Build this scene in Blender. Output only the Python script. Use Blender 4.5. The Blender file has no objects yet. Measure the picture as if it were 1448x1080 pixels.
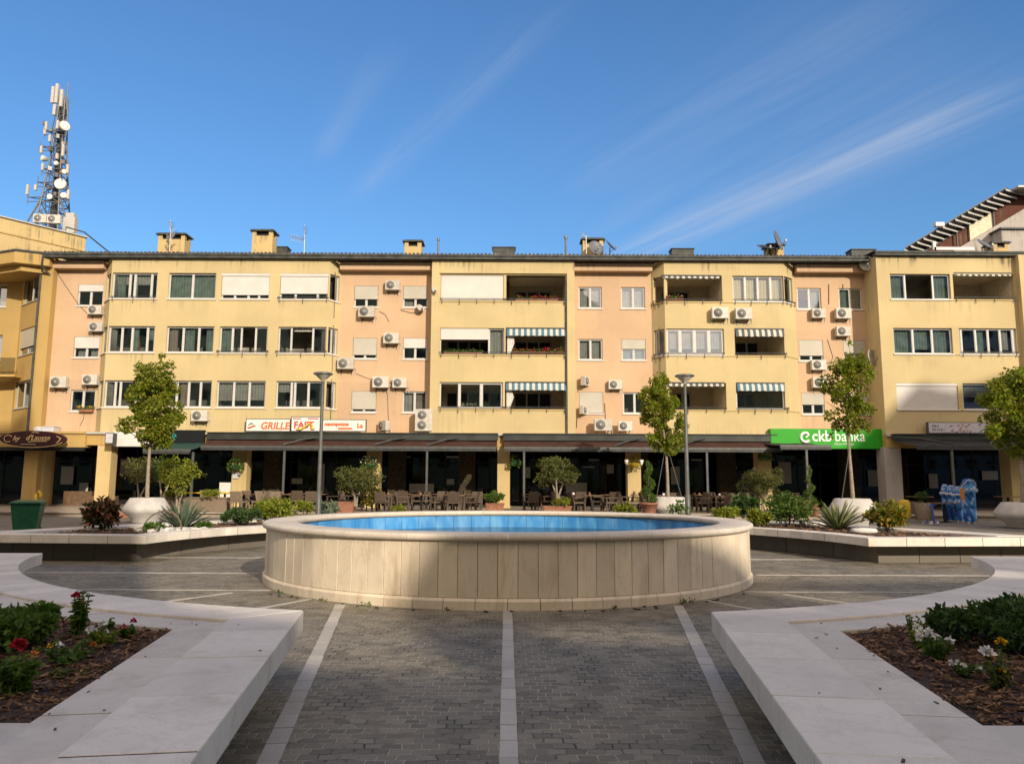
import bpy, math, random
import numpy as np
from mathutils import Vector, Matrix
R = math.radians
random.seed(7)
rng = np.random.default_rng(11)
S = bpy.context.scene
COL = S.collection

# ---------------------------------------------------------------- camera
EYE = 1.5
F_PX, PITCH, YAW, ROLL = 1088.0, R(7.43), R(0.25), R(0.22)
cd = bpy.data.cameras.new('camera'); cam = bpy.data.objects.new('camera', cd); COL.objects.link(cam)
cd.sensor_width = 36.0; cd.lens = 36.0 * F_PX / 1448.0; cd.clip_start = 0.05; cd.clip_end = 4000
_fw = Vector((math.sin(YAW) * math.cos(PITCH), math.cos(YAW) * math.cos(PITCH), math.sin(PITCH)))
_r0 = Vector((math.cos(YAW), -math.sin(YAW), 0)); _u0 = _r0.cross(_fw)
_rt = _r0 * math.cos(ROLL) + _u0 * math.sin(ROLL); _up = _u0 * math.cos(ROLL) - _r0 * math.sin(ROLL)
cam.matrix_world = Matrix(((_rt.x, _up.x, -_fw.x, 0), (_rt.y, _up.y, -_fw.y, 0), (_rt.z, _up.z, -_fw.z, EYE), (0, 0, 0, 1)))
S.camera = cam

def _ray(px, py): return _fw + _rt * ((px - 724) / F_PX) - _up * ((py - 540) / F_PX)
def at(px, py, Y):                 # photo measurement -> point on a vertical plane at distance Y
    d = _ray(px, py); t = Y / d.y
    return Vector((d.x * t, Y, EYE + d.z * t))
def gnd(px, py, z=0.0):            # photo measurement -> point on a level plane
    d = _ray(px, py); t = (z - EYE) / d.z
    return Vector((d.x * t, d.y * t, z))

# ---------------------------------------------------------------- light
SUN_EL, SUN_AZ = R(23.0), R(27.0)          # azimuth measured from behind the camera towards the right
sdir = Vector((math.sin(SUN_AZ) * math.cos(SUN_EL), -math.cos(SUN_AZ) * math.cos(SUN_EL), math.sin(SUN_EL)))
sl = bpy.data.lights.new('sun', 'SUN'); sl.energy = 4.3; sl.angle = R(0.55); sl.color = (1.0, 0.87, 0.70)
so = bpy.data.objects.new('sun', sl); COL.objects.link(so)
so.rotation_euler = sdir.to_track_quat('Z', 'Y').to_euler()

FILL_SHEET, FILL_COL = 0.85, (12.6, 9.8, 7.3, 1)
W = bpy.data.worlds.new('World'); S.world = W; W.use_nodes = True
wn, wl = W.node_tree.nodes, W.node_tree.links
for n in list(wn): wn.remove(n)
def wnode(t, **k):
    n = wn.new(t)
    for a, v in k.items(): setattr(n, a, v)
    return n
wo = wnode('ShaderNodeOutputWorld'); bg = wnode('ShaderNodeBackground'); bg.inputs[1].default_value = 0.15
sky = wnode('ShaderNodeTexSky', sky_type='NISHITA', sun_disc=False)
sky.sun_elevation = SUN_EL
sky.sun_rotation = math.atan2(sdir.x, sdir.y)
sky.air_density = 1.5; sky.dust_density = 0.0; sky.ozone_density = 9.5; sky.altitude = 60
tc = wnode('ShaderNodeTexCoord')
sep = wnode('ShaderNodeSeparateXYZ'); wl.new(tc.outputs['Generated'], sep.inputs[0])
def wmath(op, a, b=None, clamp=False):
    n = wnode('ShaderNodeMath', operation=op); n.use_clamp = clamp
    for i, v in enumerate((a, b)):
        if v is None: continue
        if isinstance(v, (int, float)): n.inputs[i].default_value = v
        else: wl.new(v, n.inputs[i])
    return n.outputs[0]
# cirrus: project the direction on a high flat layer, stretch the noise along one direction
zz = wmath('MAXIMUM', sep.outputs[2], 0.06)
ux = wmath('DIVIDE', sep.outputs[0], zz); uy = wmath('DIVIDE', sep.outputs[1], zz)
def cirrus(ang, wid, lng, scale_off, lo, hi, detail=5):
    ca, sa = math.cos(ang), math.sin(ang)
    a = wmath('ADD', wmath('MULTIPLY', ux, ca * lng), wmath('MULTIPLY', uy, sa * lng))
    b = wmath('ADD', wmath('MULTIPLY', ux, -sa * wid), wmath('MULTIPLY', uy, ca * wid))
    cmb = wnode('ShaderNodeCombineXYZ'); wl.new(a, cmb.inputs[0]); wl.new(b, cmb.inputs[1]); cmb.inputs[2].default_value = scale_off
    nz = wnode('ShaderNodeTexNoise'); nz.inputs['Scale'].default_value = 1.0; nz.inputs['Detail'].default_value = detail
    nz.inputs['Roughness'].default_value = 0.62
    wl.new(cmb.outputs[0], nz.inputs['Vector'])
    mr = wnode('ShaderNodeMapRange', interpolation_type='SMOOTHSTEP'); wl.new(nz.outputs[0], mr.inputs[0])
    mr.inputs[1].default_value = lo; mr.inputs[2].default_value = hi
    return mr.outputs[0]
def streak(ang, off, w, s0, s1, amt):
    """one long soft trail: a band of the cloud layer around a line (ang, off), fading at its ends s0..s1"""
    ca, sa = math.cos(ang), math.sin(ang)
    a = wmath('ADD', wmath('MULTIPLY', ux, ca), wmath('MULTIPLY', uy, sa))
    b = wmath('ADD', wmath('MULTIPLY', ux, -sa), wmath('MULTIPLY', uy, ca))
    d = wmath('DIVIDE', wmath('SUBTRACT', b, off), w)
    g = wmath('POWER', 2.718, wmath('MULTIPLY', wmath('MULTIPLY', d, d), -1.0))
    e0 = wnode('ShaderNodeMapRange', interpolation_type='SMOOTHSTEP'); wl.new(a, e0.inputs[0])
    e0.inputs[1].default_value = s0; e0.inputs[2].default_value = s0 + (s1 - s0) * 0.25
    e1 = wnode('ShaderNodeMapRange', interpolation_type='SMOOTHSTEP'); wl.new(a, e1.inputs[0])
    e1.inputs[1].default_value = s1; e1.inputs[2].default_value = s0 + (s1 - s0) * 0.7
    return wmath('MULTIPLY', wmath('MULTIPLY', g, wmath('MULTIPLY', e0.outputs[0], e1.outputs[0])), amt)
def cpt(px, py):
    d = _ray(px, py); return Vector((d.x / d.z, d.y / d.z))
def trail(p, q, w, amt):
    a, b = cpt(*p), cpt(*q); d = b - a; ang = math.atan2(d.y, d.x)
    ca, sa = math.cos(ang), math.sin(ang)
    s0, s1 = a.x * ca + a.y * sa, b.x * ca + b.y * sa
    return streak(ang, -a.x * sa + a.y * ca, w, s0, s1, amt), ang
parts = []
for p, q, w, amt in (((1560, 70), (820, 390), 0.10, 0.46), ((1560, 30), (850, 370), 0.32, 0.20), ((840, -40), (480, 300), 0.045, 0.24),
                     ((1400, -60), (760, 290), 0.20, 0.17), ((560, 40), (440, 240), 0.05, 0.15)):
    t_, ang_ = trail(p, q, w, amt)
    tex = cirrus(ang_, 13.0 if w < 0.15 else 8.0, 0.8, 3.1 + amt * 10, 0.25, 0.78, 9)
    parts.append(wmath('MULTIPLY', t_, tex))
tot = parts[0]
for p_ in parts[1:]: tot = wmath('ADD', tot, p_)
tot = wmath('MINIMUM', tot, 0.6)
mixc = wnode('ShaderNodeMixRGB'); mixc.inputs[2].default_value = (3.6, 4.0, 4.8, 1)
wl.new(tot, mixc.inputs[0]); wl.new(sky.outputs[0], mixc.inputs[1])
# unseen bright cloud sheet, added behind the viewer as fill light
shm = wnode('ShaderNodeMapRange', interpolation_type='SMOOTHSTEP'); wl.new(sep.outputs[1], shm.inputs[0])
shm.inputs[1].default_value = 0.2; shm.inputs[2].default_value = -0.5
sheet = cirrus(0.9, 1.6, 0.6, 7.7, 0.25, 0.6)
shf = wmath('MULTIPLY', wmath('MULTIPLY', shm.outputs[0], wmath('ADD', wmath('MULTIPLY', sheet, 0.5), 0.5)), FILL_SHEET)
mixs = wnode('ShaderNodeMixRGB'); mixs.inputs[2].default_value = FILL_COL
wl.new(shf, mixs.inputs[0]); wl.new(mixc.outputs[0], mixs.inputs[1])
wl.new(mixs.outputs[0], bg.inputs[0]); wl.new(bg.outputs[0], wo.inputs[0])

S.view_settings.view_transform = 'Standard'; S.view_settings.look = 'None'
S.view_settings.exposure = 0.07; S.view_settings.gamma = 1.0
S.render.engine = 'CYCLES'
S.cycles.max_bounces = 7; S.cycles.diffuse_bounces = 3; S.cycles.glossy_bounces = 3; S.cycles.transparent_max_bounces = 12
S.cycles.transmission_bounces = 4; S.cycles.caustics_reflective = False; S.cycles.caustics_refractive = False

# ---------------------------------------------------------------- materials
MATS = {}
class NT:
    """small helper around one material's node tree"""
    def __init__(s, name, rough=0.8, spec=0.3):
        s.m = bpy.data.materials.new(name); s.m.use_nodes = True
        s.n, s.l = s.m.node_tree.nodes, s.m.node_tree.links
        s.b = s.n['Principled BSDF']; s.out = s.n['Material Output']
        s.b.inputs['Roughness'].default_value = rough; s.b.inputs['Specular IOR Level'].default_value = spec
        MATS[name] = s.m
    def node(s, t, **k):
        n = s.n.new(t)
        for a, v in k.items(): setattr(n, a, v)
        return n
    def put(s, sock, v):
        if isinstance(v, (int, float)): sock.default_value = v
        elif isinstance(v, (tuple, list)): sock.default_value = (*v, 1)[:4] if len(v) == 3 and sock.type == 'RGBA' else v
        else: s.l.new(v, sock)
    def math(s, op, a, b=None, c=None, clamp=False):
        n = s.node('ShaderNodeMath', operation=op); n.use_clamp = clamp
        for i, v in enumerate((a, b, c)):
            if v is not None: s.put(n.inputs[i], v)
        return n.outputs[0]
    def obj(s):
        return s.node('ShaderNodeTexCoord').outputs['Object']
    def map(s, vec, scale=(1, 1, 1), rot=(0, 0, 0), loc=(0, 0, 0)):
        n = s.node('ShaderNodeMapping'); s.l.new(vec, n.inputs[0])
        n.inputs['Scale'].default_value = scale; n.inputs['Rotation'].default_value = rot; n.inputs['Location'].default_value = loc
        return n.outputs[0]
    def noise(s, vec, scale, detail=4, rough=0.55, dist=0.0):
        n = s.node('ShaderNodeTexNoise'); s.put(n.inputs['Vector'], vec)
        n.inputs['Scale'].default_value = scale; n.inputs['Detail'].default_value = detail
        n.inputs['Roughness'].default_value = rough; n.inputs['Distortion'].default_value = dist
        return n
    def ramp(s, v, a, b):
        n = s.node('ShaderNodeMapRange', interpolation_type='SMOOTHSTEP'); s.put(n.inputs[0], v)
        n.inputs[1].default_value = a; n.inputs[2].default_value = b
        return n.outputs[0]
    def mix(s, f, a, b, mode='MIX'):
        n = s.node('ShaderNodeMixRGB', blend_type=mode)
        s.put(n.inputs[0], f); s.put(n.inputs[1], a); s.put(n.inputs[2], b)
        return n.outputs[0]
    def color(s, v): s.put(s.b.inputs['Base Color'], v)
    def bump(s, h, strength=0.3, dist=0.01, normal=None):
        n = s.node('ShaderNodeBump'); n.inputs['Strength'].default_value = strength; n.inputs['Distance'].default_value = dist
        s.put(n.inputs['Height'], h)
        if normal is not None: s.l.new(normal, n.inputs['Normal'])
        s.l.new(n.outputs[0], s.b.inputs['Normal']); return n.outputs[0]
    def rnd(s): return s.node('ShaderNodeNewGeometry').outputs['Random Per Island']

def plain(name, col, rough=0.6, metal=0.0, var=0.12, scale=6.0, spec=0.3, isl=0.0, ob=0.0):
    t = NT(name, rough, spec); v = t.obj()
    n = t.noise(v, scale, 5)
    f = t.ramp(n.outputs[0], 0.3, 0.72)
    c = t.mix(f, tuple(x * (1 - var) for x in col), tuple(min(1, x * (1 + var)) for x in col))
    if isl:
        c = t.mix(1.0, c, t.mix(t.rnd(), (1 - isl,) * 3, (1 + isl,) * 3), 'MULTIPLY')
    if ob:
        c = t.mix(1.0, c, t.mix(t.node('ShaderNodeObjectInfo').outputs['Random'], (1 - ob, 1 - ob * 1.15, 1 - ob * 1.4), (1 + ob,) * 3), 'MULTIPLY')
    t.color(c); t.b.inputs['Metallic'].default_value = metal
    t.bump(n.outputs[0], 0.08, 0.01)
    return t.m

def stucco(name, col, stain=(0.16, 0.13, 0.08), amt=0.35):
    t = NT(name, 0.92, 0.15); v = t.obj()
    big = t.noise(v, 0.35, 5, 0.6).outputs[0]; med = t.noise(v, 1.7, 6, 0.6).outputs[0]; fine = t.noise(v, 60, 3).outputs[0]
    c = t.mix(t.ramp(big, 0.35, 0.7), tuple(x * 0.93 for x in col), tuple(min(1, x * 1.05) for x in col))
    c = t.mix(t.math('MULTIPLY', t.ramp(med, 0.5, 0.8), 0.16), c, tuple(x * 0.8 for x in col))
    # rain streaks running down the plaster, in patches, strongest below the roof edge
    st = t.noise(t.map(v, (6.0, 6.0, 0.22)), 1.0, 4, 0.6).outputs[0]
    patch = t.noise(t.map(v, (0.55, 0.55, 0.9)), 1.0, 3).outputs[0]
    z = t.node('ShaderNodeSeparateXYZ'); t.l.new(v, z.inputs[0])
    topf = t.ramp(z.outputs[2], 12.2, 13.1)
    lowf = t.ramp(z.outputs[2], 4.9, 4.0)
    zone = t.math('ADD', t.math('ADD', t.math('MULTIPLY', topf, 1.5), t.math('MULTIPLY', lowf, 0.25)), 0.09)
    fs = t.math('FRACT', t.math('DIVIDE', t.math('SUBTRACT', z.outputs[2], 5.16), 2.84))
    zone = t.math('ADD', zone, t.math('MULTIPLY', t.math('MULTIPLY', t.ramp(fs, 0.72, 0.99), t.math('SUBTRACT', 1.0, topf)), 0.34))
    f = t.math('MULTIPLY', t.math('MULTIPLY', t.ramp(st, 0.46, 0.68), t.ramp(patch, 0.42, 0.66)), zone)
    c = t.mix(t.math('MULTIPLY', f, amt * 2.0, clamp=True), c, stain)
    # hairline joints between plaster lifts and slightly different repaint fields
    pxz = t.node('ShaderNodeCombineXYZ'); t.l.new(z.outputs[0], pxz.inputs[0]); t.l.new(t.math('SUBTRACT', z.outputs[2], 5.24 - 2.84 * 2), pxz.inputs[1])
    bk = t.node('ShaderNodeTexBrick'); t.l.new(pxz.outputs[0], bk.inputs['Vector'])
    for k_, x_ in (('Scale', 1.0), ('Mortar Size', 0.007), ('Mortar Smooth', 0.8), ('Brick Width', 2.35), ('Row Height', 1.42)): bk.inputs[k_].default_value = x_
    bk.inputs['Color1'].default_value = (0.955, 0.955, 0.96, 1); bk.inputs['Color2'].default_value = (1.03, 1.025, 1.02, 1); bk.inputs['Mortar'].default_value = (0.97, 0.97, 0.97, 1)
    c = t.mix(1.0, c, bk.outputs['Color'], 'MULTIPLY')
    c = t.mix(t.math('MULTIPLY', t.math('MULTIPLY', bk.outputs['Fac'], t.ramp(med, 0.42, 0.6)), 0.30), c, stain)
    t.color(c)
    t.bump(t.math('ADD', t.math('MULTIPLY', fine, 0.5), med), 0.25, 0.012)
    return t.m

def glass(name, tint=(0.70, 0.74, 0.73), refl=0.24):
    t = NT(name); n = t.n; n.remove(t.b)
    tr = t.node('ShaderNodeBsdfTransparent'); tr.inputs[0].default_value = (*tint, 1)
    gl = t.node('ShaderNodeBsdfGlossy'); gl.inputs[0].default_value = (0.9, 0.95, 1.0, 1); gl.inputs['Roughness'].default_value = 0.03
    fr = t.node('ShaderNodeFresnel'); fr.inputs[0].default_value = 1.5
    nz = t.noise(t.obj(), 0.9, 2).outputs[0]
    bm_ = t.node('ShaderNodeBump'); bm_.inputs['Strength'].default_value = 0.06; bm_.inputs['Distance'].default_value = 0.05
    t.l.new(nz, bm_.inputs['Height']); t.l.new(bm_.outputs[0], gl.inputs['Normal'])
    mx = t.node('ShaderNodeMixShader')
    t.l.new(t.math('ADD', fr.outputs[0], refl, clamp=True), mx.inputs[0]); t.l.new(tr.outputs[0], mx.inputs[1]); t.l.new(gl.outputs[0], mx.inputs[2])
    t.l.new(mx.outputs[0], t.out.inputs[0]); return t.m

def leafmat(name, c1, c2, c3=None, rough=0.5, trans=0.35):
    t = NT(name, rough, 0.35)
    r = t.rnd()
    c = t.mix(r, c1, c2)
    if c3: c = t.mix(t.math('GREATER_THAN', t.math('FRACT', t.math('MULTIPLY', r, 7.31)), 0.82), c, c3)
    nz = t.noise(t.obj(), 1.6, 2).outputs[0]
    c = t.mix(1.0, c, t.mix(nz, (0.7,) * 3, (1.3,) * 3), 'MULTIPLY')
    t.color(c)
    tl = t.node('ShaderNodeBsdfTranslucent'); t.l.new(t.mix(1.0, c, (1.25, 1.3, 0.6), 'MULTIPLY'), tl.inputs[0])
    mx = t.node('ShaderNodeMixShader'); mx.inputs[0].default_value = trans
    t.l.new(t.b.outputs[0], mx.inputs[1]); t.l.new(tl.outputs[0], mx.inputs[2]); t.l.new(mx.outputs[0], t.out.inputs[0])
    return t.m

def marble(name, col=(0.62, 0.585, 0.55), isl=0.10, dirt=0.5, warm=(0.52, 0.40, 0.27), vertical=False):
    t = NT(name, 0.55, 0.35); v = t.obj()
    nz = t.noise(v, 1.3, 6, 0.6, 0.6).outputs[0]
    w = t.noise(t.map(v, (2.2, 2.2, 0.7 if vertical else 2.2), (0.2, 0.1, 0.5)), 1.4, 7, 0.65, 1.6).outputs[0]
    c = t.mix(t.ramp(nz, 0.3, 0.7), tuple(x * 0.93 for x in col), tuple(min(1, x * 1.05) for x in col))
    c = t.mix(1.0, c, t.mix(t.rnd(), (1 - isl,) * 3, (1 + isl, 1 + isl * 0.9, 1 + isl * 0.75)), 'MULTIPLY')
    vein = t.math('ABSOLUTE', t.math('SUBTRACT', w, 0.5))
    c = t.mix(t.math('MULTIPLY', t.ramp(vein, 0.03, 0.0), 0.35), c, tuple(x * 0.72 for x in col))
    d = t.noise(t.map(v, (4, 4, 0.8) if vertical else (1, 1, 1)), 1.0 if vertical else 2.4, 6, 0.62, 0.4).outputs[0]
    c = t.mix(t.math('MULTIPLY', t.ramp(d, 0.48, 0.75), dirt), c, warm)
    ws = t.noise(v, 0.9, 6, 0.7, 1.2).outputs[0]
    c = t.mix(t.math('MULTIPLY', t.ramp(ws, 0.52, 0.68), dirt * 0.45), c, tuple(x * 0.70 for x in col))
    sp = t.noise(v, 38, 2).outputs[0]
    c = t.mix(t.math('MULTIPLY', t.ramp(sp, 0.68, 0.78), 0.35), c, (0.2, 0.17, 0.13))
    t.color(c)
    t.put(t.b.inputs['Roughness'], t.math('ADD', t.math('MULTIPLY', nz, 0.3), 0.42))
    t.bump(t.math('ADD', t.noise(v, 25, 4).outputs[0], d), 0.12, 0.006)
    return t.m

stucco('plaster_yellow', (0.555, 0.455, 0.245), amt=0.42)
stucco('plaster_pink', (0.585, 0.41, 0.262), amt=0.25)
stucco('plaster_ochre', (0.48, 0.33, 0.125))
stucco('plaster_cream', (0.57, 0.44, 0.215))
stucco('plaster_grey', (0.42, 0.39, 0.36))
stucco('plaster_red', (0.12, 0.052, 0.038))
plain('loggia_paint', (0.70, 0.61, 0.45), 0.9)
plain('interior', (0.36, 0.33, 0.285), 0.9, var=0.5, scale=0.9)
plain('arcade_shade', (0.055, 0.043, 0.026), 0.9, var=0.3)
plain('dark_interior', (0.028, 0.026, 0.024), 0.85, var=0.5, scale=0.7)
plain('white_frame', (0.56, 0.555, 0.53), 0.4, var=0.05)
plain('grey_frame', (0.45, 0.45, 0.43), 0.4, var=0.05)
plain('dark_metal', (0.05, 0.055, 0.055), 0.45, var=0.25)
plain('black_metal', (0.018, 0.018, 0.018), 0.5, var=0.25)
plain('grey_metal', (0.15, 0.15, 0.145), 0.42, 0.35, var=0.2)
plain('steel', (0.42, 0.42, 0.42), 0.38, 0.6, var=0.15)
plain('post_grey', (0.10, 0.105, 0.10), 0.45, 0.2, var=0.15)
plain('ac_white', (0.53, 0.51, 0.455), 0.5, var=0.12, ob=0.13)
plain('ac_grille', (0.17, 0.17, 0.16), 0.6, var=0.2)
plain('gutter', (0.06, 0.065, 0.06), 0.6, var=0.35, scale=3)
plain('roof_tile', (0.10, 0.075, 0.06), 0.8, var=0.4, scale=5)
plain('awning_brown', (0.055, 0.025, 0.019), 0.85, var=0.2, scale=2)
plain('awning_dark', (0.03, 0.03, 0.03), 0.8, var=0.2, scale=2)
plain('awning_green', (0.02, 0.06, 0.05), 0.8, var=0.2)
plain('cassette', (0.038, 0.043, 0.039), 0.5, var=0.25, scale=1.5)
plain('rattan', (0.10, 0.075, 0.057), 0.6, var=0.3, scale=30, ob=0.3)
plain('rattan_light', (0.22, 0.17, 0.12), 0.65, var=0.25, scale=30)
plain('table_wood', (0.16, 0.10, 0.06), 0.5, var=0.25)
plain('terracotta', (0.30, 0.14, 0.085), 0.8, var=0.2, scale=9)
plain('pot_stone', (0.50, 0.48, 0.45), 0.8, var=0.12, scale=3)
plain('soil', (0.06, 0.037, 0.024), 0.95, var=0.4, scale=30)
plain('bark', (0.17, 0.125, 0.085), 0.9, var=0.35, scale=14)
plain('bark_pale', (0.30, 0.25, 0.19), 0.9, var=0.3, scale=14)
plain('yellow_plastic', (0.62, 0.42, 0.03), 0.4, var=0.1)
plain('blue_plastic', (0.03, 0.10, 0.36), 0.4, var=0.2)
plain('bin_green', (0.018, 0.105, 0.05), 0.42, var=0.15)
plain('sign_maroon', (0.045, 0.012, 0.014), 0.35, var=0.1)
plain('sign_white', (0.74, 0.70, 0.66), 0.5, var=0.06)
plain('sign_grey', (0.52, 0.52, 0.56), 0.5, var=0.1)
plain('sign_green', (0.03, 0.33, 0.02), 0.35, var=0.03)
plain('sign_black', (0.012, 0.014, 0.015), 0.4, var=0.1)
plain('ink_white', (0.85, 0.85, 0.82), 0.5, var=0.02)
plain('ink_orange', (0.62, 0.15, 0.03), 0.5, var=0.05)
plain('ink_red', (0.50, 0.05, 0.05), 0.5, var=0.05)
plain('ink_yellow', (0.70, 0.42, 0.05), 0.5, var=0.05)
plain('ink_gold', (0.70, 0.52, 0.25), 0.45, var=0.05)
plain('ink_teal', (0.03, 0.33, 0.30), 0.5, var=0.1)
plain('ink_dark', (0.10, 0.10, 0.12), 0.5, var=0.1)
plain('dish_white', (0.47, 0.45, 0.41), 0.5, var=0.08)
plain('dish_grey', (0.13, 0.14, 0.16), 0.45, var=0.15)
plain('shutter_white', (0.66, 0.645, 0.60), 0.55, var=0.03, scale=2)
plain('shutter_grey', (0.60, 0.57, 0.48), 0.6, var=0.04, scale=2)
plain('panel_white', (0.68, 0.66, 0.63), 0.5, var=0.05)
plain('curtain_green', (0.33, 0.42, 0.37), 0.9, var=0.2, scale=3)
plain('curtain_white', (0.60, 0.58, 0.53), 0.9, var=0.12, scale=3)
plain('curtain_cream', (0.80, 0.74, 0.52), 0.9, var=0.05, scale=3)
plain('curtain_tan', (0.52, 0.42, 0.34), 0.9, var=0.1, scale=3)
plain('flower_red', (0.50, 0.012, 0.045), 0.6, var=0.3, scale=40, isl=0.35)
plain('flower_pink', (0.55, 0.16, 0.20), 0.6, var=0.3, scale=40, isl=0.3)
plain('flower_white', (0.78, 0.77, 0.70), 0.6, var=0.1, scale=40)
plain('flower_yellow', (0.70, 0.42, 0.02), 0.6, var=0.2, scale=40)
plain('flower_orange', (0.62, 0.22, 0.03), 0.6, var=0.2, scale=40)
plain('cushion', (0.33, 0.26, 0.20), 0.9, var=0.1)
plain('terrace_stone', (0.33, 0.28, 0.22), 0.75, var=0.15, scale=2)
plain('pebble_white', (0.62, 0.60, 0.56), 0.7, var=0.1, isl=0.15)
plain('chip', (0.17, 0.098, 0.054), 0.95, var=0.4, scale=40, isl=0.75)
plain('debris', (0.055, 0.04, 0.028), 0.9, var=0.3, isl=0.5)
plain('stone_block', (0.36, 0.33, 0.28), 0.85, var=0.2, scale=1.2)
glass('window_glass'); glass('shop_glass', (0.30, 0.30, 0.28), 0.02)
glass('pale_glass', (0.75, 0.75, 0.7), 0.12)
leafmat('leaf_tree', (0.14, 0.20, 0.018), (0.30, 0.35, 0.035), (0.30, 0.24, 0.03), trans=0.5)
leafmat('leaf_dark', (0.045, 0.09, 0.025), (0.09, 0.155, 0.045))
leafmat('leaf_mid', (0.065, 0.13, 0.022), (0.145, 0.225, 0.04))
leafmat('leaf_lime', (0.15, 0.20, 0.02), (0.30, 0.32, 0.035))
leafmat('leaf_olive', (0.085, 0.105, 0.03), (0.18, 0.19, 0.055))
leafmat('leaf_rust', (0.14, 0.17, 0.025), (0.40, 0.26, 0.03), (0.10, 0.15, 0.025))
leafmat('leaf_purple', (0.045, 0.06, 0.02), (0.10, 0.075, 0.03), (0.42, 0.16, 0.11))
leafmat('leaf_agave', (0.085, 0.125, 0.085), (0.15, 0.19, 0.12), rough=0.45, trans=0.1)
leafmat('leaf_agave_striped', (0.10, 0.14, 0.06), (0.30, 0.30, 0.13), rough=0.45, trans=0.1)
marble('kerb_stone', (0.66, 0.605, 0.52), 0.10, 0.8, (0.46, 0.39, 0.30))
marble('bench_stone', (0.75, 0.695, 0.605), 0.11, 0.5, (0.47, 0.40, 0.32))
marble('bench_side', (0.17, 0.152, 0.125), 0.14, 0.4, (0.18, 0.15, 0.11))  # dark stone: the recess shadow under the slabs is put into its colour
plain('joint_mortar', (0.05, 0.043, 0.035), 0.95, var=0.3, scale=20)
marble('fountain_stone', (0.76, 0.655, 0.50), 0.09, 0.55, (0.40, 0.29, 0.17), True)
marble('rim_stone', (0.68, 0.61, 0.51), 0.07, 0.35, (0.45, 0.35, 0.24))
marble('strip_stone', (0.46, 0.435, 0.385), 0.13, 0.3, (0.3, 0.25, 0.2))

# striped awning cloth: stripes across the object's local x
def stripes(name, a, b, w):
    t = NT(name, 0.9, 0.1); s = t.node('ShaderNodeSeparateXYZ'); t.l.new(t.obj(), s.inputs[0])
    f = t.math('GREATER_THAN', t.math('FRACT', t.math('DIVIDE', s.outputs[0], w)), 0.5)
    n = t.noise(t.obj(), 5).outputs[0]
    t.color(t.mix(1.0, t.mix(f, a, b), t.mix(n, (0.85,) * 3, (1.1,) * 3), 'MULTIPLY')); return t.m
stripes('cloth_blue', (0.085, 0.19, 0.26), (0.56, 0.53, 0.47), 0.30)
stripes('cloth_grey', (0.10, 0.13, 0.13), (0.58, 0.53, 0.45), 0.30)

def slatted(name, base, pitch):        # roller shutter slats: groove lines by height
    t = NT(name, 0.55, 0.3); s = t.node('ShaderNodeSeparateXYZ'); t.l.new(t.obj(), s.inputs[0])
    f = t.math('FRACT', t.math('DIVIDE', s.outputs[2], pitch))
    n = t.noise(t.obj(), 1.5, 4).outputs[0]
    c = t.mix(t.ramp(n, 0.3, 0.7), tuple(x * 0.94 for x in base), tuple(x * 1.03 for x in base))
    t.color(c); h = t.math('SUBTRACT', 1.0, t.math('POWER', t.math('MULTIPLY', t.math('ABSOLUTE', t.math('SUBTRACT', f, 0.5)), 2.0), 6))
    t.bump(h, 0.5, 0.012); return t.m
slatted('shutter_slats', (0.63, 0.61, 0.57), 0.055)
slatted('shutter_slats_cream', (0.50, 0.475, 0.40), 0.055)

# blue pool tiles / painted panels and pool water
def pooltile():
    t = NT('pool_tile', 0.4, 0.4); v = t.obj()
    n = t.noise(t.map(v, (3, 3, 1.2)), 1.5, 5).outputs[0]
    c = t.mix(t.ramp(n, 0.35, 0.75), (0.05, 0.27, 0.64), (0.17, 0.45, 0.78))
    c = t.mix(1.0, c, t.mix(t.rnd(), (0.86,) * 3, (1.1,) * 3), 'MULTIPLY'); t.color(c)
    return t.m
pooltile()
def water():
    t = NT('pool_water', 0.05, 0.5); v = t.obj()
    t.n.remove(t.b)
    tr = t.node('ShaderNodeBsdfTransparent'); tr.inputs[0].default_value = (0.45, 0.75, 0.97, 1)
    gl = t.node('ShaderNodeBsdfGlossy'); gl.inputs['Roughness'].default_value = 0.03
    fr = t.node('ShaderNodeFresnel'); fr.inputs[0].default_value = 1.33
    h = t.noise(t.map(v, (1, 1.6, 1)), 5.0, 4, 0.5).outputs[0]
    bp = t.node('ShaderNodeBump'); bp.inputs['Strength'].default_value = 0.12; bp.inputs['Distance'].default_value = 0.004
    t.l.new(h, bp.inputs['Height']); t.l.new(bp.outputs[0], gl.inputs['Normal']); t.l.new(bp.outputs[0], fr.inputs['Normal'])
    mx = t.node('ShaderNodeMixShader'); t.l.new(fr.outputs[0], mx.inputs[0]); t.l.new(tr.outputs[0], mx.inputs[1]); t.l.new(gl.outputs[0], mx.inputs[2])
    t.l.new(mx.outputs[0], t.out.inputs[0])
water()

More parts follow.
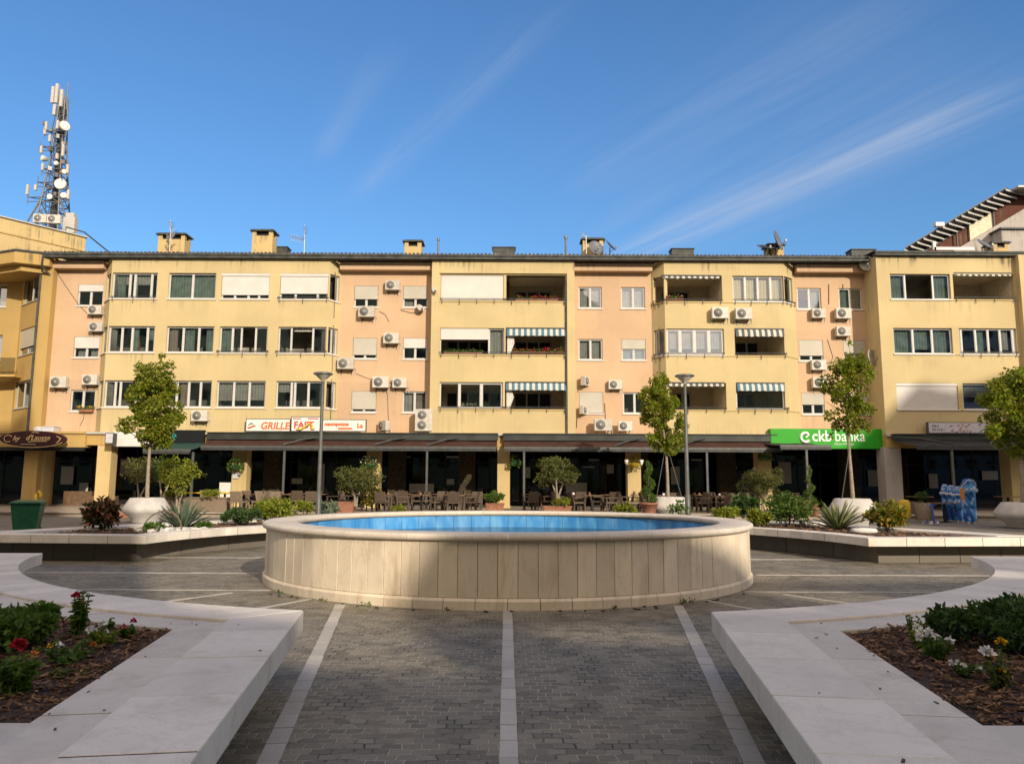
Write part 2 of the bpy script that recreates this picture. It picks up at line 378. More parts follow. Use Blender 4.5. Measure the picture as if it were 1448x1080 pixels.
# setts: coursed rows between the two inner strips, segmental arches outside them
def setts():
    t = NT('setts', 0.62, 0.35); v = t.obj()
    wv = t.noise(v, 3.2, 3, 0.5); wv2 = t.noise(v, 14.0, 2, 0.5)
    off = t.node('ShaderNodeVectorMath', operation='SUBTRACT'); t.l.new(wv.outputs['Color'], off.inputs[0]); off.inputs[1].default_value = (0.5, 0.5, 0.5)
    sc = t.node('ShaderNodeVectorMath', operation='SCALE'); t.l.new(off.outputs[0], sc.inputs[0]); sc.inputs['Scale'].default_value = 0.085
    off2 = t.node('ShaderNodeVectorMath', operation='SUBTRACT'); t.l.new(wv2.outputs['Color'], off2.inputs[0]); off2.inputs[1].default_value = (0.5, 0.5, 0.5)
    sc2 = t.node('ShaderNodeVectorMath', operation='SCALE'); t.l.new(off2.outputs[0], sc2.inputs[0]); sc2.inputs['Scale'].default_value = 0.022
    ad = t.node('ShaderNodeVectorMath', operation='ADD'); t.l.new(v, ad.inputs[0]); t.l.new(sc.outputs[0], ad.inputs[1])
    ad2 = t.node('ShaderNodeVectorMath', operation='ADD'); t.l.new(ad.outputs[0], ad2.inputs[0]); t.l.new(sc2.outputs[0], ad2.inputs[1])
    p = ad2.outputs[0]
    s = t.node('ShaderNodeSeparateXYZ'); t.l.new(p, s.inputs[0])
    W_, RR = 1.30, 0.92
    cx = t.math('MULTIPLY', t.math('SUBTRACT', t.math('FRACT', t.math('DIVIDE', s.outputs[0], W_)), 0.5), W_)
    arc = t.math('SQRT', t.math('SUBTRACT', RR * RR, t.math('MULTIPLY', cx, cx)))
    yy = t.math('SUBTRACT', s.outputs[1], arc)
    cb = t.node('ShaderNodeCombineXYZ'); t.l.new(s.outputs[0], cb.inputs[0]); t.l.new(yy, cb.inputs[1])
    def brick(vec):
        b = t.node('ShaderNodeTexBrick'); t.l.new(vec, b.inputs['Vector'])
        b.offset = 0.5; b.offset_frequency = 2; b.squash = 1.0
        for k, x in (('Scale', 1.0), ('Mortar Size', 0.0065), ('Mortar Smooth', 0.6), ('Bias', 0.0), ('Brick Width', 0.110), ('Row Height', 0.092)): b.inputs[k].default_value = x
        b.inputs['Color1'].default_value = (0, 0, 0, 1); b.inputs['Color2'].default_value = (1, 1, 1, 1); b.inputs['Mortar'].default_value = (0.5, 0.5, 0.5, 1)
        return b
    b1, b2 = brick(p), brick(cb.outputs[0])
    so_ = t.node('ShaderNodeSeparateXYZ'); t.l.new(v, so_.inputs[0])
    inner = t.math('LESS_THAN', t.math('ABSOLUTE', so_.outputs[0]), 2.15)
    tone = t.mix(inner, b2.outputs['Color'], b1.outputs['Color']); mort = t.math('ADD', t.math('MULTIPLY', inner, b1.outputs['Fac']), t.math('MULTIPLY', t.math('SUBTRACT', 1.0, inner), b2.outputs['Fac']))
    big = t.noise(v, 0.9, 5, 0.6).outputs[0]; fine = t.noise(v, 45, 4, 0.6).outputs[0]
    c = t.mix(tone, (0.140, 0.126, 0.090), (0.262, 0.238, 0.178))
    c = t.mix(t.math('MULTIPLY', t.ramp(big, 0.35, 0.75), 0.5), c, (0.12, 0.112, 0.095))
    c = t.mix(t.math('MULTIPLY', t.ramp(fine, 0.5, 0.8), 0.5), c, (0.16, 0.155, 0.14))
    sand = t.noise(v, 2.3, 4).outputs[0]
    mc = t.mix(t.ramp(sand, 0.38, 0.56), (0.030, 0.027, 0.020), (0.42, 0.365, 0.27))
    c = t.mix(t.ramp(mort, 0.25, 0.9), c, mc); t.color(c)
    h = t.math('ADD', t.math('MULTIPLY', t.math('SUBTRACT', 1.0, mort), 1.0), t.math('MULTIPLY', fine, 0.22))
    t.bump(t.math('ADD', h, t.math('MULTIPLY', wv2.outputs[0], 0.5)), 0.75, 0.016)
    t.put(t.b.inputs['Roughness'], t.math('ADD', t.math('MULTIPLY', fine, 0.35), 0.42))
setts()
def asphalt():
    t = NT('ground_grey', 0.85, 0.2); v = t.obj()
    a = t.noise(v, 0.4, 5).outputs[0]; b = t.noise(v, 40, 3).outputs[0]
    t.color(t.mix(t.ramp(a, 0.3, 0.7), (0.085, 0.08, 0.075), (0.12, 0.115, 0.105))); t.bump(b, 0.3, 0.01)
asphalt()
def paving():
    t = NT('plaza_paving', 0.75, 0.3); v = t.obj()
    b = t.node('ShaderNodeTexBrick'); t.l.new(v, b.inputs['Vector'])
    for k, x in (('Scale', 1.0), ('Mortar Size', 0.008), ('Mortar Smooth', 0.3), ('Brick Width', 0.6), ('Row Height', 0.4)): b.inputs[k].default_value = x
    b.inputs['Color1'].default_value = (0.15, 0.14, 0.125, 1); b.inputs['Color2'].default_value = (0.21, 0.195, 0.17, 1); b.inputs['Mortar'].default_value = (0.07, 0.06, 0.05, 1)
    n = t.noise(v, 0.7, 5).outputs[0]
    t.color(t.mix(1.0, b.outputs['Color'], t.mix(n, (0.75,) * 3, (1.2,) * 3), 'MULTIPLY')); t.bump(b.outputs['Fac'], -0.3, 0.01)
paving()
# ---------------------------------------------------------------- mesh helpers
class MB:
    """collects shapes, then links them as ONE mesh object"""
    def __init__(s): s.v, s.f, s.mi, s.sm, s.cur, s.smooth = [], [], [], [], 0, False
    def add(s, vs, fs, smooth=None):
        o = len(s.v); s.v.extend(tuple(map(float, p)) for p in vs)
        sm = s.smooth if smooth is None else smooth
        for f in fs: s.f.append(tuple(i + o for i in f)); s.mi.append(s.cur); s.sm.append(sm)
        return s
    def box(s, x0, x1, y0, y1, z0, z1):
        return s.add([(x0, y0, z0), (x1, y0, z0), (x1, y1, z0), (x0, y1, z0), (x0, y0, z1), (x1, y0, z1), (x1, y1, z1), (x0, y1, z1)],
                     [(0, 3, 2, 1), (4, 5, 6, 7), (0, 1, 5, 4), (1, 2, 6, 5), (2, 3, 7, 6), (3, 0, 4, 7)], False)
    def hexa(s, b, t):           # eight corners: four below, four above (counter-clockwise)
        return s.add(list(b) + list(t), [(0, 3, 2, 1), (4, 5, 6, 7), (0, 1, 5, 4), (1, 2, 6, 5), (2, 3, 7, 6), (3, 0, 4, 7)], False)
    def obox(s, c, dx, dy, dz, rz=0, rx=0, ry=0):
        M = Matrix.Translation(c) @ Matrix.Rotation(rz, 4, 'Z') @ Matrix.Rotation(ry, 4, 'Y') @ Matrix.Rotation(rx, 4, 'X')
        P = [M @ Vector((a * dx / 2, b * dy / 2, e * dz / 2)) for e in (-1, 1) for a, b in ((-1, -1), (1, -1), (1, 1), (-1, 1))]
        return s.hexa(P[:4], P[4:])
    def prism(s, poly, z0, z1, smooth=False):   # plan polygon, counter-clockwise
        n = len(poly)
        s.add([(p[0], p[1], z0) for p in poly] + [(p[0], p[1], z1) for p in poly],
              [tuple(range(n - 1, -1, -1)), tuple(range(n, 2 * n))], False)
        o = len(s.v) - 2 * n
        for i in range(n):
            j = (i + 1) % n
            s.f.append((o + i, o + j, o + n + j, o + n + i)); s.mi.append(s.cur); s.sm.append(smooth)
        return s
    def tube(s, pts, rad, n=8, caps=True, smooth=True):
        pts = [Vector(p) for p in pts]; m = len(pts)
        if not hasattr(rad, '__len__'): rad = [rad] * m
        vs, fs = [], []
        for i, p in enumerate(pts):
            d = (pts[min(i + 1, m - 1)] - pts[max(i - 1, 0)]).normalized()
            a = d.orthogonal() if abs(d.z) < 0.9 else Vector((1, 0, 0)) - d * d.x
            a.normalize()
            if i and abs(d.dot(prev_d)) > 0.2:
                a = (pa - d * pa.dot(d)).normalized()
            b = d.cross(a); pa, prev_d = a, d
            for k in range(n):
                t = 2 * math.pi * k / n; vs.append(p + (a * math.cos(t) + b * math.sin(t)) * rad[i])
        for i in range(m - 1):
            for k in range(n):
                j = (k + 1) % n; fs.append((i * n + k, i * n + j, (i + 1) * n + j, (i + 1) * n + k))
        s.add(vs, fs, smooth)
        if caps: s.add(vs[:n], [tuple(range(n - 1, -1, -1))], False); s.add(vs[-n:], [tuple(range(n))], False)
        return s
    def lathe(s, prof, c=(0, 0, 0), n=32, smooth=True, sx=1, sy=1):
        vs, fs = [], []; m = len(prof)
        for k in range(n):
            t = 2 * math.pi * k / n
            for r, z in prof: vs.append((c[0] + r * math.cos(t) * sx, c[1] + r * math.sin(t) * sy, c[2] + z))
        for k in range(n):
            j = (k + 1) % n
            for i in range(m - 1): fs.append((k * m + i, j * m + i, j * m + i + 1, k * m + i + 1))
        s.add(vs, fs, smooth)
        for idx, rev in ((0, True), (m - 1, False)):
            if prof[idx][0] > 1e-4:
                ring = [k * m + idx for k in range(n)]
                s.add([vs[i] for i in ring], [tuple(range(n))[::-1] if rev else tuple(range(n))], False)
        return s
    def build(s, name, mat, parent=None, bev=0, seg=2):
        me = bpy.data.meshes.new(name); me.from_pydata(s.v, [], s.f)
        for m in (mat if isinstance(mat, (list, tuple)) else [mat]): me.materials.append(MATS[m])
        me.polygons.foreach_set('material_index', s.mi); me.polygons.foreach_set('use_smooth', s.sm); me.update()
        o = bpy.data.objects.new(name, me); COL.objects.link(o)
        if parent is not None: o.parent = parent
        if bev:
            b = o.modifiers.new('bevel', 'BEVEL'); b.width = bev; b.segments = seg; b.limit_method = 'ANGLE'; b.angle_limit = R(40)
        return o

def tag(o, label=None, cat=None, group=None, kind=None):
    if label: o['label'] = label
    if cat: o['category'] = cat
    if group: o['group'] = group
    if kind: o['kind'] = kind
    return o
def thing(name, label, cat, loc=(0, 0, 0), rz=0, group=None):
    o = bpy.data.objects.new(name, None); COL.objects.link(o); o.location = loc; o.rotation_euler = (0, 0, rz); o.empty_display_size = 0.2
    return tag(o, label, cat, group)
KIDS = {}
def dup(root, loc, rz=0, label=None, scale=1):
    r = root.copy(); COL.objects.link(r); r.location = loc; r.rotation_euler = (0, 0, rz); r.scale = (scale,) * 3
    if label: r['label'] = label
    for ch in root.children:
        c = ch.copy(); COL.objects.link(c); c.parent = r
        for g in ch.children:
            d = g.copy(); COL.objects.link(d); d.parent = c
    return r

def leaves_mesh(name, P, N, L, Wd, mat, parent, fold=0.25, droop=0.15):
    """P points (n,3), N directions each leaf grows along, L/W sizes: one folded, pointed leaf of six faces-corners per point"""
    n = len(P)
    N = N / np.maximum(np.linalg.norm(N, axis=1, keepdims=True), 1e-6)
    up = rng.normal(size=(n, 3)) * 0.7 + np.array([0, 0, 1.0])
    A = np.cross(N, up); A /= np.maximum(np.linalg.norm(A, axis=1, keepdims=True), 1e-6)
    B = np.cross(A, N)
    L = np.broadcast_to(L, (n,))[:, None]; Wd = np.broadcast_to(Wd, (n,))[:, None]
    base = P; tip = P + N * L - B * L * droop
    m1 = P + N * L * 0.33 + A * Wd * 0.5 + B * Wd * fold; m2 = P + N * L * 0.33 - A * Wd * 0.5 + B * Wd * fold
    q1 = P + N * L * 0.72 + A * Wd * 0.38 + B * Wd * fold * 0.6; q2 = P + N * L * 0.72 - A * Wd * 0.38 + B * Wd * fold * 0.6
    V = np.stack([base, m1, q1, tip, q2, m2], 1).reshape(-1, 3)
    k = np.arange(n) * 6
    Fq = np.concatenate([np.stack([k, k + 1, k + 2, k + 3], 1), np.stack([k, k + 3, k + 4, k + 5], 1)])
    me = bpy.data.meshes.new(name)
    me.vertices.add(len(V)); me.vertices.foreach_set('co', V.astype(np.float32).ravel())
    me.loops.add(Fq.size); me.loops.foreach_set('vertex_index', Fq.astype(np.int32).ravel())
    me.polygons.add(len(Fq)); me.polygons.foreach_set('loop_start', np.arange(0, Fq.size, 4, dtype=np.int32))
    me.update(calc_edges=True); me.validate()
    me.materials.append(MATS[mat])
    o = bpy.data.objects.new(name, me); COL.objects.link(o); o.parent = parent
    return o

def text_mesh(txt, size, mat, parent, name='lettering', shear=0.0, bold=0.0, sx=1.0, space=1.0, fit=None):
    cu = bpy.data.curves.new(name, 'FONT'); cu.body = txt; cu.size = size; cu.shear = shear; cu.offset = bold; cu.extrude = 0.006
    cu.align_x = 'LEFT'; cu.space_character = space; cu.resolution_u = 3
    tmp = bpy.data.objects.new(name, cu); COL.objects.link(tmp)
    bpy.context.view_layer.update()
    me = bpy.data.meshes.new_from_object(tmp.evaluated_get(bpy.context.evaluated_depsgraph_get()))
    bpy.data.objects.remove(tmp); bpy.data.curves.remove(cu)
    me.name = name; me.materials.clear(); me.materials.append(MATS[mat])
    o = bpy.data.objects.new(name, me); COL.objects.link(o); o.parent = parent
    if fit: xs_ = [v.co.x for v in me.vertices]; sx = fit / (max(xs_) - min(xs_))
    o.scale = (sx, 1, 1); o.rotation_euler = (R(90), 0, 0)
    return o

# ---------------------------------------------------------------- ground
TER = 0.20                                      # café terrace level
g = MB(); g.add([(-900, -900, -0.03), (900, -900, -0.03), (900, 900, -0.03), (-900, 900, -0.03)], [(0, 1, 2, 3)])
tag(g.build('ground', 'ground_grey'), kind='structure')
g = MB(); g.add([(-44, -24, -0.012), (44, -24, -0.012), (44, 34, -0.012), (-44, 34, -0.012)], [(0, 1, 2, 3)])
tag(g.build('plaza', 'plaza_paving'), kind='structure')
g = MB(); g.add([(-16, -6, 0.0), (16, -6, 0.0), (16, 24.5, 0.0), (-16, 24.5, 0.0)], [(0, 1, 2, 3)])
tag(g.build('cobbled_paving', 'setts'), kind='structure')
g = MB(); g.box(-34, 46, 33.0, 47, -0.1, TER - 0.05); g.box(-34, 46, 32.9, 47.02, TER - 0.05, TER)
tag(g.build('terrace', 'terrace_stone'), kind='structure')

# light stone strips set into the setts
FC = (0.0, 13.3)                                # fountain centre
st = MB()
def strip(p, q, w, z=0.004, step=0.28):
    p, q = Vector((*p, 0)), Vector((*q, 0)); d = (q - p); L = d.length; d.normalize(); nrm = Vector((-d.y, d.x, 0)) * (w / 2)
    k = int(L / step)
    for i in range(k):
        a = p + d * (i * L / k + 0.004); b = p + d * ((i + 1) * L / k - 0.004); jz = z + random.uniform(0, 0.003); jw = random.uniform(0.94, 1.04)
        c4 = [a - nrm * jw, b - nrm * jw, b + nrm * jw, a + nrm * jw]
        st.hexa([(v.x, v.y, -0.01) for v in c4], [(v.x, v.y, jz) for v in c4])
strip((0.02, -1), (0, 9.33), 0.105)
strip((-0.60, -0.4), (-2.06, 9.75), 0.12); strip((0.66, -0.4), (2.10, 9.75), 0.12)
for sx in (-1, 1):
    strip((sx * 4.1, 13.0), (sx * 15, 13.0), 0.10); strip((sx * 3.3, 11.0), (sx * 7.2, 11.0), 0.075); strip((sx * 3.3, 15.6), (sx * 15, 15.6), 0.11)
    strip((sx * 4.75, 9.3), (sx * 3.75, 10.75), 0.07); strip((sx * 3.35, 8.75), (sx * 2.55, 10.2), 0.07)
    strip((sx * 2.1, 16.7), (sx * 2.0, 23), 0.12)
strip((0, 17.3), (0, 23), 0.105)
tag(st.build('paving_strips', 'strip_stone'), kind='structure')

# ---------------------------------------------------------------- fountain
RO, RI, ZR = 3.98, 3.47, 0.885
ft = thing('fountain', 'large round marble fountain with blue lined basin in the middle of the square', 'fountain', (FC[0], FC[1], 0))
b = MB(); NP = 102
for k in range(NP):
    a0, a1 = 2 * math.pi * (k + 0.012) / NP, 2 * math.pi * (k + 0.988) / NP
    jr = random.uniform(-0.003, 0.003); r0, r1 = 3.80, RO - 0.055 + jr
    c = [(r1 * math.cos(a0), r1 * math.sin(a0)), (r1 * math.cos(a1), r1 * math.sin(a1)), (r0 * math.cos(a1), r0 * math.sin(a1)), (r0 * math.cos(a0), r0 * math.sin(a0))]
    b.hexa([(x, y, 0.135) for x, y in c], [(x, y, ZR - 0.085) for x, y in c])
b.build('wall_panel', 'fountain_stone', ft, 0.004, 1)
b = MB(); b.lathe([(3.805, 0.0), (3.905, 0.0), (3.905, ZR - 0.09), (3.805, ZR - 0.09), (3.805, 0)], n=160, smooth=False); b.build('core', 'stone_block', ft)
b = MB(); NS = 64
for k in range(NS):
    a0, a1 = 2 * math.pi * (k + 0.01) / NS, 2 * math.pi * (k + 0.99) / NS
    r0, r1 = 3.82, RO - 0.026
    pts = []
    for (r, z) in ((r0, 0), (r1, 0), (r1, 0.10), (r1 - 0.028, 0.132), (r0, 0.132)):
        pts.append((r, z))
    vs = [(r * math.cos(a), r * math.sin(a), z) for a in (a0, (a0 + a1) / 2, a1) for r, z in pts]
    fs = [(i + 5 * j, i + 5 * j + 5, (i + 1) % 5 + 5 * j + 5, (i + 1) % 5 + 5 * j) for j in (0, 1) for i in range(5)] + [(0, 1, 2, 3, 4), (14, 13, 12, 11, 10)]
    b.add(vs, fs)
b.build('plinth', 'fountain_stone', ft)
b = MB(); NC = 40
prof = [(RI, ZR - 0.085), (RO - 0.03, ZR - 0.085), (RO - 0.005, ZR - 0.075), (RO + 0.006, ZR - 0.055), (RO + 0.006, ZR - 0.026), (RO - 0.006, ZR - 0.007), (RO - 0.03, ZR), (RI + 0.02, ZR), (RI, ZR - 0.015)]
for k in range(NC):
    a0, a1 = 2 * math.pi * (k + 0.003) / NC, 2 * math.pi * (k + 0.997) / NC; m = len(prof); J = 6
    vs = [(r * math.cos(a0 + (a1 - a0) * j / J), r * math.sin(a0 + (a1 - a0) * j / J), z) for j in range(J + 1) for r, z in prof]
    fs = [(i + m * j, i + m * j + m, (i + 1) % m + m * j + m, (i + 1) % m + m * j) for j in range(J) for i in range(m)]
    b.add(vs, fs, True); b.add([vs[i] for i in range(m)], [tuple(range(m))], False); b.add(vs[-m:], [tuple(range(m))[::-1]], False)
o = b.build('coping', 'rim_stone', ft)
b = MB(); NB = 56
for k in range(NB):
    a0, a1 = 2 * math.pi * (k + 0.008) / NB, 2 * math.pi * (k + 0.992) / NB
    vs = [(r * math.cos(a), r * math.sin(a), z) for z in (0.1, ZR - 0.09) for r, a in ((3.50, a0), (3.50, a1), (3.56, a1), (3.56, a0))]
    b.hexa(vs[:4], vs[4:])
b.build('basin_lining', 'pool_tile', ft)
b = MB(); b.lathe([(0.0, 0.13), (3.62, 0.13)], n=96, smooth=False); b.build('basin_floor', 'pool_tile', ft)
b = MB(); b.lathe([(3.505, 0.55), (0.0, 0.55)], n=128, smooth=False); b.v = b.v[:256]; b.f, b.mi, b.sm = [tuple(range(0, 256, 2))], [0], [False]; b.build('water', 'pool_water', ft)
b = MB(); b.lathe([(0.03, 0.1), (0.03, 0.60), (0.018, 0.63), (0.018, 0.66), (0.0, 0.66)], n=12); b.build('nozzle', 'steel', ft)

# ---------------------------------------------------------------- planters (four, round the fountain)
ZC = 0.50                                        # top of the bench slab
def arc_pts(cx, cy, r, a0, a1, n): return [(cx + r * math.cos(a0 + (a1 - a0) * i / n), cy + r * math.sin(a0 + (a1 - a0) * i / n)) for i in range(n + 1)]
def off_line(p, q, d):                           # the line p-q moved d to its left
    u = Vector((q[0] - p[0], q[1] - p[1])).normalized(); nrm = Vector((-u.y, u.x)) * d
    return (p[0] + nrm.x, p[1] + nrm.y), (q[0] + nrm.x, q[1] + nrm.y)
def meet_circle(p, q, c, r, near):               # point where the line p-q meets a circle, the one nearest to `near`
    d = Vector((q[0] - p[0], q[1] - p[1])); f = Vector((p[0] - c[0], p[1] - c[1]))
    A, B, Cc = d.dot(d), 2 * f.dot(d), f.dot(f) - r * r
    ds = math.sqrt(max(B * B - 4 * A * Cc, 0)); best = None
    for t in ((-B - ds) / (2 * A), (-B + ds) / (2 * A)):
        P = (p[0] + d.x * t, p[1] + d.y * t)
        if best is None or math.dist(P, near) < math.dist(best, near): best = P
    return best
def meet(p, q, r_, s_):
    d1 = Vector((q[0] - p[0], q[1] - p[1])); d2 = Vector((s_[0] - r_[0], s_[1] - r_[1]))
    t = ((r_[0] - p[0]) * d2.y - (r_[1] - p[1]) * d2.x) / (d1.x * d2.y - d1.y * d2.x)
    return (p[0] + d1.x * t, p[1] + d1.y * t)
def planter(sx, sy, label, RC, corner, side_end, tip, out_end, w1, w2, soil_limit):
    """built in the (+x,-y) quadrant sense, mirrored by sx, sy about the fountain. corner: inner corner by the front gap; side runs corner->side_end,
    the arc corner->tip has radius RC, the other side runs tip->out_end. w1 slab width, w2 to the soil edge."""
    root = thing('planter', label, 'planter', (FC[0], FC[1], 0), 0, 'marble bench planters round the fountain')
    def M(p, z): return (p[0] * sx, p[1] * sy, z)
    SG = 1 if corner[1] < 0 else -1
    a_c = math.atan2(corner[1], corner[0]); a_t = math.atan2(tip[1], tip[0])
    def outline(d):                               # inner outline offset inwards by d
        l1 = off_line(side_end, corner, -d * SG); l2 = off_line(tip, out_end, -d * SG); r = RC + d
        c = meet_circle(*l1, (0, 0), r, corner); t = meet_circle(*l2, (0, 0), r, tip)
        ac, at_ = math.atan2(c[1], c[0]), math.atan2(t[1], t[0])
        return l1, c, arc_pts(0, 0, r, ac, at_, 24), t, l2
    def slabs(mb, d0, d1, z0, z1, step, gap=0.0042):
        A, Bn = outline(d0), outline(d1)
        def quad(p0, p1, p2, p3):
            P = [p0, p1, p2, p3]
            # shoelace sign after mirroring
            area = sum(P[i][0] * P[(i + 1) % 4][1] - P[(i + 1) % 4][0] * P[i][1] for i in range(4)) * sx * sy
            if area < 0: P = P[::-1]
            mb.hexa([M(p, z0) for p in P], [M(p, z1 + mb.jit) for p in P])
        def lerp(p, q, t): return (p[0] + (q[0] - p[0]) * t, p[1] + (q[1] - p[1]) * t)
        def run(p0, p1, q0, q1):                  # a straight course
            L = math.dist(p0, p1); LQ = math.dist(q0, q1); k = max(1, round(L / step)); g_ = gap / L   # square joints, mitred only at p1
            tq = lambda t: min(t * L, LQ) / LQ if t < .999 - g_ else 1.0
            for i in range(k):
                mb.jit = random.uniform(-0.0015, 0.0015); t0, t1 = i / k + g_, (i + 1) / k - (g_ if i < k - 1 else 0)
                quad(lerp(p0, p1, t0), lerp(p0, p1, t1), lerp(q0, q1, tq(t1)), lerp(q0, q1, tq(t0)))
        run(A[0][0], A[1], Bn[0][0], Bn[1])
        arc0, arc1 = A[2], Bn[2]; n = len(arc0) - 1; k = 6
        for i in range(0, n, n // k):
            mb.jit = random.uniform(-0.0015, 0.0015)
            for j in range(i, i + n // k):
                e0 = 0.014 if j == i else 0; e1 = 0.014 if j == i + n // k - 1 else 0
                quad(lerp(arc0[j], arc0[j + 1], e0), lerp(arc0[j], arc0[j + 1], 1 - e1), lerp(arc1[j], arc1[j + 1], 1 - e1), lerp(arc1[j], arc1[j + 1], e0))
        run(A[4][1], A[3], Bn[4][1], Bn[3])
    mb = MB(); slabs(mb, 0.0, w1, ZC - 0.155, ZC, 0.76); mb.build('bench_slab', 'bench_stone', root, 0.007, 2)
    mb = MB(); slabs(mb, w1 + 0.003, w2, ZC - 0.155, ZC - 0.022, 1.15); mb.build('inner_kerb', 'kerb_stone', root, 0.006, 2)
    mb = MB(); slabs(mb, 0.008, w1 - 0.008, ZC - 0.150, ZC - 0.0035, 99); slabs(mb, w1 + .01, w2 - 0.010, ZC - 0.150, ZC - 0.0255, 99); mb.build('joint_mortar', 'joint_mortar', root)
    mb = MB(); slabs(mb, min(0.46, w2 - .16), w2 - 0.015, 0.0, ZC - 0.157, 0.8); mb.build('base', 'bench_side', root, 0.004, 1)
    _, c, arc, t, l2 = outline(w2 - 0.01); l1 = outline(w2 - 0.01)[0]
    se = l1[0]; oe = l2[1]
    return root, M, (se, c, arc, t, oe)

def soil_part(root, M, ring, z, sx, sy, cut=None):
    P = list(ring)
    area = sum(P[i][0] * P[(i + 1) % len(P)][1] - P[(i + 1) % len(P)][0] * P[i][1] for i in range(len(P))) * sx * sy
    if area < 0: P = P[::-1]
    mb = MB(); mb.prism([M(p, 0)[:2] for p in P], 0.05, z); o = mb.build('soil', 'soil', root)
    return [M(p, z) for p in P]

def inside(p, poly):
    r = False; n = len(poly)
    for i in range(n):
        a, b_ = poly[i], poly[(i + 1) % n]
        if (a[1] > p[1]) != (b_[1] > p[1]) and p[0] < (b_[0] - a[0]) * (p[1] - a[1]) / (b_[1] - a[1]) + a[0]: r = not r
    return r

def chips(root, poly, z, n, size, seed):
    r_ = random.Random(seed); mb = MB(); xs = [p[0] for p in poly]; ys = [p[1] for p in poly]; k = 0
    lim = 4.6 if n > 5000 else 99; c0 = min(poly, key=lambda p: abs(p[0]) - p[1] * 0.2)
    while k < n:
        p = (r_.uniform(min(xs), max(xs)), r_.uniform(min(ys), max(ys)))
        if not inside(p, poly) or abs(p[0]) > 2.0 + lim: continue
        k += 1; s_ = size * r_.uniform(0.25, 1.35)
        mb.obox((p[0], p[1], z + r_.uniform(0.0, 0.026) + 0.012 * math.sin(p[0] * 5.1) * math.sin(p[1] * 4.3)), s_, s_ * r_.uniform(0.10, 0.34), s_ * 0.10, r_.uniform(0, 6.3), r_.uniform(-0.8, 0.8), r_.uniform(-0.45, 0.45))
    tag(mb.build('bark_mulch', 'chip', root), kind='stuff')
# near planters (in front, left and right), far planters (behind, left and right)
SOIL = {}
def seam_course(mb, A, B, z0, z1, step, sx):
    """stone course between two plan polylines of equal length"""
    for (a0, a1), (b0, b1) in zip(zip(A, A[1:]), zip(B, B[1:])):
        L = math.dist(a0, a1); k = max(1, round(L / step)); g_ = 0.003 / max(L, 0.1)
        for i in range(k):
            t0, t1 = i / k + g_, (i + 1) / k - g_; jit = random.uniform(-0.0015, 0.0015)
            l = lambda p, q, t: (p[0] + (q[0] - p[0]) * t, p[1] + (q[1] - p[1]) * t)
            P = [l(a0, a1, t0), l(a0, a1, t1), l(b0, b1, t1), l(b0, b1, t0)]
            P = [(p[0] * sx, p[1]) for p in P]
            ar = sum(P[j][0] * P[(j + 1) % 4][1] - P[(j + 1) % 4][0] * P[j][1] for j in range(4))
            if ar < 0: P = P[::-1]
            mb.hexa([(x, y, z0) for x, y in P], [(x, y, z1 + jit) for x, y in P])
# measured sideways from the axis and along it from a point just off the fountain's centre
NEAR = dict(RC=6.72, corner=(1.60, -6.53), side_end=(0.93, -11.3), tip=(6.45, -1.78), out_end=(13.5, -1.78))
FAR = dict(RC=6.72, corner=(1.75, 6.49), side_end=(1.9, 10.4), tip=(6.66, 0.66), out_end=(10.4, 0.92))
def make_planter(key, sx, label, spec, w1, w2, oy, close, cut_y, zs, nchips, csize, seed):
    root, M, (se, c, arc, t, oe) = planter(sx, 1, label, spec['RC'], spec['corner'], spec['side_end'], spec['tip'], spec['out_end'], w1, w2, None)
    root.location = (FC[0], FC[1] + oy, 0)
    if cut_y is not None: se = meet(se, c, (0, cut_y), (1, cut_y))
    ring = [se, c] + arc[1:-1] + [t, oe] + close
    poly = soil_part(root, M, ring, zs, sx, 1)
    chips(root, [p[:2] for p in poly], zs, nchips, csize, seed)
    SOIL[key] = [(p[0], p[1] + FC[1] + oy) for p in poly]
    return root, se
for key, sx, lab in (('near_left', -1, 'marble bench planter with red geraniums in the left foreground'), ('near_right', 1, 'marble bench planter with white flowers in the right foreground')):
    r_, se = make_planter(key, sx, lab, NEAR, 0.50, 0.82, -0.55, [(13.4, -3.4), (13.4, -9.30)], -9.30, ZC - 0.05, 15000, 0.046, 3 + sx)
    mb = MB(); seam_course(mb, [(se[0] - 0.02, -9.30), (13.4, -9.30)], [(se[0] - 0.10, -9.84), (13.4, -9.84)], ZC - 0.155, ZC - 0.022, 1.2, sx); mb.build('inner_kerb', 'kerb_stone', r_, 0.006, 2)
    mb = MB(); seam_course(mb, [(se[0] - 0.40, -9.846), (13.4, -9.846)], [(se[0] - 0.54, -10.9), (13.4, -10.9)], ZC - 0.155, ZC - 0.003, 1.3, sx); mb.build('bench_slab', 'bench_stone', r_, 0.010, 2)
BACK_IN = [(9.2, 2.55), (8.1, 4.35), (7.4, 5.55), (5.2, 8.25), (2.9, 10.3)]
BACK_OUT = [(9.75, 2.9), (8.75, 4.75), (8.0, 6.0), (5.6, 8.75), (3.1, 10.75)]
for key, sx, lab in (('far_left', -1, 'marble bench planter with grey agave and dark hedge behind the fountain on the left'), ('far_right', 1, 'marble bench planter with striped agave and orange bush behind the fountain on the right')):
    r_, se = make_planter(key, sx, lab, FAR, 0.42, 0.64, 0.55, BACK_IN, 10.2, ZC - 0.06, 1800, 0.08, 11 + sx)
    A = [(9.62, 1.50)] + BACK_IN; B = [(10.4, 1.56)] + BACK_OUT
    mb = MB(); seam_course(mb, A, B, 0.0, ZC - 0.004, 0.9, sx); mb.build('back_kerb', 'bench_stone', r_, 0.01, 2)
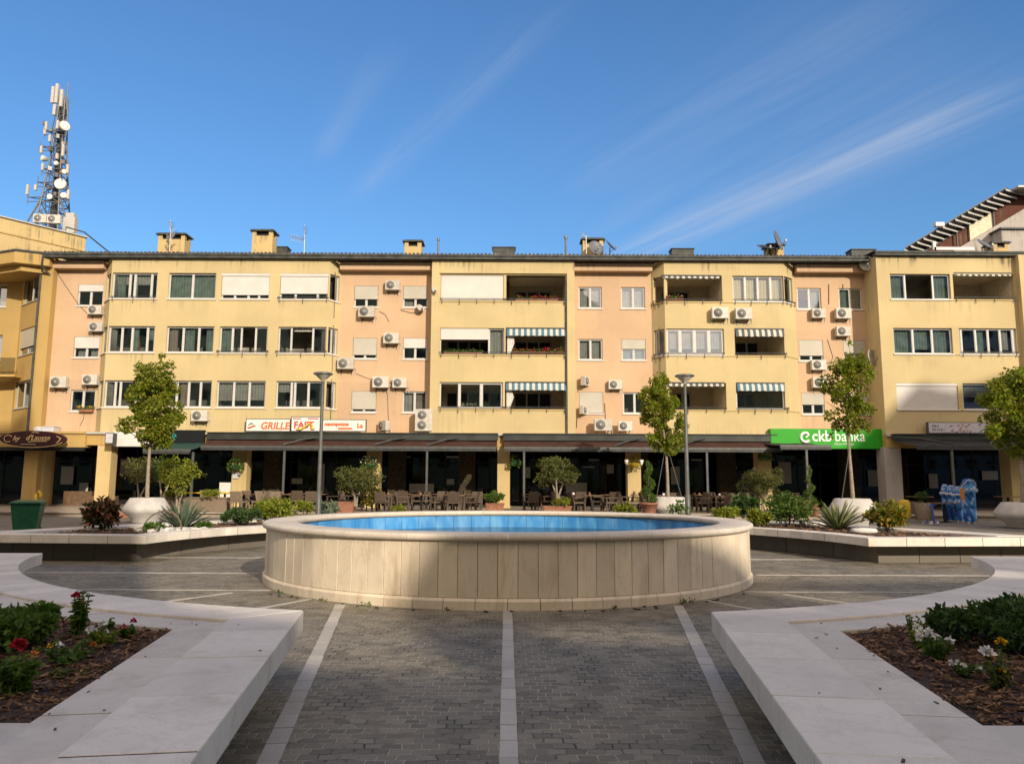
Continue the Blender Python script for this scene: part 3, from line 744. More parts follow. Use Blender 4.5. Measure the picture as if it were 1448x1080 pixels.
# ---------------------------------------------------------------- apartment block
YF, YP, YH = 39.3, 40.0, 38.55                   # planes of the yellow bays, the pink walls and the right-hand wing
SILL = [5.24, 8.08, 10.92]; HEAD = [6.62, 9.46, 12.30]; PY = [558, 482, 405]     # by storey; PY: the photo row where each storey was measured
ZB, ZT = 3.95, 13.08
blk = thing('apartment_block', 'four storey yellow and pink apartment block with shops on the ground floor', 'building', (0, YF, 0))
def X(px, Y, py=480): return at(px, py, Y).x
class Wall:
    """a straight wall in plan from p0 to p1 (seen from outside, left to right); s runs along it, d goes inwards"""
    def __init__(s, p0, p1):
        s.p0, s.p1 = Vector(p0), Vector(p1); s.u = (s.p1 - s.p0).normalized(); s.inw = Vector((-s.u.y, s.u.x)); s.L = (s.p1 - s.p0).length
    def pt(s, a, d, z): q = s.p0 + s.u * a + s.inw * d; return (q.x, q.y - YF, z)
    def box(s, mb, a0, a1, d0, d1, z0, z1):
        return mb.hexa([s.pt(a0, d0, z0), s.pt(a1, d0, z0), s.pt(a1, d1, z0), s.pt(a0, d1, z0)], [s.pt(a0, d0, z1), s.pt(a1, d0, z1), s.pt(a1, d1, z1), s.pt(a0, d1, z1)])
    def s_at(s, x): return (x - s.p0.x) / s.u.x
    def skin(s, mb, z0, z1, holes, reveal=0.24, back=0.0):
        A = sorted({0.0, s.L, *[h[0] for h in holes], *[h[1] for h in holes]}); Z = sorted({z0, z1, *[h[2] for h in holes], *[h[3] for h in holes]})
        for i in range(len(A) - 1):
            for j in range(len(Z) - 1):
                ca, cz = (A[i] + A[i + 1]) / 2, (Z[j] + Z[j + 1]) / 2
                if any(h[0] < ca < h[1] and h[2] < cz < h[3] for h in holes): continue
                mb.add([s.pt(A[i], 0, Z[j]), s.pt(A[i + 1], 0, Z[j]), s.pt(A[i + 1], 0, Z[j + 1]), s.pt(A[i], 0, Z[j + 1])], [(0, 1, 2, 3)])
        for a0, a1, b0, b1 in holes:
            r = reveal
            for q in ([(a0, 0, b0), (a0, 0, b1), (a0, r, b1), (a0, r, b0)], [(a1, 0, b1), (a1, 0, b0), (a1, r, b0), (a1, r, b1)],
                      [(a0, 0, b1), (a1, 0, b1), (a1, r, b1), (a0, r, b1)], [(a1, 0, b0), (a0, 0, b0), (a0, r, b0), (a1, r, b0)]):
                mb.add([s.pt(*p) for p in q], [(0, 1, 2, 3)])
        if back:
            for a in (0.0, s.L): mb.add([s.pt(a, 0, z0), s.pt(a, back, z0), s.pt(a, back, z1), s.pt(a, 0, z1)], [(0, 1, 2, 3)])
        return mb

def window(w, a0, a1, z0, z1, panes, parent, set_back=0.10, frame='white_frame', shut=0.0, shut_mat='shutter_slats', shut_rng=None, curtain=None, open_panes=(), sill=True, glassm='window_glass', fw=0.044, box=False):
    """panes: fractions of the width at which the mullions stand. curtain: list of (f0, f1, drop fraction from the top, material)"""
    mb = MB(); d0, d1 = set_back, set_back + 0.07
    w.box(mb, a0, a1, d0, d1, z0, z0 + fw); w.box(mb, a0, a1, d0, d1, z1 - fw, z1)
    w.box(mb, a0, a0 + fw, d0, d1, z0 + fw, z1 - fw); w.box(mb, a1 - fw, a1, d0, d1, z0 + fw, z1 - fw)
    cuts = [a0 + (a1 - a0) * f for f in panes]
    for c in cuts: w.box(mb, c - fw * 0.8, c + fw * 0.8, d0 - 0.004, d1 + 0.004, z0 + fw, z1 - fw)
    # the sash rails inside each light
    E = [a0 + fw] + cuts + [a1 - fw]
    for i in range(len(E) - 1):
        if i in open_panes: continue
        l, r = E[i] + (fw * 0.8 if i else 0), E[i + 1] - (fw * 0.8 if i < len(E) - 2 else 0)
        for q in ((l, l + 0.026, z0 + fw, z1 - fw), (r - 0.026, r, z0 + fw, z1 - fw), (l + 0.026, r - 0.026, z0 + fw, z0 + fw + 0.03), (l + 0.026, r - 0.026, z1 - fw - 0.03, z1 - fw)):
            w.box(mb, q[0], q[1], d0 + 0.014, d1 - 0.012, q[2], q[3])
    win = mb.build('window', frame, parent)
    pb = MB()
    for i in range(len(E) - 1):
        if i in open_panes:
            if pb.f: pb.build('pane', glassm, win); pb = MB()
            continue
        pb.add([w.pt(E[i], d0 + 0.035, z0 + fw), w.pt(E[i + 1], d0 + 0.035, z0 + fw), w.pt(E[i + 1], d0 + 0.035, z1 - fw), w.pt(E[i], d0 + 0.035, z1 - fw)], [(0, 1, 2, 3)])
    if pb.f: pb.build('pane', glassm, win)
    if shut > 0:
        s0, s1 = shut_rng if shut_rng else (0, 1)
        b0, b1 = a0 + (a1 - a0) * s0, a0 + (a1 - a0) * s1
        sb = MB(); zt = z1 - 0.002; zb = z1 - (z1 - z0) * shut
        w.box(sb, b0 + 0.02, b1 - 0.02, d0 - 0.05, d0 - 0.03, zb, zt); w.box(sb, b0 + 0.02, b1 - 0.02, d0 - 0.056, d0 - 0.024, zb - 0.05, zb)
        if box: w.box(sb, b0, b1, d0 - 0.09, d0 - 0.02, zt - 0.14, zt + 0.001)
        sb.build('roller_shutter', shut_mat, win)
    for f0, f1, drop, cm in (curtain or []):
        c0, c1 = a0 + (a1 - a0) * f0, a0 + (a1 - a0) * f1; cb = MB(); n = max(4, int((c1 - c0) / 0.045)); zb = z1 - (z1 - z0) * drop
        vs = []
        for i in range(n + 1):
            a = c0 + (c1 - c0) * i / n; d = d1 + 0.12 + 0.03 * math.sin(i * 1.9) + random.uniform(-.008, .008)
            vs += [w.pt(a, d, zb + random.uniform(-.01, .01)), w.pt(a, d, z1 + 0.02)]
        cb.add(vs, [(2 * i, 2 * i + 2, 2 * i + 3, 2 * i + 1) for i in range(n)], True); cb.build('curtain', cm, win)
    if sill:
        sb = MB(); w.box(sb, a0 - 0.05, a1 + 0.05, -0.05, set_back + 0.02, z0 - 0.055, z0 - 0.002); sb.build('sill', 'panel_white' if frame == 'white_frame' else 'grey_frame', win)
    return win

def room(mb, w, a0, a1, z0, z1, depth, d0=0.24):
    """inside faces of a room or a loggia behind an opening"""
    P = w.pt
    mb.add([P(a0, depth, z0), P(a1, depth, z0), P(a1, depth, z1), P(a0, depth, z1)], [(0, 1, 2, 3)])
    mb.add([P(a0, d0, z0), P(a0, depth, z0), P(a0, depth, z1), P(a0, d0, z1)], [(0, 1, 2, 3)])
    mb.add([P(a1, depth, z0), P(a1, d0, z0), P(a1, d0, z1), P(a1, depth, z1)], [(0, 1, 2, 3)])
    mb.add([P(a0, d0, z1), P(a0, depth, z1), P(a1, depth, z1), P(a1, d0, z1)], [(0, 1, 2, 3)])
    mb.add([P(a0, d0, z0), P(a1, d0, z0), P(a1, depth, z0), P(a0, depth, z0)], [(0, 1, 2, 3)])
    return mb

def loggia(w, a0, a1, k, parent, doors=((0.15, 0.95),), depth=2.7, rail=True, paint='loggia_paint', splay=False):
    z0, z1 = SILL[k] - 0.98, HEAD[k] + 0.06
    mb = MB()
    if splay:
        room(mb, w, a0 - 0.55, a1 + 0.02, z0, z1, depth, 0.74)
        mb.add([w.pt(a0, .02, z1), w.pt(a1 + .02, .02, z1), w.pt(a1 + .02, .74, z1), w.pt(a0 - .55, .74, z1)], [(0, 1, 2, 3)]); mb.add([w.pt(a1 + .02, .02, z0), w.pt(a1 + .02, .74, z0), w.pt(a1 + .02, .74, z1), w.pt(a1 + .02, .02, z1)], [(0, 1, 2, 3)])
    else:
        room(mb, w, a0 - 0.25, a1 + 0.02, z0, z1, depth)
        w.box(mb, a0 - 0.25, a1 + 0.02, 0.02, 0.16, z0, SILL[k] - 0.01)
    lg = mb.build('loggia', paint, parent)
    for f0, f1 in doors:
        c0, c1 = a0 + (a1 - a0) * f0, a0 + (a1 - a0) * f1; n = max(2, round((c1 - c0) / 0.62)); fb = MB(); gb = MB()
        zt = z0 + 2.08
        for i in range(n + 1):
            a = c0 + (c1 - c0) * i / n; w.box(fb, a - 0.045, a + 0.045, depth - 0.09, depth - 0.01, z0, zt)
        w.box(fb, c0 - 0.045, c1 + 0.045, depth - 0.088, depth - 0.012, zt, zt + 0.09); w.box(fb, c0 - 0.045, c1 + 0.045, depth - 0.085, depth - 0.014, z0 + 0.9, z0 + 0.98)
        gb.add([w.pt(c0, depth - 0.05, z0), w.pt(c1, depth - 0.05, z0), w.pt(c1, depth - 0.05, zt), w.pt(c0, depth - 0.05, zt)], [(0, 1, 2, 3)])
        fb.build('balcony_door', 'grey_frame', lg); gb.build('door_glass', 'sign_black', lg)
    return lg
def ledge_rail(w, a0, a1, k, parent, rail=True, name='railing'):
    if rail:
        mb = MB(); z = SILL[k] + 0.10
        mb.tube([w.pt(a0, -0.055, z), w.pt(a1, -0.055, z)], 0.018, 6); mb.tube([w.pt(a0, -0.06, SILL[k] + 0.03), w.pt(a1, -0.06, SILL[k] + 0.03)], 0.012, 5)
        n = max(2, int((a1 - a0) / 0.9))
        for i in range(n + 1):
            a = a0 + 0.1 + (a1 - a0 - 0.2) * i / n; w.box(mb, a - 0.011, a + 0.011, -0.075, -0.045, SILL[k] - 0.17 - 0.06 * (i % 3 == 1), SILL[k] + 0.115)
        mb.build('railing', 'dark_metal', parent)
def ledge(mb, w, k, a0=None, a1=None):
    w.box(mb, (a0 if a0 is not None else 0.0), (a1 if a1 is not None else w.L), -0.035, 0.06, SILL[k] - 0.075, SILL[k] - 0.015)
def opening(w, p0, p1, k, Y): return (w.s_at(X(p0, Y, PY[k])), w.s_at(X(p1, Y, PY[k])), SILL[k], HEAD[k])

class Bays(dict):
    def __missing__(s, k): s[k] = MB(); return s[k]
ledges = MB(); yel, pnk, rooms = Bays(), Bays(), []
def pane_room(w, h, depth=1.7):
    rooms.append(room(MB(), w, h[0] - 0.3, h[1] + 0.3, h[2] - 0.9, h[3] + 0.12, depth, 0.26))

# --- bay with glazed verandas (left)
bx0, bx1 = X(151, YF), X(463, YF)
wB = Wall((bx0, YF), (bx1, YF)); wBl = Wall((bx0 - 0.62, YP), (bx0, YF)); wBr = Wall((bx1, YF), (X(480, YP), YP))
cols = {2: ((157, 222), (238, 305), (313, 381), (396, 461)), 1: ((153, 218), (235, 302), (310, 378), (393, 460)), 0: ((146, 212), (232, 299), (306, 375), (390, 458))}
HB = {k: [opening(wB, a, b, k, YF) for a, b in cols[k]] for k in cols}
for k in HB: HB[k][3] = (HB[k][3][0], wB.L - 0.06, SILL[k], HEAD[k])
for k in HB: HB[k][0] = (0.06, HB[k][0][1], SILL[k], HEAD[k])
wB.skin(yel['wB'], ZB, ZT, [h for k in HB for h in HB[k]])
cl = [(0.08, wBl.L - 0.05, SILL[k], HEAD[k]) for k in range(3)]; cr = [(0.05, wBr.L - 0.12, SILL[k], HEAD[k]) for k in range(3)]
wBl.skin(yel['wBl'], ZB, ZT, cl); wBr.skin(yel['wBr'], ZB, ZT, cr)
G_, V_ = 'curtain_green', 'curtain_white'
specB = {
 (2, 0): dict(panes=(.38, .49, .86), curtain=[(.02, .38, .42, V_), (.5, .86, .42, V_), (.05, .25, .95, G_), (.42, .52, .98, V_)]), (2, 1): dict(panes=(.5,), curtain=[(.02, .98, 1.0, G_)]),
 (2, 2): dict(panes=(.28, .56, .78), shut=.80, box=True), (2, 3): dict(panes=(.32, .78), shut=.74, box=True),
 (1, 0): dict(panes=(.28, .5, .83), curtain=[(.5, .62, 1, G_), (.84, .98, .5, G_)]), (1, 1): dict(panes=(.34, .67), curtain=[(.02, .2, 1, 'curtain_tan'), (.36, .55, 1, G_), (.8, .98, 1, G_)]),
 (1, 2): dict(panes=(.26, .45, .74), open_panes=(2,), curtain=[(.02, .26, 1.0, G_)]), (1, 3): dict(panes=(.27, .71,), open_panes=(1,), curtain=[(.3, .7, .14, V_)]),
 (0, 0): dict(panes=(.22, .33, .67), frame='white_frame'), (0, 1): dict(panes=(.25, .5, .75), curtain=[(.3, .5, 1, 'curtain_tan')]),
 (0, 2): dict(panes=(.34, .66), curtain=[(.02, .34, .72, V_), (.35, .66, .72, V_), (.67, .98, .7, V_)]), (0, 3): dict(panes=(.31, .38, .66), curtain=[(.03, .30, .4, V_)])}
for k in HB:
    for i, h in enumerate(HB[k]):
        window(wB, *h, parent=blk, **{**specB[(k, i)], 'sill': True}); pane_room(wB, h)
for k in range(3):
    window(wBl, *cl[k], panes=(), parent=blk); rooms.append(room(MB(), wBl, cl[k][0], cl[k][1], SILL[k] - .5, HEAD[k] + .1, .5, .25))
    window(wBr, *cr[k], panes=(.5,) if k == 1 else (), parent=blk, curtain=None); rooms.append(room(MB(), wBr, cr[k][0], cr[k][1], SILL[k] - .5, HEAD[k] + .1, .5, .25))
    for i, (q0, q1) in enumerate(((-0.02, HB[k][0][1] + 0.06), (HB[k][1][0] - .06, HB[k][1][1] + .06), (HB[k][2][0] - .06, HB[k][2][1] + .06), (HB[k][3][0] - .06, wB.L))): ledge(ledges, wB, k, q0 + .002, q1)
    ledge(ledges, wBl, k, 0.01); ledge(ledges, wBr, k, 0, wBr.L - 0.01)
ledge_rail(wB, HB[1][2][0] - .1, HB[1][2][1] + .1, 1, blk); ledge_rail(wB, HB[1][3][0] - .1, wB.L, 1, blk); ledge_rail(wB, HB[2][3][0] - .1, wB.L, 2, blk); ledge_rail(wB, HB[2][0][0], HB[2][0][1], 2, blk)

# --- framed bay with recessed balconies (middle)
dx0, dx1 = X(609, YF), X(813, YF); wD = Wall((dx0, YF + 0.10), (dx1, YF + 0.10))
cD = {2: ((623, 712), (716, 800)), 1: ((622, 713), (715, 800)), 0: ((621, 711), (714, 801))}
HD = {k: [opening(wD, a, b, k, YF) for a, b in cD[k]] for k in cD}
ext = lambda h, d=0.05: (h[0], h[1], h[2], h[3])
wD.skin(yel['wD'], ZB, ZT - 0.6, [h for k in HD for h in HD[k]])
fr = MB(); wDf = Wall((dx0, YF), (dx1, YF)); pl = wD.s_at(X(620, YF)); pr = wD.s_at(X(802, YF))
wDf.box(fr, 0, pl, 0, 0.9, ZB, ZT); wDf.box(fr, pr, wDf.L, 0, 0.9, ZB, ZT); wDf.box(fr, pl, pr, 0, 0.8, ZT - 0.72, ZT)
fr.build('bay_frame', 'plaster_yellow', blk, 0.01, 1)
window(wD, *HD[2][0], panes=(.64,), shut=.995, parent=blk, sill=False)
h = HD[1][0]; window(wD, *h, panes=(.76,), shut=.40, shut_rng=(0, .76), parent=blk, sill=False, curtain=[(.77, .98, 1.0, V_)], glassm='window_glass', open_panes=(0,))
h = HD[0][0]; window(wD, *h, panes=(.31, .66), parent=blk, sill=False, fw=0.075, open_panes=(0,), glassm='pale_glass')
pane_room(wD, HD[2][0])
for k in (1, 0): loggia(wD, HD[k][0][0], HD[k][0][1], k, blk, doors=((.05, .95),))
for k in (2, 1, 0): loggia(wD, HD[k][1][0], HD[k][1][1], k, blk, doors=((.16, .80),))
for k in range(3): ledge(ledges, wD, k, pl + .002, pr - .002); ledge_rail(wD, pl + .05, pr - .05, k, blk)

# --- bay with splayed ends (right of the middle)
fx0, fx1 = X(941, YF), X(1112, YF); wF = Wall((fx0, YF), (fx1, YF)); wFl = Wall((X(922, YP), YP), (fx0, YF)); wFr = Wall((fx1, YF), (X(1127, YP), YP))
HF = {2: [(0.0, wF.s_at(X(1021, YF, 405)), SILL[2], HEAD[2]), opening(wF, 1036, 1111, 2, YF)], 1: [(0.05, wF.s_at(X(1024, YF, 482)), SILL[1], HEAD[1]), opening(wF, 1039, 1109, 1, YF)], 0: [(0.0, wF.s_at(X(1027, YF, 558)), SILL[0], HEAD[0]), opening(wF, 1041, 1110, 0, YF)]}
HF[2][1] = (HF[2][1][0], wF.L - .02, SILL[2], HEAD[2])
wF.skin(yel['wF'], ZB, ZT, [h for k in HF for h in HF[k]])
hl = [(0.14, wFl.L, SILL[2], HEAD[2]), (0.14, wFl.L - .05, SILL[1], HEAD[1]), (0.14, wFl.L, SILL[0], HEAD[0])]
wFl.skin(yel['wFl'], ZB, ZT, hl); hr = [(0.03, wFr.L - .25, SILL[2], HEAD[2])]; wFr.skin(yel['wFr'], ZB, ZT, hr)
window(wF, *HF[2][1], panes=(.25, .5, .75), parent=blk, glassm='pale_glass', curtain=[(.01, .25, 1, 'curtain_cream'), (.26, .44, 1, 'curtain_cream'), (.55, .75, 1, 'curtain_cream'), (.76, .99, 1, 'curtain_cream')]); pane_room(wF, HF[2][1], 1.2)
window(wFr, *hr[0], panes=(), parent=blk); rooms.append(room(MB(), wFr, hr[0][0], hr[0][1], SILL[2] - .5, HEAD[2] + .1, .4, .25))
window(wF, *HF[1][0], panes=(.24, .49, .74), parent=blk, fw=0.085, curtain=[(.04, .24, .62, 'curtain_tan'), (.26, .49, .62, 'curtain_tan'), (.51, .74, .62, 'curtain_tan'), (.76, .97, .62, 'curtain_tan'), (.04, .97, .74, V_)]); pane_room(wF, HF[1][0], 1.5)
window(wFl, *hl[1], panes=(), parent=blk, fw=.085); rooms.append(room(MB(), wFl, hl[1][0], hl[1][1], SILL[1] - .5, HEAD[1] + .1, .4, .25))
loggia(wF, HF[2][0][0], HF[2][0][1], 2, blk, doors=((.12, .62),), splay=True); loggia(wF, HF[0][0][0], HF[0][0][1], 0, blk, doors=((.3, .6),), splay=True)
loggia(wF, HF[1][1][0], HF[1][1][1] , 1, blk, doors=((.06, .8),)); loggia(wF, HF[0][1][0], HF[0][1][1], 0, blk, doors=((.3, .7),))
h = HF[0][1]; window(wF, *h, panes=(), parent=blk, sill=False, glassm='pale_glass', fw=.05)
for k in range(3):
    for w in (wF, wFl, wFr): ledge(ledges, w, k, .004, w.L - .004)
    ledge_rail(wF, 0.02, HF[k][0][1], k, blk); ledge_rail(wF, HF[k][1][0], wF.L, k, blk); ledge_rail(wFl, .1, wFl.L, k, blk)
ledge_rail(wFr, .02, wFr.L - .05, 2, blk)

# --- right-hand wing, standing forward
hx0 = X(1245, YH); wH = Wall((hx0, YH), (34.0, YH))
cH = {2: ((1259, 1344), (1348, 1434)), 1: ((1264, 1347), (1357, 1438)), 0: ((1268, 1355), (1362, 1440))}
HH = {k: [opening(wH, a, b, k, YH) for a, b in cH[k]] for k in cH}
HH = {k: [(h[0], h[1], h[2] - .02, h[3] - .06) for h in HH[k]] for k in HH}
for k, x_ in ((2, 1475), (1, 1478), (0, 1480)): HH[k].append((wH.s_at(X(x_, YH)), wH.s_at(X(x_ + 80, YH)), SILL[k], HEAD[k]))
wH.skin(yel['wH'], ZB, ZT + .12, [h for k in HH for h in HH[k]])
wHs = Wall((hx0, YP + 0.6), (hx0, YH)); wHs.skin(yel['wHs'], ZB, ZT + .12, [])
specH = {(2, 0): dict(panes=(.26, .72), open_panes=(1,), curtain=[(.02, .26, 1, G_), (.73, .98, 1, G_)]), (1, 0): dict(panes=(.34, .67), curtain=[(.02, .34, 1, G_), (.36, .66, .8, G_), (.68, .98, 1, G_)]), (1, 1): dict(panes=(.05, .3, .52, .73, .95), curtain=[(.31, .52, 1, G_), (.74, .9, .8, V_)]), (0, 0): dict(panes=(.64,), shut=.995, box=True), (0, 1): dict(panes=(.55,), curtain=[(.05, .5, .5, V_)])}  # upper-storey curtains added behind the glass to lighten the dark panes
for key, sp in specH.items(): window(wH, *HH[key[0]][key[1]], parent=blk, **sp); pane_room(wH, HH[key[0]][key[1]], 1.8)
for k in range(3): window(wH, *HH[k][2], panes=(.5,), parent=blk); pane_room(wH, HH[k][2])
loggia(wH, HH[2][1][0], HH[2][1][1], 2, blk, doors=((.08, .5),)); ledge_rail(wH, HH[2][1][0], HH[2][1][1], 2, blk); ledge_rail(wH, HH[1][1][0], HH[1][1][1], 1, blk)
for k in range(3): ledge(ledges, wH, k, HH[k][0][0] - .05, HH[k][1][1] + .1)
pil = MB(); wH.box(pil, wH.s_at(X(1443, YH)), wH.s_at(X(1463, YH)), -.35, .1, ZB, ZT + .1); pil.build('pilaster', 'plaster_yellow', blk)

# --- pink walls between the bays
def pink_section(x0, x1, cols, specs, rows=None):
    w = Wall((x0, YP), (x1, YP)); hs = {}
    for k in range(3):
        for i, (a, b) in enumerate(cols[k]):
            z0, z1 = (10.68, 11.84) if k == 2 else (7.90, 9.02) if k == 1 else (5.08, 6.20)
            hs[(k, i)] = (w.s_at(X(a, YP, PY[k] + 12)), w.s_at(X(b, YP, PY[k] + 12)), z0, z1)
    w.skin(pnk[x0], ZB, ZT - .05, list(hs.values()), .2)
    for key, h in hs.items():
        sp = specs.get(key, dict(panes=(.5,))); window(w, *h, parent=blk, set_back=.07, **sp); pane_room(w, h, 1.4)
    c = MB(); w.box(c, 0.0, w.L, -.42, .0, ZT - .47, ZT - .06); c.build('cornice', 'plaster_pink', blk, .01, 1)
    return w
C5 = (.5,); SC = 'shutter_slats_cream'
wA = pink_section(X(65, YP), bx0 - .60, {2: ((110, 146),), 1: ((104, 140),), 0: ((99, 134),)}, {(2, 0): dict(panes=C5, shut=.28), (1, 0): dict(panes=C5, shut=.5, curtain=[(.1, .4, 1, V_), (.6, .9, 1, V_)]), (0, 0): dict(panes=C5)})
wC = pink_section(X(479.5, YP), dx0 + .02, {2: ((501, 535), (570, 605)), 1: ((499, 533), (570, 604)), 0: ((497, 532), (569, 603))},
    {(2, 0): dict(panes=C5, shut=.58, shut_mat=SC), (2, 1): dict(panes=C5, shut=.55, shut_mat=SC, curtain=[(.02, .48, 1, V_)]), (1, 0): dict(panes=C5, shut=.76, shut_mat=SC), (1, 1): dict(panes=C5, shut=.42), (0, 0): dict(panes=C5, shut=.80, shut_mat=SC), (0, 1): dict(panes=C5, curtain=[(.02, .48, 1, V_), (.52, .98, 1, 'curtain_tan')])})
wE = pink_section(dx1 - .02, X(922.5, YP), {2: ((818, 851), (878, 912)), 1: ((818, 852), (879, 913)), 0: ((819, 853), (881, 914))},
    {(2, 0): dict(panes=C5, curtain=[(.02, .98, 1, V_)]), (2, 1): dict(panes=C5, curtain=[(.02, .98, 1, V_)]), (1, 0): dict(panes=C5, curtain=[(.02, .98, 1, V_)]), (1, 1): dict(panes=C5, shut=.42, shut_mat=SC, curtain=[(.02, .98, 1, G_)]), (0, 0): dict(panes=C5, shut=.93, shut_mat=SC), (0, 1): dict(panes=C5)})
wG = pink_section(X(1126.5, YP), hx0 + .02, {2: ((1127, 1161), (1186, 1219)), 1: ((1130, 1164), (1193, 1224)), 0: ((1134, 1166), (1196, 1228))},
    {(2, 0): dict(panes=C5, curtain=[(.55, .95, 1, V_)]), (2, 1): dict(panes=C5, curtain=[(.02, .98, 1, G_)]), (1, 0): dict(panes=C5, shut=.7, shut_mat=SC), (1, 1): dict(panes=C5, shut=.6, shut_mat=SC), (0, 0): dict(panes=C5, shut=.5, shut_mat=SC), (0, 1): dict(panes=C5, shut=.45, shut_mat=SC)})
for m_ in yel.values(): m_.build('wall', 'plaster_yellow', blk)
for m_ in pnk.values(): tag(m_.build('wall', 'plaster_pink', blk), 'pink plaster wall set back between the yellow bays')
ledges.build('sill_ledge', 'plaster_cream', blk)
for m_ in rooms: m_.build('room', 'interior', blk)

# --- roof, gutter, ridge vents
rf = MB(); xL, xR = X(66, YP) , 34.0
rf.add([(xL, -.05, ZT + .27), (hx0 - .1, -.05, ZT + .27), (hx0 - .1, 12, ZT + 1.1), (xL, 12, ZT + 1.1)], [(0, 1, 2, 3)])
rf.add([(hx0 - .1, YH - YF - .1, ZT + .36), (xR, YH - YF - .1, ZT + .36), (xR, 12, ZT + 1.2), (hx0 - .1, 12, ZT + 1.2)], [(0, 1, 2, 3)])
# tile noses along the eaves
x = xL
while x < hx0 - .3:
    rf.tube([(x, -.10, ZT + .285 + random.uniform(-.01, .01)), (x, .6, ZT + .34)], .065, 6); x += .21
roof = rf.build('roof', 'roof_tile', blk)
gb = MB(); gb.box(xL, hx0 - .12, -.24, .12, ZT - .02, ZT + .10); gb.tube([(xL, -.20, ZT + .16), (hx0 - .12, -.20, ZT + .16)], .085, 8); gb.box(hx0 - .1, xR, YH - YF - .22, YH - YF + .1, ZT + .10, ZT + .20); gb.tube([(hx0 - .1, YH - YF - .18, ZT + .25), (xR, YH - YF - .18, ZT + .25)], .085, 8)
gb.build('gutter', 'gutter', roof)
def chimney(px0, px1, ptop, pbot, Y, hood=True, cap='gutter'):
    a, b = at(px0, ptop, Y), at(px1, ptop, Y); zt = a.z; zb = ZT + .1; mb = MB(); y0 = Y - YF; dep = .8; wd = b.x - a.x
    t = .1
    mb.box(a.x, b.x, y0, y0 + dep, zb, zt - .36)
    for q in ((a.x, a.x + .22, y0, y0 + .22), (b.x - .22, b.x, y0, y0 + .22), (a.x, a.x + .22, y0 + dep - .22, y0 + dep), (b.x - .22, b.x, y0 + dep - .22, y0 + dep)): mb.box(*q, zt - .36, zt - .12)
    ch = mb.build('chimney', 'plaster_cream', blk, .01, 1)
    cb = MB(); cb.box(a.x - .1, b.x + .1, y0 - .1, y0 + dep + .1, zt - .12, zt - .05); cb.box(a.x - .02, b.x + .02, y0 - .02, y0 + dep + .02, zt - .05, zt)
    cb.build('chimney_cap', cap, ch)
    ib = MB(); ib.box(a.x + .12, b.x - .12, y0 + .12, y0 + dep - .12, zt - .36, zt - .13); ib.build('flue', 'black_metal', ch)
chimney(224, 262, 329, 350, 40.6); chimney(357, 386, 324, 350, 40.3); chimney(572, 596, 339, 353, 40.6); chimney(824, 853, 336, 356, 40.8); chimney(1086, 1108, 344, 357, 41.2); chimney(1404, 1426, 341, 358, 40.2)
for p0, p1, pt, Y in ((697, 728, 349, 41.5), (950, 981, 351, 41.5), (1204, 1238, 352, 41.0), (386, 406, 348.5, 41.2)):
    a, b = at(p0, pt, Y), at(p1, pt, Y); mb = MB(); mb.box(a.x, b.x, Y - YF, Y - YF + .7, ZT + .3, a.z - .04); mb.box(a.x - .05, b.x + .05, Y - YF - .05, Y - YF + .75, a.z - .04, a.z); mb.build('roof_hatch', 'gutter', blk)
for p, pt, Y, r in ((800, 334, 41, .06), (620, 337, 41.5, .05)):
    a = at(p, pt, Y); mb = MB(); mb.tube([(a.x, Y - YF, ZT + .2), (a.x, Y - YF, a.z - .15)], r, 8); mb.tube([(a.x, Y - YF, a.z - .15), (a.x, Y - YF, a.z)], r * 1.5, 8); mb.build('vent_pipe', 'grey_metal', blk)
mb = MB(); mb.box(X(690, 40), X(858, 40), .5, .6, ZT + .38, ZT + .42)
for i in range(9): mb.obox((X(700 + i * 17, 40), .25 + .1 * (i % 3), ZT + .36), .42, .3, .05, 0, .12)
mb.build('ridge_tile', 'grey_frame', roof)
# downpipe at the left end and cable runs on the plaster
mb = MB(); xd = X(66, YP) + .05
q_ = wD.pt(pr - .06, -.045, 0); mb.tube([(q_[0], q_[1], 12.25), (q_[0], q_[1], ZB + .05)], .045, 8); mb.build('downpipe', 'gutter', blk); mb = MB()
mb.tube([(xd - .05, -.2, ZT + .15), (xd - .05, -.25, ZT - .5), (xd + .12, .55, ZT - 1.0), (xd + .12, .6, ZT - 1.3), (xd + .10, .6, ZB)], .055, 8); mb.build('downpipe', 'gutter', blk)
def cable(pts, Y, r=.011):
    mb = MB(); P = [at(px, py, Y) for px, py in pts]; mb.tube([(p.x, p.y - YF, p.z) for p in P], r, 4); mb.build('cable', 'dark_metal', blk)
cable([(74, 375), (90, 400), (112, 432), (130, 450)], YP - .02); cable([(536, 440), (545, 445), (550, 455)], YP - .02); cable([(503, 528), (520, 535), (533, 537)], YP - .02)
cable([(548, 556), (549, 590), (552, 610)], YP - .02); cable([(1170, 480), (1178, 505), (1174, 514), (1165, 512)], YP - .02); cable([(1192, 402), (1192, 430)], YP - .02, .02); cable([(1172, 402), (1172, 430)], YP - .02, .02)
cable([(566, 438), (580, 442), (592, 443), (596, 438)], YP - .03); cable([(119, 582), (118, 592), (113, 602)], YP - .02)
cable([(855, 570), (856, 592)], YP - .02, .018); cable([(816, 590), (815, 605)], YP - .02, .02)
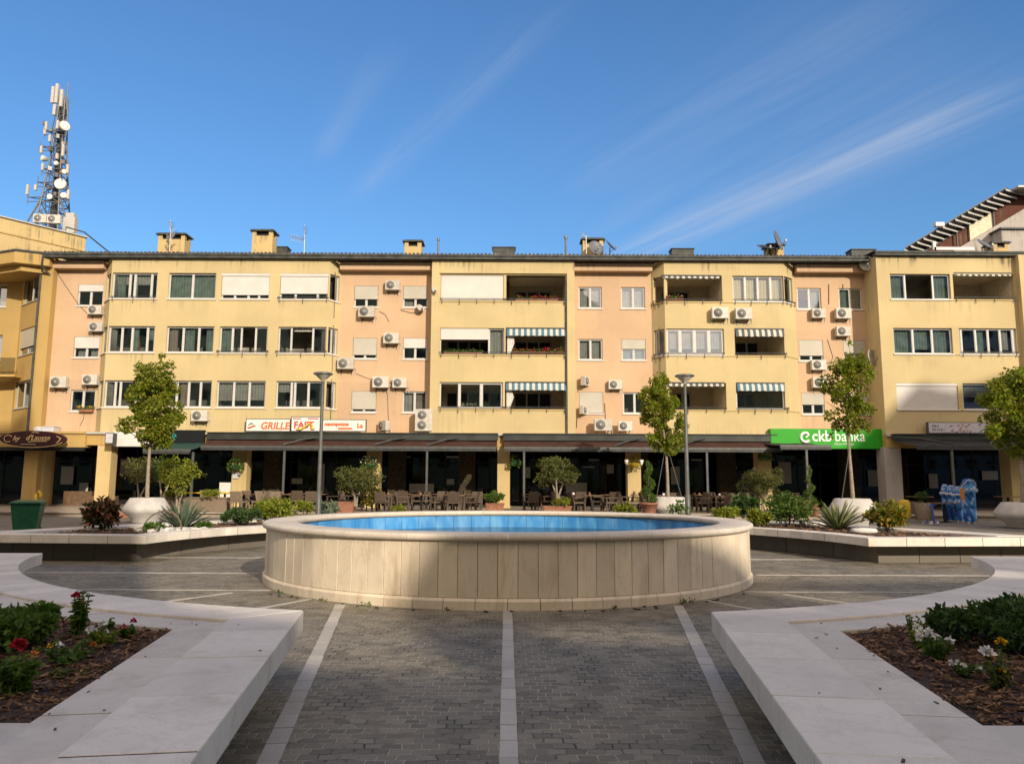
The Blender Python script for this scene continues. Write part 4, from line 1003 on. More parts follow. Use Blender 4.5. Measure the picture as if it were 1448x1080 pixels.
# ---------------------------------------------------------------- ground floor of the block
def rel(p): return (p[0], p[1] - YF, p[2])
arc = MB()
arc.box(X(62, YF), hx0, .02, .6, 3.30, ZB - .003)                      # edge beam over the arcade
arc.box(hx0, 34, YH - YF + .02, YH - YF + .6, 3.30, ZB - .003)
bm_ = arc.build('edge_beam', 'plaster_ochre', blk)
mb = MB(); mb.box(X(62, YF), hx0 - .01, -.10, .04, 3.86, 3.96); mb.box(hx0, 34, YH - YF - .10, YH - YF + .04, 3.86, 3.96); mb.build('beam_ledge', 'grey_frame', bm_)
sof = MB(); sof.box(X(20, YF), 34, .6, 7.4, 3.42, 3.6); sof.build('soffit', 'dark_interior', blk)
colx = [(133, 153, YF), (326, 347, YF), (517, 536, YF), (703, 721, YF), (888, 907, YF), (1073, 1093, YF)]
for a, b, Y in colx:
    x0, x1 = X(a, Y, 690), X(b, Y, 690); mb = MB(); mb.box(x0, x1, .05, .72, TER, 3.32); mb.box(x0 - .03, x1 + .03, .02, .75, TER, TER + .12); c_ = mb.build('column', 'plaster_cream', blk, .012, 1)
x0, x1 = X(1254, YH, 690), X(1278, YH, 690); mb = MB(); mb.box(x0, x1, YH - YF + .05, YH - YF + .9, TER, 3.32); mb.build('column', 'plaster_grey', blk, .012, 1)  # grey instead of cream: this column's shade is put into its colour
x0, x1 = X(1432, YH, 690), X(1460, YH, 690); mb = MB(); mb.box(x0, x1, YH - YF + .05, YH - YF + .9, TER, 3.32); mb.build('column', 'plaster_cream', blk, .012, 1)
for px in (383, 560, 660, 1030, 1205, 905): # inner row of pillars, the arcade's dimness put into their dark colour
    a = X(px, 42.2, 690); mb = MB(); mb.box(a - .45, a + .45, 2.9, 3.6, TER, 3.42); mb.build('inner_pillar', 'arcade_shade', blk)
# recessed shopfronts
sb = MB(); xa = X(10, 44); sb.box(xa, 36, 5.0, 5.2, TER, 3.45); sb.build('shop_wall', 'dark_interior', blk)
fr = MB(); gl = MB(); x = xa + .5
while x < 33:
    fr.box(x - .035, x + .035, 4.62, 4.70, TER, 3.42); x += 1.25
fr.box(xa, 34, 4.63, 4.69, 2.55, 2.63); fr.box(xa, 34, 4.63, 4.69, TER, TER + .25)
sf = fr.build('shopfront', 'black_metal', blk)
gl.add([(xa, 4.66, TER), (34, 4.66, TER), (34, 4.66, 3.42), (xa, 4.66, 3.42)], [(0, 1, 2, 3)]); gl.build('shop_glass', 'shop_glass', sf)
# small things seen in the dark of the arcade: faint lit rectangles drawn as pale plates
for px, py, w_, h_ in ((712 - 75, 681, .42, .32), (660, 683, .5, .55), (905 - 42, 663, .4, .5), (1033, 661, .75, .12), (872 - 40, 660, .7, .07), (640, 646, .7, .09), (575, 646, .5, .06), (457, 676, .14, 1.6), (350, 668, .5, .8), (420, 680, .6, .3), (596, 690, 1.4, .5), (745, 668, .4, .6), (815, 690, 1.2, .6), (840, 650, .6, .07), (955, 672, .5, 1.0), (985, 650, .6, .07), (1110, 668, .7, 1.2), (1235, 676, .6, .9), (1320, 680, .5, .8), (1400, 672, .9, .5), (95, 672, .7, 1.0), (118, 690, .5, .6), (180, 660, .8, .9)):
    p = rel(at(px, py, 43.8)); mb = MB(); mb.box(p[0] - w_ / 2, p[0] + w_ / 2, p[1], p[1] + .02, p[2] - h_ / 2, p[2] + h_ / 2); mb.build('pale_plate', 'grey_frame', sf)

# awnings
def awning(label, p0, p1, ztop, zfront, Y0, Y1, cloth, posts=(), arms=(), rail='post_grey', cassette=True, ledge_h=.30):
    xa_, xb_ = X(p0, Y0, 625), X(p1, Y0, 625)
    root = thing('awning', label, 'awning', ((xa_ + xb_) / 2, Y0, 0), 0, 'shop awnings along the arcade')
    L = xb_ - xa_; f = MB(); n = max(6, int(L / .8)); m = 4; vs = []; dy = Y1 - Y0
    for i in range(n + 1):
        for j in range(m + 1):
            t = j / m; vs.append((-L / 2 + L * i / n, dy * t, ztop + (zfront - ztop) * t - .05 * math.sin(math.pi * t) + .012 * math.sin(i * 1.7)))
    f.add(vs, [(i * (m + 1) + j, i * (m + 1) + j + 1, (i + 1) * (m + 1) + j + 1, (i + 1) * (m + 1) + j) for i in range(n) for j in range(m)], True); f.build('fabric', cloth, root)
    if cassette:
        c = MB(); c.box(-L / 2 - .05, L / 2 + .05, -.20, -.02, ztop - .02, ztop + ledge_h); c.box(-L / 2 - .05, L / 2 + .05, -.26, -.0, ztop + ledge_h, ztop + ledge_h + .05); c.build('cassette', 'cassette', root)
    r = MB(); r.box(-L / 2, L / 2, dy - .05, dy + .03, zfront - .10, zfront + .03); r.build('front_rail', rail, root, .01, 1)
    v = MB(); v.box(-L / 2 + .02, L / 2 - .02, dy - .035, dy - .02, zfront - .20, zfront - .101); v.build('valance', 'dark_metal', root)
    for px in posts:
        a = X(px, Y1, 690) - (xa_ + xb_) / 2; q = MB(); q.box(a - .05, a + .05, dy + .0, dy + .10, TER, zfront - .105); q.box(a - .11, a + .11, dy - .06, dy + .16, TER, TER + .03); q.build('post', 'post_grey', root)
    for px, d in arms:
        a = X(px, Y1, 630) - (xa_ + xb_) / 2; q = MB(); q.tube([(a, dy, zfront + .08), (a + d * .85, dy * .55, ztop - .02)], .05, 6); q.tube([(a + d * .85, dy * .55, ztop - .02), (a + d * 1.6, dy * .12, ztop + .12)], .045, 6); q.build('arm', 'dark_metal', root)
    return root
Yf = YF - 1.15
awning('brown awning under the grill sign, left of the middle column', 296, 703, 3.62, 3.22, YF - .1, Yf, 'awning_brown', posts=(400, 603), arms=((400, 1), (528, 1), (603, 1)))
awning('brown awning between the middle column and the green bank sign', 713, 1096, 3.62, 3.22, YF - .1, Yf, 'awning_brown', posts=(741, 1001), arms=((868, 1), (960, 1)))
awning('short dark awning at the left edge of the green bank sign', 1078, 1146, 3.55, 3.30, YF - .1, YF - 2.6, 'awning_dark', posts=(1143,), cassette=False)
awning('dark awning of the shop under the white sign at the right', 1262, 1390, 3.68, 3.30, YH - .1, YH - 2.3, 'awning_dark', posts=(1350,), arms=((1346, -1),), rail='dark_metal', ledge_h=.25)
awning('grey awning with a pale front rail at the right edge', 1392, 1480, 3.68, 3.30, YH - .1, YH - 2.3, 'awning_dark', arms=((1400, 1),), rail='steel', ledge_h=.25)
awning('small dark green awning beside the left tree', 228, 292, 3.42, 3.0, YF - .1, YF - 2.0, 'awning_green', posts=(270,), cassette=False)

# ---------------------------------------------------------------- signs
def sign(label, px0, px1, py0, py1, Y, face, frame='dark_metal', th=.14, name='shop_sign', rim=.035):
    a, b = at(px0, py1, Y), at(px1, py0, Y); w_, h_ = b.x - a.x, b.z - a.z
    root = thing(name, label, 'sign', (a.x, Y, a.z))
    mb = MB(); mb.box(0, w_, 0, th, 0, h_); mb.build('sign_box', frame, root)
    if rim is not None:
        mb = MB(); mb.box(rim, w_ - rim, -.012, .0, rim, h_ - rim); mb.build('sign_face', face, root)
    return root, w_, h_
def put(o, x, z, y=-.02): o.location = (x, y, z); return o
def blob(root, name, pts, r, mat, y=-.03):
    mb = MB(); mb.tube([(p[0], y, p[1]) for p in pts], r, 5); return mb.build(name, mat, root)
s1, w_, h_ = sign('long white grill sign with orange letters above the brown awning', 347, 411, 592, 610, YF - .35, 'sign_white')
put(text_mesh('GRILLE', .50, 'ink_orange', s1, shear=.18, bold=.012, sx=.95), w_ * .33, .13)
blob(s1, 'emblem', [(.15, .32), (.25, .42), (.38, .40)], .03, 'ink_teal'); blob(s1, 'emblem', [(.12, .18), (.28, .22), (.42, .30), (.5, .28)], .035, 'ink_orange')
s2, w_, h_ = sign('taller middle panel of the grill sign with red letters and yellow pizza drawing', 411, 454, 589, 610, YF - .36, 'sign_white')
put(text_mesh('FAST', .46, 'ink_red', s2, bold=.012), w_ * .10, .18)
blob(s2, 'emblem', [(.3, .12), (.5, .10), (.75, .25), (.95, .40), (1.1, .3), (1.05, .12), (1.2, .15)], .055, 'ink_yellow', -.04); blob(s2, 'emblem', [(.1, .66), (.5, .66)], .02, 'ink_red'); blob(s2, 'emblem', [(.85, .66), (1.4, .66)], .02, 'ink_red')
s3, w_, h_ = sign('right panel of the grill sign with small orange lettering', 454, 518, 593, 610, YF - .34, 'sign_white')
put(text_mesh('oeomponne', .25, 'ink_orange', s3, bold=.012), w_ * .07, .30); put(text_mesh('onnoono', .19, 'ink_orange', s3, bold=.010), w_ * .38, .11); put(text_mesh('La', .32, 'ink_orange', s3, bold=.012), w_ * .80, .20)
s4, w_, h_ = sign('bright green bank sign with white letters', 1090.5, 1257, 606.5, 634, YF - .32, 'sign_green', 'sign_green', .3)
put(text_mesh('ckb', .78, 'ink_white', s4, bold=.010, fit=.98), w_ * .345, h_ * .38); put(text_mesh('banka', .78, 'ink_white', s4, bold=.001, fit=1.52), w_ * .535, h_ * .38)
put(text_mesh('Članica OTP grupe', .13, 'ink_white', s4), w_ * .53, h_ * .20)
blob(s4, 'emblem', [(w_ * .29 + .23 * math.cos(t), h_ * .56 + .23 * math.sin(t)) for t in np.linspace(.9, 5.6, 16)], .075, 'ink_white'); blob(s4, 'emblem', [(w_ * .29 + .02, h_ * .56), (w_ * .29 + .12, h_ * .56 + .08), (w_ * .29 + .20, h_ * .56 + .16)], .045, 'ink_white')
s5, w_, h_ = sign('white shop sign with faded red lettering above the dark awning at the right', 1313, 1398, 597, 612.5, YH - .4, 'sign_grey', 'post_grey', .2)
put(text_mesh('1/\\ii x', .17, 'ink_dark', s5), w_ * .05, .32); put(text_mesh('17/ 17:3 /', .17, 'ink_dark', s5), w_ * .05, .12)
for i_, (fx, fz, c_) in enumerate(((.36, .34, 'ink_red'), (.37, .16, 'ink_red'), (.48, .38, 'ink_red'), (.52, .30, 'ink_red'), (.55, .40, 'ink_red'), (.60, .36, 'ink_red'), (.65, .40, 'ink_red'), (.44, .10, 'ink_red'), (.50, .12, 'ink_red'), (.56, .14, 'ink_red'), (.62, .10, 'ink_red'), (.67, .11, 'ink_dark'), (.83, .42, 'ink_dark'), (.95, .36, 'ink_dark'), (.84, .08, 'ink_dark'))):
    blob(s5, 'emblem', [(w_ * fx, fz), (w_ * fx + .05, fz + .06 * (-1) ** i_), (w_ * fx + .11, fz + .02)], .014, c_)
# oval maroon sign
p = at(46, 621, 38.6); s6 = thing('shop_sign', 'oval maroon sign with gold script over the far left shop', 'sign', tuple(p))
mb = MB(); pr_ = [(math.cos(t) * 1.68, math.sin(t) * .43) for t in np.linspace(0, 2 * math.pi, 49)[:-1]]
mb.add([(x, 0, z) for x, z in pr_] + [(x, .12, z) for x, z in pr_], [tuple(range(48)), tuple(range(95, 47, -1))] + [(i, i + 48, (i + 1) % 48 + 48, (i + 1) % 48) for i in range(48)]); mb.build('sign_box', 'sign_maroon', s6)
blob(s6, 'trim', [(x * .97, z * .95) for x, z in pr_[24:46]], .015, 'ink_gold')
put(text_mesh('hy', .34, 'ink_gold', s6, shear=.35, bold=.004), -.98, -.06); put(text_mesh('d\'Lausse', .36, 'ink_gold', s6, shear=.3, bold=.004), -.34, -.04)
blob(s6, 'flourish', [(-1.20 + .2 * math.cos(t), .03 + .17 * math.sin(t)) for t in np.linspace(.5, 5.4, 14)], .02, 'ink_gold'); blob(s6, 'flourish', [(-.2, -.13), (.2, -.11), (.75, -.10)], .02, 'ink_gold'); blob(s6, 'flourish', [(-.55, -.25), (.2, -.25)], .014, 'ink_gold'); blob(s6, 'flourish', [(-.05, .33), (.1, .36), (.3, .32)], .016, 'ink_gold'); blob(s6, 'flourish', [(1.2, .16), (1.42, .05), (1.3, -.13), (1.22, -.18)], .02, 'ink_gold')
# black shop board with teal wreath, white fascia piece, grey box
s7, w_, h_ = sign('black shop board with a teal drawing behind the left tree', 216, 290, 608, 630, YF - .15, 'sign_black', 'sign_black')
for k in range(7):
    t0 = k * .9; blob(s7, 'emblem', [(w_ * .28 + (.28 + .1 * math.sin(t * 3 + k)) * math.cos(t + t0) * 1.3, h_ * .55 + (.2 + .06 * math.sin(t * 2)) * math.sin(t + t0)) for t in np.linspace(0, 3.2, 9)], .014, 'ink_teal')
blob(s7, 'emblem', [(w_ * .1, .07), (w_ * .32, .07)], .03, 'ink_white')
s8, w_, h_ = sign('plain white fascia board beside the left tree', 160, 214, 610, 631, YF - .16, 'panel_white', 'panel_white')
s9, w_, h_ = sign('small grey box sign on top of the left column', 148, 161, 612, 627, YF - .7, 'sign_grey', 'dark_metal', .35)

# ---------------------------------------------------------------- neighbour on the left
nb = thing('corner_building', 'ochre corner building with deep eaves at the left edge', 'building', (X(40, 41), 41, 0)); NX, NY = nb.location.x, 41
class WallN(Wall):
    def pt(s, a, d, z): q = s.p0 + s.u * a + s.inw * d; return (q.x - NX, q.y - NY, z)
n0 = (X(48.5, 39.6, 500), 39.6); n1 = (X(66, 39.6, 500) , 39.6); n2 = (X(24, 41.3, 500), 41.3); n3 = (-42.0, 42.6)
wn1 = WallN(n0, n1); wn2 = WallN(n2, n0); wn3 = WallN(n3, n2)
nw = MB(); nint = MB()
wn1.skin(nw, ZB - 3.7, 12.75, [], back=1.5)
h2 = [(.25, wn2.L - .22, SILL[k] + .05, HEAD[k] + .1) for k in range(3)]; wn2.skin(nw, ZB, 12.75, h2, .3)
b3 = wn3.L; h3 = [(b3 - 3.2 + .1 * k, b3 - .9, SILL[k] - .1 * (k == 1), HEAD[k] - .1) for k in range(3)]; wn3.skin(nw, ZB, 12.75, h3, .25)
nw.build('wall', 'plaster_ochre', nb)
for k in range(3):
    window(wn2, *h2[k], panes=(.5,), parent=nb, frame='grey_frame', shut=.68 if k == 1 else 0, shut_mat='shutter_slats_cream', sill=True); room(nint, wn2, h2[k][0] - .1, h2[k][1] + .1, h2[k][2] - .4, h2[k][3] + .1, 1.5, .32)
    window(wn3, *h3[k], panes=(.5, .75), parent=nb, frame='white_frame', curtain=[(.5, .98, 1.0, V_)] if k else None, shut=.95 if k == 0 else 0, shut_mat='shutter_slats_cream'); room(nint, wn3, h3[k][0] - .1, h3[k][1] + .1, h3[k][2] - .4, h3[k][3] + .1, 1.5, .27)
nint.build('room', 'interior', nb)
# eaves: fascia with a curved soffit, following the wall
e = [at(71, 365, 39.3), at(24, 365, 38.8)]; E1, E2 = (e[0].x, 39.25), (e[1].x, 38.6); E3 = (-34.0, 42.0); E0 = (e[0].x, 43.5); E4 = (-38, 46)
P = [(x - NX, y - NY) for x, y in (E3, E2, E1, E0, E4)]
mb = MB(); mb.prism(P, 12.62, 13.22); mb.build('eaves', 'plaster_ochre', nb, .02, 1)
Q = [(x - NX, y - NY) for x, y in ((E3[0] + .1, E3[1] + .45), (E2[0] + .12, E2[1] + .4), (E1[0] - .1, E1[1] + .4), (E0[0] - .1, E0[1]), E4)]
mb = MB(); mb.prism(Q, 12.3, 12.63); mb.build('soffit', 'plaster_ochre', nb)
mb = MB(); mb.tube([(P[0][0], P[0][1], 13.28), (P[1][0], P[1][1], 13.28), (P[2][0], P[2][1], 13.28)], .07, 6); mb.build('gutter', 'gutter', nb)
mb = MB(); p = at(48, 420, 39.5); mb.tube([(n0[0] - NX + .02, n0[1] - NY - .06, 12.3), (n0[0] - NX + .02, n0[1] - NY - .06, ZB)], .06, 8); mb.build('downpipe', 'gutter', nb)
mb = MB(); mb.box(-42 - NX, X(133, YF) - NX, YF - .1 - NY, YF + .5 - NY, 3.18, 3.93); mb.box(-42 - NX, X(133, YF) - NX, YF - .18 - NY, YF - .1 - NY, 3.86, 3.97); mb.build('fascia', 'plaster_ochre', nb)
mb = MB(); mb.box(-42 - NX, X(133, YF) - NX, YF - .16 - NY, YF - .02 - NY, 3.0, 3.18); mb.build('fascia_trim', 'black_metal', nb)
a, b = X(18, YF, 690), X(47, YF, 690); mb = MB(); mb.box(a - NX, b - NX, -1.0, -.2, TER, 3.2); mb.build('column', 'plaster_cream', nb, .012, 1)
mb = MB(); mb.box(-42 - NX, xa - NX + 2, 3.5, 3.7, 0, 3.9); mb.box(-42 - NX, xa - NX + 2, -.9, 3.5, 3.5, 3.6); mb.build('shop_wall', 'dark_interior', nb)
mb = MB(); mb.box(-42 - NX, n2[0] - NX, -1.0, 1.6, 3.94, 4.0); mb.build('canopy_roof', 'panel_white', nb)
# balcony of the corner building with wire glass side
p = at(12, 500, 40.6); bc = MB(); bc.box(p.x - 3 - NX, p.x + .75 - NX, -.9, .2, 6.9, 7.02); bc.build('balcony_slab', 'plaster_ochre', nb)
bc = MB(); bc.box(p.x - 3 - NX, p.x + .7 - NX, -.9, -.86, 7.02, 7.9); bc.build('balcony_panel', 'pale_glass', nb)

# pale block behind it, carrying the mast
q0, q1 = at(-30, 305, 46), at(122, 331, 51); zt = 17.95
pb = thing('background_block', 'pale yellow block rising behind the left corner building', 'building', (q1.x, q1.y, 0))
d_ = Vector((q0.x - q1.x, q0.y - q1.y)).normalized(); ang = math.atan2(-d_.y, -d_.x); pb.rotation_euler.z = ang
mb = MB(); mb.box(-26, 0, 0, 14, 0, zt); mb.build('wall', 'plaster_cream', pb)
mb = MB(); mb.box(-26, .12, -.12, 14, zt, zt + .08); mb.build('roof_edge', 'grey_frame', pb); mb = MB(); mb.box(-26, .03, -.05, 0, zt - 1.0, zt - .93); mb.build('string_course', 'plaster_ochre', pb)
mb = MB(); mb.tube([(-1.2, .3, zt + .5), (.0, .3, zt + .45), (3.2, 2.2, zt - .35)], .05, 6); mb.tube([(-1.2, .3, zt), (-1.2, .3, zt + .5)], .04, 6); mb.build('roof_railing', 'grey_metal', pb)

# ---------------------------------------------------------------- background building on the right, with louvred canopy
A_, B_ = at(1281, 352, 56), at(1424, 267, 56)
rb = thing('terraced_building', 'dark red and grey terraced building with a sloping louvred canopy behind the right wing', 'building', (A_.x, 56, 0)); rx, ry = A_.x, 56
sl_ = MB(); n = 17; dx, dz = B_.x - A_.x, B_.z - A_.z
for i in range(n):
    t = i / (n - 1); x, z = dx * t, A_.z + dz * t
    L_ = 1.35 + .5 * t
    sl_.hexa([(x - .15, -.12, z - .20), (x + L_, .85, z - .20), (x + L_, .90, z - .20), (x - .15, -.07, z - .20)], [(x - .15, -.02, z - .0), (x + L_, .95, z - .0), (x + L_, 1.0, z - .0), (x - .15, .03, z - .0)])
sl_.build('louvre_canopy', 'grey_frame', rb)
mb = MB()
mb.hexa([(-.1, .0, A_.z + .02), (dx - .1, 0, B_.z + .02), (dx + 1.9, 1.2, B_.z + .02), (1.4, 1.2, A_.z + .02)], [(-.1, .0, A_.z + .10), (dx - .1, 0, B_.z + .10), (dx + 1.9, 1.2, B_.z + .10), (1.4, 1.2, A_.z + .10)])
for x0_, y0_ in ((1.3, 1.02),):
    mb.hexa([(x0_ - .1, y0_, A_.z - .36), (dx + x0_, y0_, B_.z - .36), (dx + x0_, y0_ + .15, B_.z - .36), (x0_ - .1, y0_ + .15, A_.z - .36)], [(x0_ - .1, y0_, A_.z - .13), (dx + x0_, y0_, B_.z - .13), (dx + x0_, y0_ + .15, B_.z - .13), (x0_ - .1, y0_ + .15, A_.z - .13)])
mb.build('canopy_beam', 'dark_metal', rb)
mb = MB(); mb.box(dx + .6, dx + 14, -.4, 4, B_.z - .02, B_.z + .12); mb.build('roof_edge', 'grey_frame', rb)
def slope_wall(mb, x0, x1, y, th, off, zb=0):
    z = lambda x: A_.z + dz * (x / dx) + off
    mb.hexa([(x0, y, zb), (x1, y, zb), (x1, y + th, zb), (x0, y + th, zb)], [(x0, y, z(x0)), (x1, y, z(x1)), (x1, y + th, z(x1)), (x0, y + th, z(x0))])
mb = MB(); slope_wall(mb, 1.2, dx + 8, 1.3, 3, -.62); mb.build('wall', 'plaster_red', rb)
mb = MB(); slope_wall(mb, 5.6, 7.6, 1.1, .19, -1.0); mb.build('wall_panel', 'loggia_paint', rb)
mb = MB(); slope_wall(mb, 3.6, dx + 8, .3, .75, -2.3); mb.build('parapet', 'plaster_grey', rb)
mb = MB(); a = at(1405, 330, 56); mb.box(a.x - rx, a.x - rx + 8, -.9, .28, 0, a.z); mb.build('penthouse', 'plaster_grey', rb); mb = MB(); mb.box(a.x - rx - .15, a.x - rx + 8, -1.1, 1.1, a.z, a.z + .12); mb.build('penthouse_roof', 'dark_metal', rb)
for px, p0, p1 in ((1346, 312, 352), (1398, 293, 322)):
    a, b = at(px, p0, 57.5), at(px, p1, 57.5); mb = MB(); mb.tube([(a.x - rx, 1.0, b.z - 1), (a.x - rx, 1.0, a.z)], .07, 6); mb.build('canopy_post', 'post_grey', rb)
mb = MB(); a = at(1322, 352, 55.5); mb.box(a.x - rx - .1, a.x - rx + 2.9, -.6, -.5, a.z - .1, a.z + .12); mb.box(a.x - rx - .15, a.x - rx + .05, -.6, -.4, a.z - .1, a.z + .55); mb.build('roof_rail', 'panel_white', rb)
mb = MB(); a = at(1327, 318, 55.8); mb.box(a.x - rx - .3, a.x - rx + .35, -.4, 0, a.z - .15, a.z + .15); mb.build('floodlight', 'panel_white', rb)

# ---------------------------------------------------------------- unseen buildings behind the camera, rooflines shaped to shade the square
def caster(label, x0, x1, y0, y1, h, roofpts=None, mat='plaster_cream'):
    root = thing('apartment_building', label, 'building', ((x0 + x1) / 2, (y0 + y1) / 2, 0)); cx, cy = root.location.x, root.location.y
    mb = MB(); poly = roofpts or [(x0, h), (x1, h)]
    for (xa2, za), (xb2, zb2) in zip(poly, poly[1:]):
        mb.hexa([(xa2 - cx, y0 - cy, 0), (xb2 - cx, y0 - cy, 0), (xb2 - cx, y1 - cy, 0), (xa2 - cx, y1 - cy, 0)], [(xa2 - cx, y0 - cy, za), (xb2 - cx, y0 - cy, zb2), (xb2 - cx, y1 - cy, zb2), (xa2 - cx, y1 - cy, za)])
    wl_ = mb.build('wall', mat, root)
    fb = MB(); nfl = int(min(z for _, z in poly) // 2.9)
    for f in range(1, nfl):
        x = x0 + 1.2
        while x < x1 - 2:
            fb.box(x - cx, x + 1.4 - cx, y1 - cy, y1 - cy + .05, f * 2.9 + .9, f * 2.9 + 2.2); x += 2.9
    if fb.f: tag(fb.build('windows', 'sign_black', wl_), kind='stuff')
    return root
CASTERS = True
TE = math.tan(SUN_EL) / math.cos(SUN_AZ); TA = math.tan(SUN_AZ)
def hgt(y, z, yb): return z + (y - yb) * TE
YB = -25.0
caster('long cream apartment block behind the viewer, its roof stepping up to the left', -75, 13.4, -37, YB, 26, [(-75, 36), (8.2, 36), (8.5, 34.3), (9.9, 34.2), (10.6, 28), (13.4, 25.6)])
low = caster('lower cream block behind the viewer with an added roof screen that shapes the sunlight', 13.4, 51.4, -37, YB - .4, 14, [(13.4, 14.0), (39, 14.0), (44, 15.0), (51.4, 15.0)])
# added roof screen: thin wall, openings and top edge shaped to cut sun patches
sc_ = MB(); cx_, cy_ = low.location.x, low.location.y
TOPS = [(13.4, 15.45), (14.7, 14.95), (15.66, 14.9), (16.3, 16.45), (16.75, 17.35), (18, 17.6), (26, 17.7), (30, 18.6), (38, 19.5), (41, 22), (44, 28), (51.4, 32.5)]
OPEN = [(17.1, 18.6, 15.5, 15.98), (21.8, 23.3, 16.5, 17.3)]
def top_at(x):
    for (xa3, za), (xb3, zb3) in zip(TOPS, TOPS[1:]):
        if xa3 <= x <= xb3: return za + (zb3 - za) * (x - xa3) / (xb3 - xa3)
XS = sorted({*[p[0] for p in TOPS], *[o_[0] for o_ in OPEN], *[o_[1] for o_ in OPEN]})
for xa3, xb3 in zip(XS, XS[1:]):
    hol = [o_ for o_ in OPEN if o_[0] < (xa3 + xb3) / 2 < o_[1]]; za, zb3 = top_at(xa3), top_at(xb3); zlo = 13.9
    for o_ in hol:
        sc_.hexa([(xa3 - cx_, YB - .3 - cy_, zlo), (xb3 - cx_, YB - .3 - cy_, zlo), (xb3 - cx_, YB - cy_, zlo), (xa3 - cx_, YB - cy_, zlo)], [(xa3 - cx_, YB - .3 - cy_, o_[2]), (xb3 - cx_, YB - .3 - cy_, o_[2]), (xb3 - cx_, YB - cy_, o_[2]), (xa3 - cx_, YB - cy_, o_[2])]); zlo = o_[3]
    if min(za, zb3) > zlo: sc_.hexa([(xa3 - cx_, YB - .3 - cy_, zlo), (xb3 - cx_, YB - .3 - cy_, zlo), (xb3 - cx_, YB - cy_, zlo), (xa3 - cx_, YB - cy_, zlo)], [(xa3 - cx_, YB - .3 - cy_, za), (xb3 - cx_, YB - .3 - cy_, zb3), (xb3 - cx_, YB - cy_, zb3), (xa3 - cx_, YB - cy_, za)])
sc_.build('sun_cut_screen', 'plaster_cream', low)
caster('tall slab block behind the viewer to the right', 51.4, 96, -42, YB, 37, [(51.4, 33.4), (53.2, 36.9), (55, 36.5), (58, 37.4), (96, 37.6)], 'plaster_grey')
# ---------------------------------------------------------------- air conditioners
def make_ac(name='air_conditioner', w_=.84, h_=.58, d_=.30, fans=1):
    root = thing(name, '', 'air conditioner')
    mb = MB(); mb.box(-w_ / 2, w_ / 2, -d_ - .10, -.10, 0, h_); mb.build('casing', 'ac_white', root, .012, 2)
    n = fans
    for f in range(n):
        cz = h_ / 2 if n == 1 else h_ * (.27 + .46 * f); rr = min(h_ / (2 * n), w_ / 2) * .80; cx = -w_ * .14 if n == 1 else -w_ * .10
        g_ = MB(); m = 28
        prof = [(rr, 0), (rr * .97, .015), (rr * .35, .018), (rr * .3, .03), (0.0, .03)]
        vs, fs = [], []
        for k in range(m):
            t = 2 * math.pi * k / m
            for r, y in prof: vs.append((cx + r * math.cos(t), -d_ - .101 - y, cz + r * math.sin(t)))
        L = len(prof)
        for k in range(m):
            j = (k + 1) % m
            for i in range(L - 1): fs.append((k * L + i, k * L + i + 1, j * L + i + 1, j * L + i))
        g_.add(vs, fs, True); gr = g_.build('fan_grille', 'ac_grille', root)
        hb = MB(); hb.lathe([(rr * .22, 0), (rr * .2, .015), (0, .018)], n=14); o = hb.build('fan_hub', 'ac_white', gr); o.rotation_euler = (R(90), 0, 0); o.location = (cx, -d_ - .13, cz)
    for s_ in (-1, 1):
        bk = MB(); bk.box(s_ * w_ * .33 - .02, s_ * w_ * .33 + .02, -d_ - .08, .02, -.045, -.001); bk.box(s_ * w_ * .33 - .02, s_ * w_ * .33 + .02, -.03, .02, -.25, -.046); bk.build('bracket', 'grey_metal', root)
    pi = MB(); pi.tube([(w_ / 2, -.2, h_ * .3), (w_ / 2 + .06, -.18, h_ * .25), (w_ / 2 + .08, -.05, h_ * .1), (w_ / 2 + .07, .0, -.25)], .016, 5); pi.build('pipe', 'panel_white', root)
    return root
ac0 = make_ac(); ac_used = [False]
tall0 = make_ac('air_conditioner', .88, 1.12, .34, 2); tall0['label'] = 'tall twin fan air conditioner standing on the beam beside the middle yellow bay'; tall0['group'] = 'air conditioners on the facade'
GRP = 'air conditioners on the facade'
def ac(px, py, Y, label, rz=0, sc=1.0):
    p = at(px, py, Y); r = ac0 if not ac_used[0] else dup(ac0, (0, 0, 0)); ac_used[0] = True
    r.location = (p.x, Y, p.z); r.rotation_euler = (0, 0, rz); r.scale = (sc,) * 3; r['label'] = label; r['group'] = GRP
